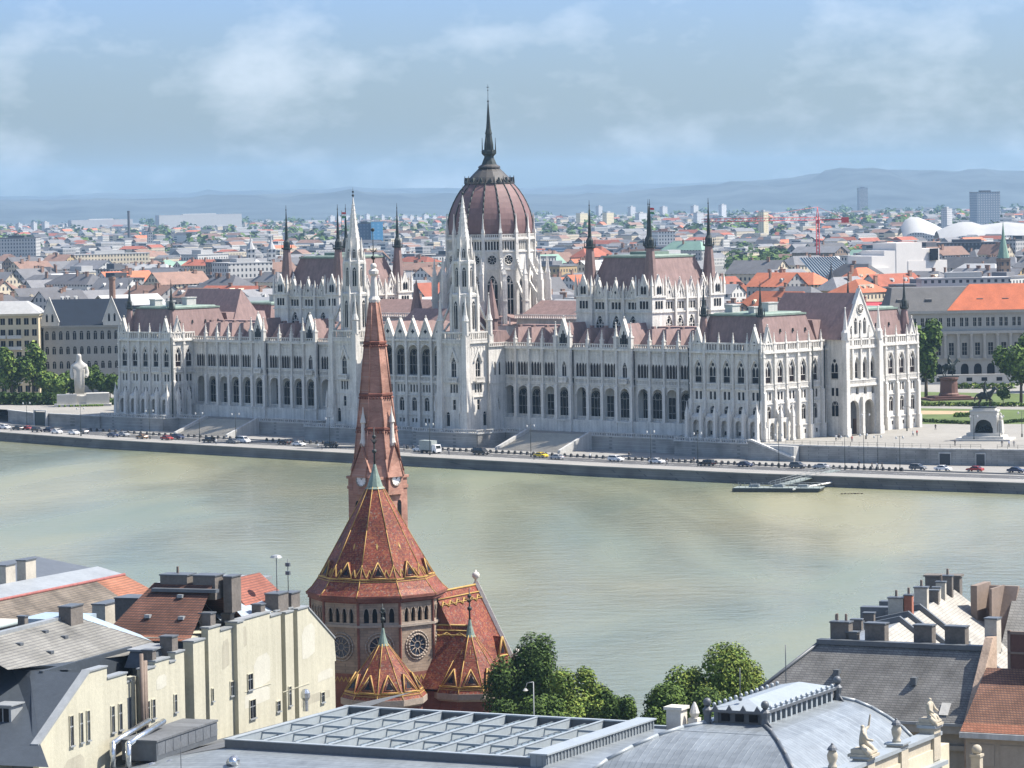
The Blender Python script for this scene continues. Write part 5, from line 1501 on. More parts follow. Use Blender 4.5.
# ================================================================ cars, people, lamps, bollards on the quay
RUB = plain('tyre_rubber', (.02, .02, .02), .8); CHROME = plain('hub_metal', (.4, .4, .4), .35, .8)
CARGLASS = plain('car_glass', (.015, .018, .02), .08)
PAINTS = {k: plain('paint_' + k, c, .25) for k, c in dict(white=(.72, .72, .71), black=(.012, .012, .014), silver=(.36, .37, .38), grey=(.12, .125, .13), red=(.30, .03, .025), navy=(.02, .03, .07), yellow=(.70, .50, .03), brown=(.22, .12, .05)).items()}
LAMPR = plain('tail_lamp', (.35, .02, .02), .3); LAMPW = plain('head_lamp', (.6, .6, .58), .2)
def car_proto(kind):
    root = empty('parked_car', (0, 0, 0))
    Lh = 2.2 if kind != 'van' else 2.5; w = .88
    if kind == 'sedan': prof = [(-2.2, .35), (-2.22, .75), (-2.1, .92), (-1.45, .98), (1.05, .95), (1.9, .82), (2.2, .65), (2.22, .35)]; cab = [(-1.55, .96), (-1.0, 1.42), (.35, 1.44), (1.15, .94)]
    elif kind == 'suv': prof = [(-2.2, .4), (-2.25, .9), (-2.15, 1.08), (1.0, 1.08), (1.95, .98), (2.22, .75), (2.22, .4)]; cab = [(-2.05, 1.06), (-1.85, 1.66), (.3, 1.68), (1.15, 1.06)]
    else: prof = [(-2.5, .4), (-2.52, 1.2), (1.5, 1.2), (2.2, 1.05), (2.5, .75), (2.5, .4)]; cab = [(-2.5, 1.18), (-2.42, 2.05), (.85, 2.05), (1.7, 1.18)]
    m = MB(); m.extrude([(x, -w, z) for x, z in prof], (0, 2 * w, 0))
    n = len(cab); m.add([(x, -w * .97, z) if z < 1.25 and i in (0, n - 1) else (x, -w * .8, z) for i, (x, z) in enumerate(cab)] + [(x, w * .97, z) if i in (0, n - 1) else (x, w * .8, z) for i, (x, z) in enumerate(cab)],
                        [(0, 1, 2, 3), (4, 5, 6, 7)[::-1], (0, 4, 5, 1), (1, 5, 6, 2), (2, 6, 7, 3)])
    body = m.build('body', [PAINTS['white']], root)
    body.material_slots[0].link = 'OBJECT'
    g = MB()
    (xa, za), (xb, zb), (xc, zc), (xd, zd) = cab
    def lerp(a, b, t): return a + (b - a) * t
    for sy in (-1, 1):
        q = []
        for (x, z, yy) in ((lerp(xa, xb, .15) + .12, lerp(za, zb, .15), .95), (xb + .12, lerp(za, zb, .88), .835), (xc - .08, lerp(zd, zc, .88), .835), (lerp(xd, xc, .15) - .12, lerp(zd, zc, .15), .95)):
            q.append((x, sy * (w * yy + .012), z))
        g.face(q)
    def screen(x0, z0, x1, z1, off):
        g.face([(lerp(x0, x1, .12) + off, -w * .84, lerp(z0, z1, .12)), (lerp(x0, x1, .12) + off, w * .84, lerp(z0, z1, .12)), (lerp(x0, x1, .9) + off, w * .74, lerp(z0, z1, .9)), (lerp(x0, x1, .9) + off, -w * .74, lerp(z0, z1, .9))])
    screen(xd, zd, xc, zc, .03); screen(xa, za, xb, zb, -.03)
    g.build('window_glass', [CARGLASS], root)
    for x in (-Lh + .85, Lh - .85):
        for sy in (-1, 1):
            t = MB(); y0 = sy * (w - .16); y1 = sy * (w + .03)
            t.tube((x, y0, .33), (x, y1, .33), .33, n=12); ty = t.build('wheel', [RUB], root)
            h = MB(); h.tube((x, y1, .33), (x, y1 + sy * .012, .33), .19, n=10); h.build('rim', [CHROME], ty)
    for sy in (-1, 1):
        h = MB(); h.box(Lh - .04, Lh + .03, sy * .62 - .18, sy * .62 + .18, .62, .76); h.build('headlight', [LAMPW], root)
        h = MB(); h.box(-Lh - .04, -Lh + .03, sy * .66 - .14, sy * .66 + .14, .72, .88); h.build('tail_light', [LAMPR], root)
    return root
PROTO = {k: car_proto(k) for k in ('sedan', 'suv', 'van')}
KIDS = {}
for k, r in PROTO.items(): KIDS.update(kids_of(r))
used = set()
def quay_dir(p):
    best = min(range(len(QEDGE) - 1), key=lambda i: ((QEDGE[i] + QEDGE[i + 1]) / 2 - p).length)
    d = QEDGE[best + 1] - QEDGE[best]; return math.atan2(d.y, d.x)
CARS = [(5, 429, 'sedan', 'white', 'white car at the far left of the quay road'), (18, 430, 'sedan', 'black', 'dark car next to the red car near the left edge'), (28, 430, 'sedan', 'red', 'red car parked by the dark gateway on the left'),
        (37, 432, 'suv', 'black', 'black car just right of the dark gateway'), (49, 432, 'suv', 'navy', 'dark high car left of the white car below the white monument'), (57, 433.5, 'sedan', 'white', 'white car close behind the dark high car below the white monument'),
        (74, 434.5, 'sedan', 'white', 'white car below the right side of the white monument'), (83, 433.5, 'sedan', 'grey', 'dark grey car touching the white one below the white monument'), (113, 437, 'sedan', 'navy', 'dark blue car below the far left corner of the palace'),
        (124, 436.3, 'sedan', 'silver', 'silver car below the far left corner of the palace'), (142, 438.7, 'sedan', 'brown', 'brown car below the left corner block'), (167, 440, 'sedan', 'red', 'dark red car left of the navy car below the corner block'),
        (178, 439.2, 'suv', 'navy', 'navy high car below the sunlit return of the left corner block'), (209, 442.4, 'suv', 'black', 'black car left of the white van by the left steps'), (243, 443, 'van', 'white', 'white van at the foot of the left flight of steps'),
        (233, 443.4, 'sedan', 'grey', 'grey car tucked behind the white van'), (284, 444.5, 'sedan', 'black', 'long black car right of the left flight of steps'), (299, 446, 'sedan', 'white', 'white car right behind the long black car by the left steps'),
        (331, 447.4, 'suv', 'black', 'black car just left of the red brick steeple'), (420, 451.6, 'suv', 'white', 'white car next to the grey box lorry'), (481, 454.8, 'van', 'black', 'black minibus below the right river tower'),
        (541, 457.4, 'sedan', 'yellow', 'yellow taxi at the foot of the right flight of steps'), (557, 459.3, 'sedan', 'silver', 'small silver car right of the yellow taxi'), (616, 461.4, 'suv', 'white', 'white car right of the right flight of steps'),
        (657, 463.4, 'sedan', 'white', 'white low car below the right wing of the palace'), (707, 465.8, 'suv', 'black', 'black car left of the dark car below the right corner block'), (745, 466.6, 'sedan', 'navy', 'dark blue car below the right corner block'),
        (798, 468.2, 'suv', 'grey', 'dark grey car beside the landing stage gangway'), (821, 468.8, 'sedan', 'silver', 'silver car at the head of the landing stage gangway'), (918, 470.2, 'suv', 'grey', 'grey car left of the white car below the square'),
        (943, 470.8, 'sedan', 'white', 'white car below the equestrian monument'), (975, 471.6, 'sedan', 'red', 'dark red car below the equestrian monument'), (1016, 472.6, 'sedan', 'navy', 'dark blue car at the right edge of the quay road')]
for i, (px, py, kind, colr, lab) in enumerate(CARS):
    p = atz(px, py, QZ + .008)
    r = PROTO[kind] if kind not in used else copy_tree(PROTO[kind], KIDS)
    used.add(kind)
    tag(r, lab, 'car', 'cars along the far quay')
    r.location = p; r.rotation_euler = (0, 0, quay_dir(p) + (math.pi if i % 3 == 1 else 0))
    for c in r.children:
        if c.name.startswith('body'):
            c.material_slots[0].link = 'OBJECT'; c.material_slots[0].material = PAINTS[colr]
# grey box lorry
p = atz(430, 453.2, QZ + .008); lo = empty('box_lorry', p, quay_dir(p), 'grey box lorry parked behind the white car left of the towers', 'lorry')
m = MB(); m.box(-3.2, 1.7, -1.15, 1.15, .9, 3.6); m.build('cargo_box', [plain('grey_panel', (.27, .30, .285), .5)], lo)
m = MB(); m.extrude([(1.8, -1.1, .5), (3.5, -1.1, .5), (3.5, -1.1, 1.4), (3.1, -1.1, 2.5), (1.8, -1.1, 2.5)], (0, 2.2, 0)); cb = m.build('cab', [PAINTS['white']], lo)
m = MB(); m.face([(3.52, -.95, 1.45), (3.52, .95, 1.45), (3.15, .9, 2.35), (3.15, -.9, 2.35)]); m.build('windscreen', [CARGLASS], cb)
m = MB(); m.box(-3.2, 3.4, -.5, .5, .5, .9); m.build('chassis', [RUB], lo)
for x in (-2.2, 2.6):
    for sy in (-1, 1):
        m = MB(); m.tube((x, sy * .8, .48), (x, sy * 1.12, .48), .48, n=12); m.build('wheel', [RUB], lo)

# bollards, lamps
def q_off(px, off):
    """point of the quay at picture column px, off metres behind the edge"""
    e = offset(QEDGE, off)
    for a, b in zip(e, e[1:]):
        pa, pb = a.x / a.y * FPX + 512, b.x / b.y * FPX + 512
        if pa <= px <= pb: return a.lerp(b, (px - pa) / (pb - pa))
    return e[-1]
m = MB(); m.box(-.32, .32, -.32, .32, 0, .75, 0, .05); m.lathe([(.30, .75), (.34, .82), (.2, 1.0), (.02, 1.05)], 8); BOL = m.mesh('bollard', [plain('dark_iron', (.025, .026, .028), .6)])
k = 0
px = 90.0
GAPS = [(250, 268), (342, 400)]
while px < 905:
    if not any(a < px < b for a, b in GAPS):
        p = q_off(px, 21.0)
        o = inst('bollard', BOL, None, (p.x, p.y, QZ + .002), quay_dir(p))
        tag(o, 'squat dark bollard in the row between quay road and terrace wall', 'bollard', 'bollards along the quay road')
    px += 6.2
m = MB(); strip(m, offset(QEDGE, 22.2), offset(QEDGE, 22.7), QZ + .35)
for a, b in zip(offset(QEDGE, 22.2), offset(QEDGE, 22.2)[1:]): m.face([(a.x, a.y, QZ), (b.x, b.y, QZ), (b.x, b.y, QZ + .35), (a.x, a.y, QZ + .35)])
struct('pavement_kerb', m, [PAVE])
def lamp_mesh(h, arm=True):
    a = MB(); a.tube((0, 0, 0), (0, 0, h), .11, .06, 6); a.lathe([(.22, 0), (.2, .8), (.12, .95)], 8)
    b = MB()
    b.tube((-1.1, 0, h - .1), (1.1, 0, h - .1), .04, n=4)
    c = MB()
    for x in (-1.1, 1.1): c.lathe([(.16, h - .75), (.24, h - .55), (.2, h - .2), (.06, h - .1)], 8, x, 0)
    return a.mesh('pole', [DCOPPER]), b.mesh('arm', [DCOPPER]), c.mesh('lantern', [plain('lamp_glass', (.5, .5, .48), .3)])
LM = lamp_mesh(9.0)
LAMPS = [(27, 430), (81, 436), (150, 439), (199.6, 442), (236, 443), (330, 448), (430, 455), (531, 457), (651, 464), (698, 466), (779, 468), (845, 470), (864, 468), (878, 470), (900, 471)]
near_of = ['left of the gateway', 'below the white monument', 'below the left corner block', 'right of the left corner block', 'in front of the left steps', 'left of the brick steeple', 'behind the box lorry', 'in front of the yellow taxi', 'below the right wing', 'left of the right corner block', 'at the sunlit palace corner', 'at the head of the gangway', 'right of the gangway', 'before the long plain wall', 'left of the grey car below the square']
for (px, py), nn in zip(LAMPS, near_of):
    p = atz(px, py, QZ); o = empty('street_lamp', p, quay_dir(p) + 1.2, 'slim dark twin-arm street lamp on the quay ' + nn, 'street lamp', 'street lamps on the far quay')
    for nm, me in zip(('pole', 'arm', 'lantern'), LM): inst(nm, me, o)
LM2 = lamp_mesh(7.0)
for px, py, nn in ((907, 431, 'before the sunlit portal'), (974, 441, 'left of the equestrian pedestal'), (1000, 441, 'right of the equestrian pedestal'), (1022, 437, 'at the right edge of the square'), (866, 439, 'behind the square railing')):
    p = G(px, py); o = empty('street_lamp', p, .4, 'slim dark street lamp on the square ' + nn, 'street lamp', 'street lamps on the square')
    for nm, me in zip(('pole', 'arm', 'lantern'), LM2): inst(nm, me, o)

# people: one standing and one walking figure, each a continuous body
SKIN = plain('skin', (.45, .28, .2), .6); HAIR = plain('dark_hair', (.03, .02, .015), .7); TROUS = plain('dark_trousers', (.03, .035, .05), .8); TOPM = plain('shirt', (.5, .5, .5), .8)
def body(walk):
    s = .24 if walk else .05
    j = [(0, 0, .95, .13, .16), (0, 0, 1.2, .12, .15), (0, 0, 1.42, .12, .19), (0, 0, 1.52, .055, .055), (.02, 0, 1.64, .09, .085), (.01, 0, 1.74, .075, .07),
         (s, .1, .52, .075, .075), (s * 1.2, .11, .10, .05, .05), (s * 1.2 + .14, .11, .04, .045, .04), (-s, -.1, .52, .075, .075), (-s * 1.6, -.11, .12, .05, .05), (-s * 1.6 + .14, -.11, .05, .045, .04),
         (0, .22, 1.4, .055, .055), (-s * .6, .27, 1.13, .045, .045), (.05 - s * .6, .27, .88, .035, .035), (0, -.22, 1.4, .055, .055), (s * .6, -.27, 1.13, .045, .045), (.05 + s * .6, -.27, .88, .035, .035)]
    e = [(0, 1), (1, 2), (2, 3), (3, 4), (4, 5), (0, 6), (6, 7), (7, 8), (0, 9), (9, 10), (10, 11), (2, 12), (12, 13), (13, 14), (2, 15), (15, 16), (16, 17)]
    def fm(c):
        if c.z > 1.68 or (c.z > 1.58 and c.x < -.02): return 3
        if c.z > 1.5 or (abs(c.y) > .22 and c.z < .95): return 2
        return 1 if c.z > .93 else 0
    return skin_mesh('person', j, e, [TROUS, TOPM, SKIN, HAIR], 1, 0, fm)
BODY = [body(False), body(True)]
TOPS = {}
for k, c in dict(white=(.7, .7, .68), black=(.02, .02, .02), red=(.4, .04, .04), blue=(.06, .12, .3), grey=(.2, .2, .2), green=(.06, .16, .08)).items(): TOPS[k] = plain('top_' + k, c, .8)
PEOPLE = [(404, 451, 'q', 'black', 'standing by the wall right of the brick steeple'), (449, 455, 'q', 'grey', 'on the quay edge right of the box lorry'), (534, 460, 'q', 'black', 'beside the yellow taxi'), (590, 459, 'q', 'white', 'at the foot of the right steps'),
          (629, 458, 'q', 'black', 'right of the white car by the steps'), (667, 466, 'q', 'grey', 'just right of the white low car'), (694, 464, 'q', 'black', 'left of the black car below the wing'), (721, 467, 'q', 'black', 'right of the black car below the wing'),
          (859, 467, 'q', 'black', 'right of the gangway head'), (872, 469, 'q', 'black', 'with others by the lamp right of the gangway'), (877, 469, 'q', 'white', 'in pale clothes by the lamp right of the gangway'), (882, 469, 'q', 'black', 'furthest right of the group by the lamp'),
          (836, 441, 't', 'white', 'at the railing before the palace end, in pale top'), (839, 440, 't', 'black', 'at the railing beside the one in a pale top'), (852, 442, 't', 'red', 'in red walking along the railing'), (913, 436.5, 't', 'white', 'crossing the square near the portal'),
          (917, 436, 't', 'red', 'in red crossing the square'), (935.5, 430, 't', 'black', 'in dark clothes alone in the middle of the square'), (955, 446, 't', 'black', 'by the railing left of the monument'), (1002, 447, 't', 'black', 'by the railing right of the monument'),
          (1009, 447, 't', 'blue', 'in blue right of the monument'), (1014, 447, 't', 'grey', 'in grey at the right edge of the square'), (287, 418, 't', 'black', 'on the terrace above the left steps'), (318, 449, 'q', 'white', 'walking between the parked cars left of the steeple'), (322, 449.5, 'q', 'grey', 'second walker left of the steeple'),
          (216, 444.5, 'q', 'white', 'beside the black car left of the white van'), (11, 431.5, 'q', 'white', 'at the far left by the white car')]
for i, (px, py, w_, c, lab) in enumerate(PEOPLE):
    p = atz(px, py, QZ if w_ == 'q' else TZ)
    o = inst('person', BODY[i % 2], None, p, i * 1.7)
    tag(o, 'person in %s clothes %s' % ({'white': 'white', 'black': 'dark', 'red': 'red', 'blue': 'blue', 'grey': 'grey', 'green': 'green'}[c], lab) if len(lab.split()) < 12 else 'person ' + lab, 'person', 'people on the far bank')
    o.material_slots[1].link = 'OBJECT'; o.material_slots[1].material = TOPS[c]

# ================================================================ landing stage with its gangway
p = atz(778, 491, 0); a = atz(735, 491, 0); b = atz(823, 491.5, 0)
yaw = math.atan2((b - a).y, (b - a).x); Ln = (b - a).length
ls = empty('landing_stage', (a + b) / 2 * 1 + Vector((0, 0, 0)), yaw, 'flat grey landing stage moored in the river off the right corner block', 'pontoon')
ls.location = ((a.x + b.x) / 2, (a.y + b.y) / 2, 0)
HULL = plain('dark_hull', (.03, .035, .035), .5); DECK = plain('pale_deck', (.19, .22, .205), .7); STEEL = plain('galvanised_steel', (.2, .22, .22), .5, .3)
m = MB(); h = Ln / 2; m.extrude([(-h, -3.2, -.4), (h - .8, -3.2, -.4), (h, -3.2, .9), (-h, -3.2, .9)], (0, 6.4, 0)); m.build('hull', [HULL], ls)
m = MB(); m.box(-h + .15, h - .15, -3.1, 3.1, .905, 1.05); m.build('deck', [DECK], ls)
m = MB()
for y in (-3.0, 3.0):
    for z in (1.5, 1.95): m.tube((-h + .2, y, z), (h - .3, y, z), .05, n=4)
    for k in range(15): x = -h + .2 + k * (2 * h - .5) / 14; m.tube((x, y, 1.05), (x, y, 2.0), .05, n=4)
m.build('railing', [STEEL], ls)
for k, x in enumerate((-h * .55, .0, h * .55)):
    m = MB(); m.box(x - 1.3, x + 1.3, -1.0, 1.2, 1.05, 1.75, 0, .15); m.build('locker', [STEEL], ls)
m = MB()
for x in (-h + .8, h - 1.0):
    m.tube((x, 2.6, 1.05), (x, 2.6, 1.7), .14, n=8)
m.build('mooring_bollard', [HULL], ls)
p1 = atz(775, 487, 1.05); p2 = atz(836, 471, QZ)
gw = empty('gangway', p1, math.atan2((p2 - p1).y, (p2 - p1).x), 'long grey gangway rising from the landing stage to the quay', 'gangway')
d = (p2 - p1); Lg = math.hypot(d.x, d.y); dz = d.z + .1
m = MB(); m.extrude([(0, -1.4, .0), (Lg, -1.4, dz), (Lg, -1.4, dz + .2), (0, -1.4, .2)], (0, 2.8, 0)); m.build('walkway', [DECK], gw)
for y in (-1.4, 1.4):
    m = MB(); m.tube((0, y, 1.3), (Lg, y, 1.3 + dz), .06, n=4); m.tube((0, y, .75), (Lg, y, .75 + dz), .05, n=4)
    for k in range(13): x = Lg * k / 12; m.tube((x, y, .1 + dz * k / 12), (x, y, 1.3 + dz * k / 12), .05, n=4)
    m.build('side_rail', [STEEL], gw)
p1 = atz(793, 489.5, .8); p2 = atz(843, 480.5, 1.2)
m = MB(Tx_(-p1)); m.tube(p1, p2, .22, n=6); tag(m.build('mooring_boom', [plain('white_paint', (.75, .74, .70), .5)], None, p1), 'white mooring boom slanting from the landing stage to the quay wall', 'mooring boom')
p1 = atz(856, 481.5, 1.5); p2 = atz(860, 486.5, .0)
m = MB(Tx_(-p1)); m.tube(p1, p2, .18, n=6); tag(m.build('mooring_pole', [plain('white_pole', (.75, .74, .70), .5)], None, p1), 'short white pole leaning at the quay wall right of the landing stage', 'pole')
m = MB(); p = atz(851, 494, 0)
for k in range(7): m.tube((p.x - 2.5 + k * .8, p.y + .4 * math.sin(k * 2), .05), (p.x - 1.9 + k * .8, p.y + .5 * math.sin(k * 3), .12), .16, n=5)
tag(m.build('driftwood', [BARK]), 'dark driftwood floating right of the landing stage', 'driftwood')
# ================================================================ the city behind
def facade_mat(name, col, win=(.05, .055, .065), pw=2.9, ph=3.5, var=.12, rnd=.12):
    """rendered wall whose rows of windows are part of the surface (houses a kilometre and more away)"""
    M = bpy.data.materials.new(name); M.use_nodes = True
    t, N, K, b = nodes_of(M); b.inputs['Roughness'].default_value = .85; b.inputs['Specular IOR Level'].default_value = .2
    c = N.new('ShaderNodeTexCoord'); s = N.new('ShaderNodeSeparateXYZ'); K(c.outputs['Object'], s.inputs[0])
    a = N.new('ShaderNodeMath'); a.operation = 'ADD'; K(s.outputs[0], a.inputs[0]); K(s.outputs[1], a.inputs[1])
    def cell(src, p, lo, hi):
        d = N.new('ShaderNodeMath'); d.operation = 'DIVIDE'; d.inputs[1].default_value = p; K(src, d.inputs[0])
        f = N.new('ShaderNodeMath'); f.operation = 'FRACT'; K(d.outputs[0], f.inputs[0])
        g = N.new('ShaderNodeMath'); g.operation = 'GREATER_THAN'; g.inputs[1].default_value = lo; K(f.outputs[0], g.inputs[0])
        l = N.new('ShaderNodeMath'); l.operation = 'LESS_THAN'; l.inputs[1].default_value = hi; K(f.outputs[0], l.inputs[0])
        m_ = N.new('ShaderNodeMath'); m_.operation = 'MULTIPLY'; K(g.outputs[0], m_.inputs[0]); K(l.outputs[0], m_.inputs[1]); return m_.outputs[0]
    h, v = cell(a.outputs[0], pw, .3, .72), cell(s.outputs[2], ph, .3, .82)
    mm = N.new('ShaderNodeMath'); mm.operation = 'MULTIPLY'; K(h, mm.inputs[0]); K(v, mm.inputs[1])
    n = N.new('ShaderNodeTexNoise'); n.inputs['Scale'].default_value = .2; n.inputs['Detail'].default_value = 4; K(c.outputs['Object'], n.inputs['Vector'])
    r = N.new('ShaderNodeValToRGB'); r.color_ramp.elements[0].color = (*[x * (1 - var) for x in col], 1); r.color_ramp.elements[1].color = (*[min(1, x * (1 + var)) for x in col], 1)
    K(n.outputs['Fac'], r.inputs['Fac'])
    oi = N.new('ShaderNodeObjectInfo'); hs = N.new('ShaderNodeHueSaturation'); ma = N.new('ShaderNodeMath'); ma.operation = 'MULTIPLY_ADD'; ma.inputs[1].default_value = rnd * 2; ma.inputs[2].default_value = 1 - rnd
    K(oi.outputs['Random'], ma.inputs[0]); K(ma.outputs[0], hs.inputs['Value']); K(r.outputs[0], hs.inputs['Color'])
    x = N.new('ShaderNodeMixRGB'); x.inputs['Color2'].default_value = (*win, 1); K(mm.outputs[0], x.inputs['Fac']); K(hs.outputs[0], x.inputs['Color1'])
    K(x.outputs[0], b.inputs['Base Color'])
    return M
CW = {'cream': facade_mat('cream_house_wall', (.52, .45, .33)), 'white': facade_mat('white_house_wall', (.50, .49, .455)), 'grey': facade_mat('grey_house_wall', (.34, .335, .32)),
      'ochre': facade_mat('ochre_house_wall', (.42, .31, .17)), 'brown': facade_mat('brown_house_wall', (.24, .18, .135))}
CR = {'red': mat('city_red_roof', (.27, .085, .05), .85, .28, .2, 2, .2, rnd=.25), 'orange': mat('city_orange_roof', (.40, .135, .07), .85, .22, .2, 2, .2, rnd=.15), 'brown': mat('city_brown_roof', (.20, .125, .095), .85, .25, .2, 2, .2, rnd=.25),
      'grey': mat('city_grey_roof', (.15, .15, .155), .8, .25, .2, 2, .2, rnd=.3), 'dark': mat('city_dark_roof', (.075, .075, .08), .8, .25, .2, 2, .2, rnd=.3), 'white': mat('city_white_roof', (.36, .36, .35), .7, .1, .1, 1, rnd=.1),
      'crimson': mat('city_crimson_roof', (.30, .035, .045), .8, .22, .2, 2, .2), 'green': mat('city_green_roof', (.17, .27, .21), .7, .2, .2, 2)}
CHM = mat('chimney_brick', (.24, .15, .11), .9, .3, .5, 3)
ZONES = [(115, 'beyond the gabled building far left'), (265, 'beyond the left corner block'), (400, 'behind the left chamber roof'), (456, 'left of the great dome'), (590, 'right of the great dome'), (722, 'behind the right chamber roof'), (865, 'beyond the sunlit right block'), (2000, 'beyond the ministry roof')]
def zone(px):
    for x, z in ZONES:
        if px < x: return z
def city_house(x, y, w, d, h, rh, rz, wc, rc, kind, rnd, label, group, parts=True):
    o = empty('city_house', (x, y, TZ), rz, label, 'house', group)
    m = MB(); m.box(-w / 2, w / 2, -d / 2, d / 2, -.5, h)
    if kind == 'gabled':
        for sx in (-1, 1): m.face([(sx * w / 2, -d / 2, h), (sx * w / 2, d / 2, h), (sx * w / 2, 0, h + rh)])
    m.build('wall', [CW[wc]], o)
    m = MB()
    if kind == 'flat':
        m.box(-w / 2 - .3, w / 2 + .3, -d / 2 - .3, d / 2 + .3, h + .01, h + .9); k = rnd.uniform(.1, .3) * w
        m.box(-k, k * rnd.uniform(.3, 1), -d * .3, d * .25, h + .9, h + rnd.uniform(2.5, 4.5))
    elif kind == 'gabled':
        e = .6; m.add([(-w / 2 - e, -d / 2 - e, h - .35), (w / 2 + e, -d / 2 - e, h - .35), (w / 2 + e, d / 2 + e, h - .35), (-w / 2 - e, d / 2 + e, h - .35), (-w / 2 - e, 0, h + rh + .05), (w / 2 + e, 0, h + rh + .05)], [(0, 1, 5, 4), (2, 3, 4, 5)])
    else:
        q = min(w, d) * .42; m.add([(-w / 2 - .5, -d / 2 - .5, h + .01), (w / 2 + .5, -d / 2 - .5, h + .01), (w / 2 + .5, d / 2 + .5, h + .01), (-w / 2 - .5, d / 2 + .5, h + .01), (-w / 2 + q, 0, h + rh), (w / 2 - q, 0, h + rh)], [(0, 1, 5, 4), (1, 2, 5), (2, 3, 4, 5), (3, 0, 4), (0, 3, 2, 1)])
    ro = m.build('roof', [CR[rc]], o)
    if parts:
        for k in range(rnd.randint(1, 3)):
            m = MB(); cx, cy = rnd.uniform(-.4, .4) * w, rnd.uniform(-.2, .2) * d; t = rnd.uniform(.5, 1.3)
            zt = h + (rh if kind != 'flat' else 1) + rnd.uniform(.6, 1.8); m.box(cx - t, cx + t, cy - .45, cy + .45, h + .2, zt); m.box(cx - t - .15, cx + t + .15, cy - .6, cy + .6, zt + .002, zt + .25); m.build('chimney', [CHM], o)
        if kind != 'flat' and y < 2000:
            for k in range(rnd.randint(0, 3)):
                m = MB(); cx = rnd.uniform(-.38, .38) * w; z0 = h + rh * .3; yy = -d * .36
                m.extrude([(cx - .9, yy, z0 - .6), (cx + .9, yy, z0 - .6), (cx + .9, yy, z0 + 1.1), (cx, yy, z0 + 1.9), (cx - .9, yy, z0 + 1.1)], (0, d * .22, 0)); m.build('dormer', [CW[wc]], o)
    return o
rnd = random.Random(77)
Y = 1375.0; nh = 0
while Y < 2900:
    row = 'front' if Y < 1700 else ('middle' if Y < 2250 else 'back')
    px = -30 + rnd.uniform(-20, 10)
    while px < 1050:
        w = rnd.uniform(20, 46); d = rnd.uniform(13, 20); y = Y + rnd.uniform(-24, 24)
        wpx = w / y * FPX
        c = px + wpx / 2; px += wpx * rnd.uniform(1.0, 1.22)
        if 462 < c < 522: continue
        if 296 < c < 330 or 606 < c < 700:
            if Y < 2050: continue
        if c > 885 and y < 1420: continue
        x = (c - 512) / FPX * y
        if 690 < c < 800 and y > 2050: continue        # railway and trees
        if 806 < c < 968 and 2000 < y < 2200: continue
        h = rnd.uniform(14, 23); rh = rnd.uniform(4, 7.5)
        kind = rnd.choices(('gabled', 'hipped', 'flat'), (.5, .28, .22))[0]
        wc = rnd.choices(list(CW), (.30, .30, .2, .1, .1))[0]
        if 700 < c < 905 and y < 1950: rc = rnd.choices(('orange', 'crimson', 'red', 'grey', 'dark'), (.34, .14, .2, .16, .16))[0]; kind = rnd.choices(('gabled', 'hipped'), (.6, .4))[0]
        else: rc = rnd.choices(('red', 'orange', 'brown', 'grey', 'dark', 'white', 'green'), (.08, .025, .20, .32, .18, .16, .035))[0]
        if kind == 'flat': rc = rnd.choices(('white', 'grey', 'dark'), (.55, .3, .15))[0]; h += 3
        rz = PYAW + rnd.choice((0, math.pi / 2)) + rnd.uniform(-.14, .14)
        lab = '%s house with %s %s roof in the %s rows %s' % (wc, rc, kind, row, zone(c))
        city_house(x, y, w, d, h, rh, rz, wc, rc, kind, rnd, lab, '%s %s roofed houses, %s rows %s' % (wc, rc, row, zone(c)), True)
        nh += 1
    Y += 62 + (Y - 1375) * .035
print('city houses', nh)

# the rest of the city out to the hills, one mass
def far_city():
    m = MB(); r = random.Random(5)
    mats = [CW['cream'], CW['white'], CW['grey'], CR['red'], CR['grey'], CR['white'], CR['brown'], CR['dark'], CR['orange']]
    for i in range(3000):
        y = 2880 * (9800 / 2880) ** (r.random() ** .8)
        c = r.uniform(-30, 1054)
        if 690 < c < 860 and y < 3500 and r.random() < .85: continue
        x = (c - 512) / FPX * y; w = r.uniform(9, 38); d = r.uniform(9, 18); h = r.uniform(6, 19)
        if r.random() < .06: w *= 2.4; h = r.uniform(8, 12)
        a = PYAW + r.choice((0, math.pi / 2)) + r.uniform(-.15, .15); T = Matrix.Translation((x, y, TZ)) @ Rz_(a); m.T = T
        wm = r.choices((0, 1, 2), (.35, .4, .25))[0]
        m.box(-w / 2, w / 2, -d / 2, d / 2, -1, h, wm)
        if r.random() < .5:
            rm = r.choices((3, 4, 6, 7, 8), (.12, .42, .28, .13, .05))[0]; rh = r.uniform(2, 5)
            m.add([(-w / 2, -d / 2, h + .02), (w / 2, -d / 2, h + .02), (w / 2, d / 2, h + .02), (-w / 2, d / 2, h + .02), (-w / 2, 0, h + rh), (w / 2, 0, h + rh)], [(0, 1, 5, 4), (2, 3, 4, 5), (0, 4, 3), (1, 2, 5)], rm)
        else: m.box(-w / 2, w / 2, -d / 2, d / 2, h + .02, h + .6, r.choice((5, 4, 7, 5)))
    tag(m.build('far_city', mats), kind='stuff')
far_city()
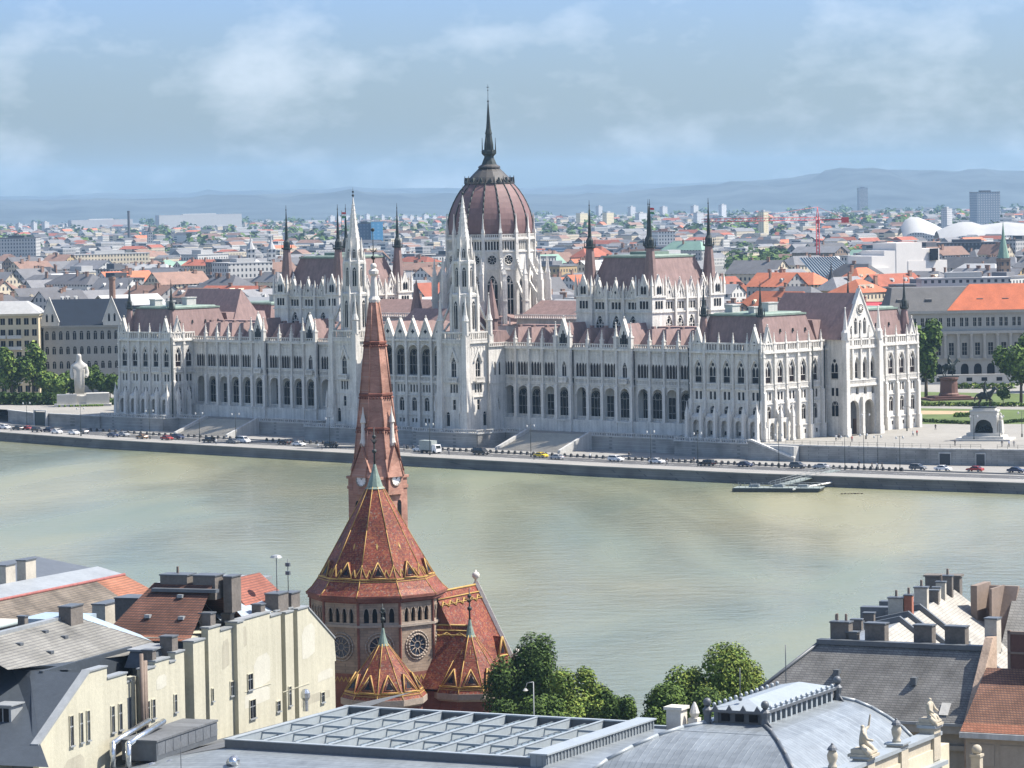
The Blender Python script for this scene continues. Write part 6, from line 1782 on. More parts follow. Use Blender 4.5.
def far_woods():
    m = MB(); r = random.Random(9)
    def clump(x, y, z, R_, s, n):
        for k in range(n):
            d = Vector((r.gauss(0, 1), r.gauss(0, 1), abs(r.gauss(0, 1)))).normalized(); p = Vector((x, y, z)) + Vector((d.x * R_, d.y * R_, d.z * R_ * 1.1)) * r.uniform(.6, 1.05)
            nn = (d + Vector((r.uniform(-.7, .7), r.uniform(-.7, .7), r.uniform(0, .7)))).normalized(); a = nn.orthogonal().normalized() * s * r.uniform(.6, 1.2); b = nn.cross(a)
            m.face([tuple(p + a), tuple(p + b), tuple(p - a), tuple(p - b)], r.choice((0, 0, 1)))
    for i in range(800):        # loose trees and parks between the roofs
        y = 2300 * (11500 / 2300) ** (r.random() ** .75); c = r.uniform(-30, 1054); R_ = r.uniform(5, 10) * (1 if y < 5000 else 1.7)
        clump((c - 512) / FPX * y, y, TZ + R_ * .6, R_, R_ * .32, 22)
    for i in range(380):         # the wood by the railway
        y = r.uniform(2350, 3400); c = r.uniform(735, 865); R_ = r.uniform(6, 10)
        clump((c - 512) / FPX * y, y, TZ + R_ * .8, R_, R_ * .3, 26)
    tag(m.build('far_woods', [LEAF_D, LEAF_M]), kind='stuff')
far_woods()
# railway yard
m = MB()
for k in range(9):
    a = G(712 + k * 7, 292); b = aty(772 + k * 3, 253, 3900); a = Vector((aty(700 + k * 8, 290, 2150).x, 2150, 0)); b = Vector((aty(758 + k * 4, 250, 3600).x, 3600, 0)); d = (b - a).normalized(); n = Vector((d.y, -d.x, 0)) * (1.2 if k % 2 else 2.6)
    m.face([(a.x - n.x, a.y - n.y, TZ + .05), (a.x + n.x, a.y + n.y, TZ + .05), (b.x + n.x, b.y + n.y, TZ + .05), (b.x - n.x, b.y - n.y, TZ + .05)])
struct('railway_tracks', m, [mat('pale_ballast', (.40, .37, .32), .9, .2, .05, 1)])

# ---------------------------------------------------------------- landmarks one can pick out
def at2(px, py, Y): return aty(px, py, Y)
def box_building(name, x0, x1, ytop, Y, label, cat, wmat, rmat=None, depth=20, rz=0.0, roofh=.8, group=None):
    a, b = at2(x0, ytop, Y), at2(x1, ytop, Y); w = (b.x - a.x); w /= math.cos(rz); h = a.z - TZ
    o = empty(name, ((a.x + b.x) / 2, Y + depth / 2, TZ), rz, label, cat, group)
    m = MB(); m.box(-w / 2, w / 2, -depth / 2, depth / 2, -.5, h); m.build('wall', [wmat], o)
    m = MB(); m.box(-w / 2 - .2, w / 2 + .2, -depth / 2 - .2, depth / 2 + .2, h + .01, h + roofh); m.box(-w * .2, w * .2, -depth * .2, depth * .2, h + roofh, h + roofh + 2.2); m.build('roof', [rmat or CR['grey']], o)
    return o, w, h
WB = facade_mat('white_panel_block', (.50, .495, .48), (.18, .2, .23), 3.2, 2.9)
YB = facade_mat('yellow_panel_block', (.60, .52, .33), (.2, .2, .2), 3.2, 2.9)
GB = facade_mat('glass_tower_front', (.22, .26, .30), (.42, .44, .44), 4.0, 3.6)
for i, (x0, x1, yt, Yd, mm, lab) in enumerate(((578, 586, 213.5, 6800, YB, 'pale yellow tower block between the dome and the right chamber spires'), (604.5, 612, 213, 6800, YB, 'yellow and white tower block left of the right chamber spires'),
        (597, 601, 206.5, 9000, WB, 'small far white tower block just right of the front left chamber spire'), (629, 634, 207, 9000, WB, 'far white tower block above the right chamber roof'), (637, 645, 213.5, 6800, WB, 'wide white tower block directly left of the middle chamber spires'),
        (661, 666, 207, 9000, WB, 'far white tower block right of the middle chamber spires'), (692, 697, 206, 9000, WB, 'far white tower block left of the rear chamber spire'), (695, 702, 213, 7000, WB, 'white tower block close behind the rear chamber spire'),
        (720, 725, 205, 9000, WB, 'far white tower block right of the rear chamber spire'), (761, 766, 212, 5200, YB, 'yellow tower block behind the crane jib'), (17, 20, 224, 7500, WB, 'left white tower of the three far towers at left'), (32, 35, 223, 7500, WB, 'middle white tower of the three far towers at left'),
        (43, 47, 222.5, 7500, WB, 'right white tower of the three far towers at left'), (944, 950, 209, 5000, WB, 'small white block between white roofs and the tall grey tower'))):
    box_building('tower_block', x0, x1, yt, Yd, lab, 'tower block', mm, CR['white'], 10, .85, .8, 'far tower blocks')
r5 = random.Random(21)
for k in range(16):
    x0 = 330 + k * 7.2 + r5.uniform(-1, 1)
    box_building('panel_block', x0, x0 + r5.uniform(2.6, 5), 214.5 + r5.uniform(0, 3), 9300, 'tiny pale slab block in the far row between the left tower spire and the dome', 'tower block', WB, CR['white'], 8, .85, .8, 'far row of slab blocks left of the dome')
box_building('office_tower', 974, 998, 192.5, 5400, 'tall grey gridded tower near the right edge of the skyline', 'tower', GB, CR['grey'], 30, .25)
box_building('far_tower', 858.5, 867, 188, 9800, 'slim dark tower in the haze left of the tall grey tower', 'tower', CW['grey'], CR['grey'], 24, .2)
box_building('blue_office', 371, 382, 222, 4300, 'light blue office block above the brick steeple', 'office', facade_mat('light_blue_front', (.18, .48, .66), (.3, .6, .75), 6, 4), CR['white'], 20, .1)
box_building('dark_office', 355.5, 371, 224, 4320, 'dark blue office block left of the light blue one', 'office', facade_mat('dark_blue_front', (.07, .10, .15), (.12, .15, .2), 4, 4), CR['dark'], 20, .1)
box_building('long_dark_hall', -8, 34, 239, 3600, 'long dark hall at the left edge of the city', 'hall', CW['grey'], CR['dark'], 60, .05)
box_building('warehouse', 160, 237, 215.5, 8600, 'very long white warehouse roof under the hills on the left', 'warehouse', facade_mat('white_warehouse', (.36, .36, .35), (.36, .36, .35)), CR['white'], 16, .7)
box_building('warehouse', 72, 128, 220.5, 8700, 'long faint white roof left of the thin chimney', 'warehouse', facade_mat('pale_warehouse', (.34, .34, .34), (.34, .34, .34)), CR['white'], 16, .7)
box_building('white_hall', 220, 262, 264, 2180, 'big white hall beyond the left chamber, under the two white pointed roofs', 'hall', CW['white'], CR['white'], 20, .6)
box_building('white_hall', 72, 142, 255, 2900, 'long white roofed hall in the middle of the left city', 'hall', CW['cream'], CR['white'], 14, .6)
box_building('beige_office', 536, 553, 240, 4200, 'broad beige office right behind the dome', 'office', CW['cream'], CR['white'], 16, .7)
box_building('rail_hall', 538, 575, 252, 3300, 'long blue grey hall roof right of the dome', 'hall', CW['grey'], mat('blue_grey_roof', (.12, .16, .21), .7, .2, .1, 1), 60, .25)
box_building('roof_hall', 655, 672, 232, 3600, 'brown and white office above the right chamber roof', 'office', CW['white'], CR['brown'], 30, .2)
box_building('dark_block', 935, 1003, 244, 2700, 'long dark office block left of the green copper spire', 'office', facade_mat('dark_office_front', (.07, .07, .075), (.15, .16, .18)), CR['dark'], 30, .05)
box_building('long_white_block', 921, 1010, 280.5, 1480, 'long low white attic with a row of small windows behind the ministry roof', 'building', CW['white'], CR['white'], 16, .02)
box_building('slab_office', 866, 897, 246, 2600, 'grey office with dark window bands left of the stepped white building', 'office', facade_mat('banded_front', (.3, .31, .32), (.06, .07, .08), 60, 3.6), CR['grey'], 20, .1)
# stepped pale building with a ribbed glass slope
a = at2(856, 290, 2100); o = empty('stepped_building', (a.x, 2100, TZ), .62, 'pale stepped modern building with a dark ribbed sloping roof on its left', 'building')
PALE = mat('pale_render', (.60, .57, .53), .8, .06, .1, 1); k = 2100 / FPX * 1.2
zt = lambda y: at2(900, y, 2100).z - TZ
for (x0, x1, yt) in ((0, 38, 268), (20, 34, 256), (34, 47, 251), (47, 76, 243.5), (76, 96, 250), (60, 104, 262)):
    m = MB(); m.box(x0 * k, x1 * k, (x0 % 7) * .3, 22 + (x1 % 5) * .3, 0, zt(yt) + (x0 % 3) * .01); m.build('wall', [PALE], o)
m = MB(); m.box(84 * k, 92 * k, -.4, 1, zt(262), zt(250)); m.build('window', [GLASS], o)
m = MB(); m.add([(-46 * k, -2, zt(275)), (4 * k, -2, zt(275)), (-2 * k, 16, zt(256)), (-42 * k, 16, zt(256))], [(0, 1, 2, 3)])
for j in range(14):
    x = -44 + j * 3.4; m.tube((x * k, -2.1, zt(275) + .2), ((x * .83 - 3) * k, 15.9, zt(256) + .2), .35, n=4, mi=1)
m.build('roof', [plain('dark_blue_glass', (.05, .08, .11), .2), plain('rib_grey', (.2, .22, .24), .5)], o)
# white curved roofs
def hull_roof(name, pts, Y, label, dep=60):
    m = MB(); top = [at2(x, y, Y) for x, y in pts]; base = at2(pts[0][0], 233, Y).z; n = len(pts)
    P0 = Vector((top[n // 2].x, Y, TZ)); v = []
    for f, s_ in ((0, .55), (.25, .85), (.5, 1), (.75, .9), (1, .6)):
        for p in top: v.append((p.x - P0.x, dep * f, (max(p.z, TZ + 4) - TZ) * s_))
    fs = [(j * n + i, j * n + i + 1, (j + 1) * n + i + 1, (j + 1) * n + i) for j in range(4) for i in range(n - 1)]
    m.add(v, fs, 0, True)
    m.add([(p.x - P0.x, 0, (max(p.z, TZ + 4) - TZ) * .55) for p in top] + [(p.x - P0.x, 0, -1) for p in top], [(i, i + 1, n + i + 1, n + i) for i in range(n - 1)], 1)
    tag(m.build(name, [CR['white'], CW['white']], None, P0), label, 'hall')
hull_roof('curved_hall', [(903, 228), (908, 220), (914, 217), (922, 217.5), (930, 221), (937, 224), (946, 229)], 4000, 'big white curved roof left of the tall grey tower')
hull_roof('wavy_hall', [(940, 231), (952, 226), (962, 222.5), (975, 222), (985, 225), (995, 224), (1010, 222), (1030, 224)], 3900, 'long white wavy roof at the foot of the tall grey tower')
# crane
p = at2(818, 253, 2500); o = empty('tower_crane', (p.x, 2500, TZ), 0, 'red tower crane with a long horizontal jib right of the right chamber', 'crane')
RED = plain('crane_red', (.55, .04, .04), .5); k = 2500 / FPX; zj = at2(818, 220, 2500).z - TZ; zt_ = at2(818, 207, 2500).z - TZ
m = MB()
for (x, y) in ((-1, -1), (1, -1), (1, 1), (-1, 1)): m.tube((x, y, 0), (x, y, zj + 2), .35, n=4)
for j in range(int(zj / 2.5)):
    z = j * 2.5; q = ((-1, -1), (1, -1), (1, 1), (-1, 1))
    for i in range(4): a_, b_ = q[i], q[(i + 1) % 4]; m.tube((*a_, z), (*b_, z + 2.5), .2, n=3)
m.build('mast', [RED], o)
m = MB(); xl = (702 - 818) * k
for y, z in ((-1, 0), (1, 0), (0, 2)): m.tube((xl, y, zj + z), (0, y, zj + z), .3, n=4)
for j in range(26): x = xl * j / 26; m.tube((x, -1, zj), (x + 1.6, 0, zj + 2), .16, n=3); m.tube((x, 1, zj), (x + 1.6, 0, zj + 2), .16, n=3)
m.build('jib', [RED], o)
m = MB(); xr = 31 * k; m.box(0, xr, -1, 1, zj - .3, zj + .5); m.box(xr - 5, xr, -1.3, 1.3, zj - 2.2, zj + 1.6); m.build('counter_jib', [RED], o)
m = MB(); m.tube((-1, 0, zj), (0, 0, zt_), .4, .25, n=4); m.tube((1, 0, zj), (0, 0, zt_), .4, .25, n=4); m.tube((0, 0, zt_), (xl * .6, 0, zj + 2), .12, n=3); m.tube((0, 0, zt_), (xr - 2, 0, zj + .5), .12, n=3); m.box(-1.2, 1.2, -2.6, -1, zj - 2.4, zj); m.build('apex', [RED], o)
# chimneys and church spires
def stack(name, px, yt, yb, Y, r, label, mt, cat='chimney'):
    a = at2(px, yt, Y); o = empty(name, (a.x, Y, TZ), 0, label, cat)
    h = a.z - TZ; m = MB(); m.lathe([(r, 0), (r * .8, h * .97), (r * .95, h * .975), (r * .95, h)], 10, sm=False); m.build('shaft', [mt], o); m = MB(); m.lathe([(r * .7, h + .01), (r * .6, h + .4)], 10); m.build('cap', [CR['dark']], o)
stack('brick_chimney', 112, 277, 302, 1400, 1.5, 'square-shouldered red brick chimney above the gabled building', CHM)
stack('thin_chimney', 128.5, 211, 230, 5200, 2.2, 'very tall thin dark chimney under the hills on the left', CR['dark'])
def spire_church(px, yt, ysh, Y, w, label, mt, wall_):
    a = at2(px, yt, Y); s = at2(px, ysh, Y); o = empty('church_tower', (a.x, Y, TZ), .3, label, 'church tower')
    h = s.z - TZ; m = MB(); m.box(-w, w, -w, w, 0, h); m.box(-w * 1.1, w * 1.1, -w * 1.1, w * 1.1, h - .8, h - .2); m.build('wall', [wall_], o)
    m = MB(); m.lathe([(w * 1.15, h), (w * .9, h + (a.z - s.z) * .18), (w * .35, h + (a.z - s.z) * .55), (.1, a.z - TZ)], 8, ph=math.pi / 8); m.build('spire', [mt], o)
spire_church(1003, 222, 258, 1800, 2.6, 'church tower with a slim green copper spire near the right edge', CR['green'], CW['brown'])
spire_church(250.5, 236, 249, 2500, 2.6, 'left of two white pointed church spires beyond the left chamber', CR['white'], CW['white'])
spire_church(271, 236, 249, 2500, 2.6, 'right of two white pointed church spires beyond the left chamber', CR['white'], CW['white'])
spire_church(149.5, 223, 232, 4600, 3.0, 'small dark church spire right of the thin chimney', CR['dark'], CW['grey'])
spire_church(831, 262, 282, 1700, 1.6, 'small dark turret among the red roofs beyond the palace portal', CR['dark'], CW['grey'])
# ================================================================ the near bank: brick church
def church_tiles(name, c1, c2, c3, scale=2.6):
    M = bpy.data.materials.new(name); M.use_nodes = True
    t, N, K, b = nodes_of(M); b.inputs['Roughness'].default_value = .6; b.inputs['Specular IOR Level'].default_value = .25
    c = N.new('ShaderNodeTexCoord'); v = N.new('ShaderNodeTexVoronoi'); v.inputs['Scale'].default_value = scale; K(c.outputs['Object'], v.inputs['Vector'])
    s = N.new('ShaderNodeSeparateXYZ'); K(v.outputs['Color'], s.inputs[0])
    r = N.new('ShaderNodeValToRGB'); r.color_ramp.interpolation = 'CONSTANT'
    e = r.color_ramp.elements; e[0].position = 0; e[0].color = (*c1, 1); e[1].position = .42; e[1].color = (*c2, 1); q = e.new(.74); q.color = (*c3, 1); q = e.new(.93); q.color = (.20, .13, .10, 1)
    K(s.outputs[0], r.inputs['Fac'])
    n = N.new('ShaderNodeTexNoise'); n.inputs['Scale'].default_value = .5; n.inputs['Detail'].default_value = 6; K(c.outputs['Object'], n.inputs['Vector'])
    rp = N.new('ShaderNodeValToRGB'); rp.color_ramp.elements[0].position = .3; rp.color_ramp.elements[0].color = (.62, .6, .6, 1); rp.color_ramp.elements[1].position = .7; rp.color_ramp.elements[1].color = (1.2, 1.15, 1.1, 1)
    K(n.outputs['Fac'], rp.inputs['Fac'])
    mu = N.new('ShaderNodeMixRGB'); mu.blend_type = 'MULTIPLY'; mu.inputs['Fac'].default_value = 1; K(r.outputs[0], mu.inputs['Color1']); K(rp.outputs[0], mu.inputs['Color2'])
    w = N.new('ShaderNodeMath'); w.operation = 'FRACT'; sp = N.new('ShaderNodeSeparateXYZ'); K(c.outputs['Object'], sp.inputs[0])
    ml = N.new('ShaderNodeMath'); ml.operation = 'MULTIPLY'; ml.inputs[1].default_value = 4.5; K(sp.outputs[2], ml.inputs[0]); K(ml.outputs[0], w.inputs[0])
    K(mu.outputs[0], b.inputs['Base Color'])
    bp = N.new('ShaderNodeBump'); bp.inputs['Strength'].default_value = .5; bp.inputs['Distance'].default_value = .05; K(w.outputs[0], bp.inputs['Height']); K(bp.outputs[0], b.inputs['Normal'])
    return M
TILE = church_tiles('glazed_red_tiles', (.205, .054, .032), (.13, .036, .026), (.255, .098, .042), 6.0)
TILE_Y = mat('glazed_yellow_tiles', (.38, .245, .075), .6, .3, .8, 5, spec=.25)
TILE_G = mat('glazed_dark_tiles', (.07, .04, .025), .4, .3, .8, 5, spec=.4)
BRICK = brick_mat('spire_brick', (.37, .20, .145), (.285, .14, .10), (.30, .21, .17), .5, .16, ms=.012, var=.28, nscale=.5, bump=.3)
DBRICK = brick_mat('dark_red_brick', (.20, .075, .05), (.155, .055, .04), (.17, .11, .09), .5, .16, ms=.012, var=.25, nscale=.5)
CSTONE = brick_mat('church_stone', (.31, .235, .17), (.245, .185, .135), (.18, .14, .11), .9, .35, ms=.02, var=.25, nscale=.6)
PSTONE = mat('pinnacle_stone', (.56, .53, .47), .8, .15, .6, 4, .2)
CC_ = aty(376, 540, 450); CHX, CHY = CC_.x, CC_.y
CH = empty('brick_church', (CHX, CHY, 0), 0, 'red brick church with tall tapering steeple and yellow patterned many sided tiled roofs', 'church')
def C_(name, mb, mats, parent=None): return mb.build(name, mats, parent or CH)
def pol(r, z, a): return Vector((r * math.cos(a), r * math.sin(a), z))
def tile_cone(T, rings, n, ph, zig, name, faces=None, dorm=True):
    """faceted tiled roof: rings = [(r, z)], yellow ribs, a yellow band, triangular dormers and small lozenges"""
    m = MB(T)
    ks = range(n) if faces is None else faces
    for (r0, z0), (r1, z1) in zip(rings, rings[1:]):
        for k in ks:
            a, b = ph + 2 * math.pi * k / n, ph + 2 * math.pi * (k + 1) / n
            m.face([tuple(pol(r0, z0, a)), tuple(pol(r0, z0, b)), tuple(pol(r1, z1, b)), tuple(pol(r1, z1, a))], 0)
    ro = C_('roof', m, [TILE])
    for k in (list(ks) + ([] if faces is None else [ks[-1] + 1])):
        a = ph + 2 * math.pi * k / n; m = MB(T)
        for (r0, z0), (r1, z1) in zip(rings, rings[1:]): m.tube(pol(r0 + .02, z0, a), pol(r1 + .02, z1, a), .06, .05, 5)
        C_('roof_rib', m, [TILE_Y], ro)
    def on(k, u, f, off=.04):
        """point on facet k: u across (-1..1), f height z on the roof"""
        a, b = ph + 2 * math.pi * k / n, ph + 2 * math.pi * (k + 1) / n
        for (r0, z0), (r1, z1) in zip(rings, rings[1:]):
            if z0 <= f <= z1: t = (f - z0) / (z1 - z0); r = r0 + (r1 - r0) * t; break
        else: r = rings[-1][0]
        p, q = pol(r, f, a), pol(r, f, b); c = (p + q) / 2
        nrm = Vector((c.x, c.y, 0)).normalized()
        return c + (q - p) / 2 * u + nrm * off + Vector((0, 0, off * .5))
    def ribbon(mb, pts, w, mi=0):
        for p, q in zip(pts, pts[1:]): mb.tube(p, q, w, n=4, mi=mi, sm=False)
    zb, zt, wz = zig
    for k in ks:
        m = MB(T)
        for zz, w in ((zb, .13), (zb - .28, .06)): ribbon(m, [on(k, -1, zz), on(k, 1, zz)], w)
        if wz:
            pts = []
            for i, u in enumerate((-1, -.66, -.5, -.32)): pts.append(on(k, u, zb + (zt - zb) * (.75, .12, .55, .12)[i]))
            ribbon(m, pts, .085); ribbon(m, [on(k, -u, p.z) for u, p in zip((-1, -.66, -.5, -.32), pts)], .085)
        zd = zb + (zt - zb) * 1.9
        q = [on(k, 0, zd + .45), on(k, .09, zd), on(k, 0, zd - .45), on(k, -.09, zd)]; m.face([tuple(v) for v in q])
        C_('pattern_band', m, [TILE_Y], ro)
        if dorm:
            hw = .44 if wz else .74
            L0, R0, T0 = on(k, -hw, zb + .12), on(k, hw, zb + .12), on(k, 0, zt)
            a = ph + 2 * math.pi * (k + .5) / n; out_ = Vector((math.cos(a), math.sin(a), 0))
            L1, R1, T1 = L0 + out_ * .12, R0 + out_ * .12, T0 + out_ * (.42 if wz else .36)
            m = MB(T)
            m.add([tuple(v) for v in (L0, R0, T0, L1, R1, T1)], [(3, 4, 5), (0, 3, 5, 2), (1, 2, 5, 4), (0, 1, 4, 3)], 1)
            for p, q in ((L1, T1), (T1, R1), (R1, L1)): m.tube(p + out_ * .03, q + out_ * .03, .10, n=4, mi=0)
            c = (L1 + R1 + T1) / 3
            inn = [c + (v - c) * .62 + out_ * .03 for v in (L1, R1, T1)]
            for p, q in zip(inn, inn[1:] + inn[:1]): m.tube(p, q, .06, n=4, mi=2)
            inn = [c + (v - c) * .40 + out_ * .05 for v in (L1, R1, T1)]; m.face([tuple(v) for v in inn], 3)
            C_('roof_dormer', m, [TILE_Y, TILE, TILE_G, GLASS], ro)
    return ro
def copper_tip(T, r, z0, z1, zf, parent):
    m = MB(T); m.lathe([(r * 1.25, z0 - .25), (r, z0), (r * .45, z0 + (z1 - z0) * .6), (.16, z1)], 10, sm=False); C_('copper_cap', m, [COPPER], parent)
    m = MB(T); m.tube((0, 0, z1 - .1), (0, 0, zf), .13, .05, 8); m.ball((0, 0, z1 + (zf - z1) * .35), .3); m.ball((0, 0, z1 + (zf - z1) * .75), .26)
    for k in range(6): a = k * math.pi / 3; m.tube((.05 * math.cos(a), .05 * math.sin(a), z1 + (zf - z1) * .55), (.42 * math.cos(a), .42 * math.sin(a), z1 + (zf - z1) * .68), .05, n=4)
    C_('finial', m, [DCOPPER], parent)
NP = 10; PH = -math.pi / 2 + R(21.6)     # a corner 21.6 degrees right of the line to the camera
I4 = Matrix.Identity(4)
ro = tile_cone(I4, [(8.95, 25.1), (8.1, 25.9), (7.3, 27.0), (6.2, 28.9), (3.9, 33.0), (1.0, 38.2)], NP, PH, (27.15, 29.2, True), 'roof')
copper_tip(I4, 1.0, 38.2, 41.0, 45.6, ro)
# octagon-like hall walls
RW = 8.35; AP = RW * math.cos(math.pi / NP); SD = 2 * RW * math.sin(math.pi / NP)
def rose(T, r, par, z, depth=.25):
    m = MB(T @ Tx_(Vector((0, 0, z))))
    n = 24
    m.face([(r * math.cos(t), -.02, r * math.sin(t)) for t in [2 * math.pi * k / n for k in range(n)]], 0)
    for rr, w, yy, mi in ((r * 1.04, .13, -.12, 1), (r * 1.34, .1, -.05, 1), (r * .35, .06, -.06, 2)):
        for k in range(n):
            a, b = 2 * math.pi * k / n, 2 * math.pi * (k + 1) / n; m.tube((rr * math.cos(a), yy, rr * math.sin(a)), (rr * math.cos(b), yy, rr * math.sin(b)), w, n=5, mi=mi)
    for k in range(10): a = 2 * math.pi * k / 10; m.tube((r * .35 * math.cos(a), -.06, r * .35 * math.sin(a)), (r * math.cos(a), -.06, r * math.sin(a)), .055, n=4, mi=2)
    return C_('rose_window', m, [mat('leaded_glass', (.03, .04, .06), .25, .4, 1, 4) if 'leaded_glass' not in bpy.data.materials else bpy.data.materials['leaded_glass'], PSTONE_D, PSTONE_D], par)
PSTONE_D = mat('church_dressing', (.30, .25, .20), .85, .2, .6, 4, .2)
for k in range(NP):
    am = PH + 2 * math.pi * (k + .5) / NP
    T = Rz_(am + math.pi / 2) @ Tx_(Vector((0, -AP, 0)))
    m = MB(T)
    ac = [(-1.56 + i * 1.04, .62, 'o') for i in range(4)]
    wall(m, -SD / 2, SD / 2, [(6, 13.6, [])], .3, 2); wall(m, -SD / 2, SD / 2, [(13.6, 15.6, [])], .3, 2)
    wall(m, -SD / 2, SD / 2, [(15.6, 21.4, [])], .3, 0); wall(m, -SD / 2, SD / 2, [(21.4, 21.9, [])], .3, 1)
    wall(m, -SD / 2, SD / 2, [(21.9, 23.7, ac), (23.7, 24.3, [])], .35, 0); wall(m, -SD / 2, SD / 2, [(24.3, 25.2, [])], .3, 2)
    m.box(-SD / 2 - .05, SD / 2 + .05, -.22, -.004, 21.35, 21.65, 1); m.box(-SD / 2 - .08, SD / 2 + .08, -.35, -.004, 24.5, 24.9, 2); m.box(-SD / 2 - .1, SD / 2 + .1, -.55, .2, 24.9, 25.25, 2)
    for i in range(8):
        x = -SD / 2 + .35 + i * .62; m.extrude([(x, -.05, 14.5), (x + .31, -.05, 15.0), (x + .62, -.05, 14.5), (x + .62, -.05, 14.7), (x + .31, -.05, 15.25), (x, -.05, 14.7)], (0, .046, 0), 3)
    for x, st, _ in ac:
        pts = arch_pts(x, .86, 23.0, 23.78, 'o', 6); pin = arch_pts(x, .64, 23.0, 23.7, 'o', 6)
        for (p0, p1, q0, q1) in zip(pts, pts[1:], pin, pin[1:]): m.extrude([(p0[0], -.07, p0[1]), (p1[0], -.07, p1[1]), (q1[0], -.07, q1[1]), (q0[0], -.07, q0[1])], (0, .066, 0), 1)
    wl = C_('wall', m, [CSTONE, PSTONE_D, DBRICK, TILE_Y])
    if math.sin(am) < .45:
        for x, wd, st in ac: inst('arcade_window', window_mesh(.62, 1.8, 'o', (0, 0), GLASS, STONE_D), wl, T @ Vector((x, .3, 21.9)), am + math.pi / 2)
        rose(T, 1.3, wl, 18.9)
    m = MB(); c = pol(RW + .02, 0, PH + 2 * math.pi * k / NP); m.lathe([(.17, 6), (.17, 24.6)], 6, c.x, c.y); C_('corner_shaft', m, [DBRICK])
m = MB(); m.lathe([(AP - .5, 6), (AP - .5, 25)], NP, ph=PH); C_('core', m, [TILE_G])
# chapels with cone roofs
def chapel(px, py, Y, r, ze, za, zf, ph, lab=None):
    p = aty(px, py, Y); T = Tx_(Vector((p.x - CHX, p.y - CHY, 0)))
    ro = tile_cone(T, [(r, ze), (r * .93, ze + .55), (r * .5, ze + (za - ze) * .52), (.55, za - .6)], 10, ph, (ze + .75, ze + 2.9, False), 'roof')
    copper_tip(T, .6, za - .6, za + 1.3, zf, ro)
    m = MB(T); m.lathe([(r * .9, 6), (r * .9, ze - .8)], 10, ph=ph); m.lathe([(r * .93, ze - 1.0), (r * 1.02, ze - .7), (r * 1.02, ze + .02)], 10, ph=ph, mi=1); C_('chapel_wall', m, [DBRICK, PSTONE_D])
    return T
T1 = chapel(384, 690, 437, 5.25, 13.6, 20.6, 24.9, PH + .12)
T2 = chapel(471, 690, 446, 5.15, 13.0, 20.4, 25.6, PH - .05)
# short roof joining the right chapel, and the nave with its gable
c2 = T2 @ Vector((0, 0, 0)); d = Vector((c2.x, c2.y, 0)).normalized(); n_ = Vector((d.y, -d.x, 0))
if n_.y > 0: n_ = -n_
def lin_roof(a, b, hw, ze, zr, name, band=True, both=True):
    d = (b - a).normalized(); n = Vector((d.y, -d.x, 0)); n = n if n.y < 0 else -n
    m = MB()
    for s_ in ((1, -1) if both else (1,)):
        q = [a + n * hw * s_, b + n * hw * s_, b, a]
        m.face([(q[0].x, q[0].y, ze), (q[1].x, q[1].y, ze), (q[2].x, q[2].y, zr), (q[3].x, q[3].y, zr)], 0)
    r_ = C_(name, m, [TILE])
    m = MB(); off = n * .06
    for zz, w in ((.30, .1), (.55, .06)):
        pa, pb = a + n * hw * zz * .28 + off, b + n * hw * zz * .28 + off; z = zr - (zr - ze) * zz * .28 + .06
        m.tube((pa.x, pa.y, z), (pb.x, pb.y, z), w, n=4)
    Ln = (b - a).length; k = max(4, int(Ln / .8)); pts = []
    for i in range(k + 1):
        f = .12 if i % 2 else .18; p = a + d * (Ln * i / k) + n * hw * f + off; pts.append((p.x, p.y, zr - (zr - ze) * f + .06))
    for p, q in zip(pts, pts[1:]): m.tube(p, q, .11, n=4)
    m.tube((a.x, a.y, zr + .05), (b.x, b.y, zr + .05), .14, n=5)
    C_('pattern_band', m, [TILE_Y], r_)
    return r_, n
lin_roof(Vector((0, 0, 0)), Vector((c2.x, c2.y, 0)) - d * .3, 4.0, 13.4, 20.9, 'link_roof')
m = MB(); q = [Vector((0, 0, 0)) + n_ * 3.5, c2 + n_ * 3.5, c2 - n_ * 3.5, -n_ * 3.5]; m.prism([(v.x, v.y) for v in q], 6, 13.1); C_('link_wall', m, [DBRICK])
P_ = aty(476, 589, 456.5); P_ = Vector((P_.x - CHX, P_.y - CHY, 0)); dn = Vector((.50, .866, 0)); a_ = P_ - dn * 10.2
r_, nn = lin_roof(a_, P_, 5.6, 14.6, 24.9, 'nave_roof')
m = MB()
for s_ in (1, -1):
    q = P_ + nn * 5.9 * s_
    A0 = Vector((P_.x, P_.y, 25.3)) + dn * .1; B0 = Vector((q.x, q.y, 14.4)) + dn * .1
    m.tube(A0, B0, .34, n=4, sm=False)
m.ball((P_.x, P_.y, 26.1), .5); m.tube((P_.x, P_.y, 25), (P_.x, P_.y, 26.8), .2, .1, 6)
C_('gable_coping', m, [PSTONE], r_)
m = MB(); q = [P_ + nn * 5.5 - dn * .2, P_ - nn * 5.5 - dn * .2]; m.extrude([(q[0].x, q[0].y, 6), (q[1].x, q[1].y, 6), (q[1].x, q[1].y, 14.6), (P_.x, P_.y, 24.6), (q[0].x, q[0].y, 14.6)], dn * .6); C_('gable_wall', m, [DBRICK], r_)
m = MB(); q = P_ + nn * 5.9; m.box(q.x - .8, q.x + .8, q.y - .8, q.y + .8, 6, 14.6); m.box(q.x - 1.0, q.x + 1.0, q.y - 1.0, q.y + 1.0, 13.6, 14.9, 1); m.lathe([(.9, 14.9), (.75, 16), (.2, 17)], 6, q.x, q.y, mi=1); C_('corner_pier', m, [DBRICK, PSTONE])
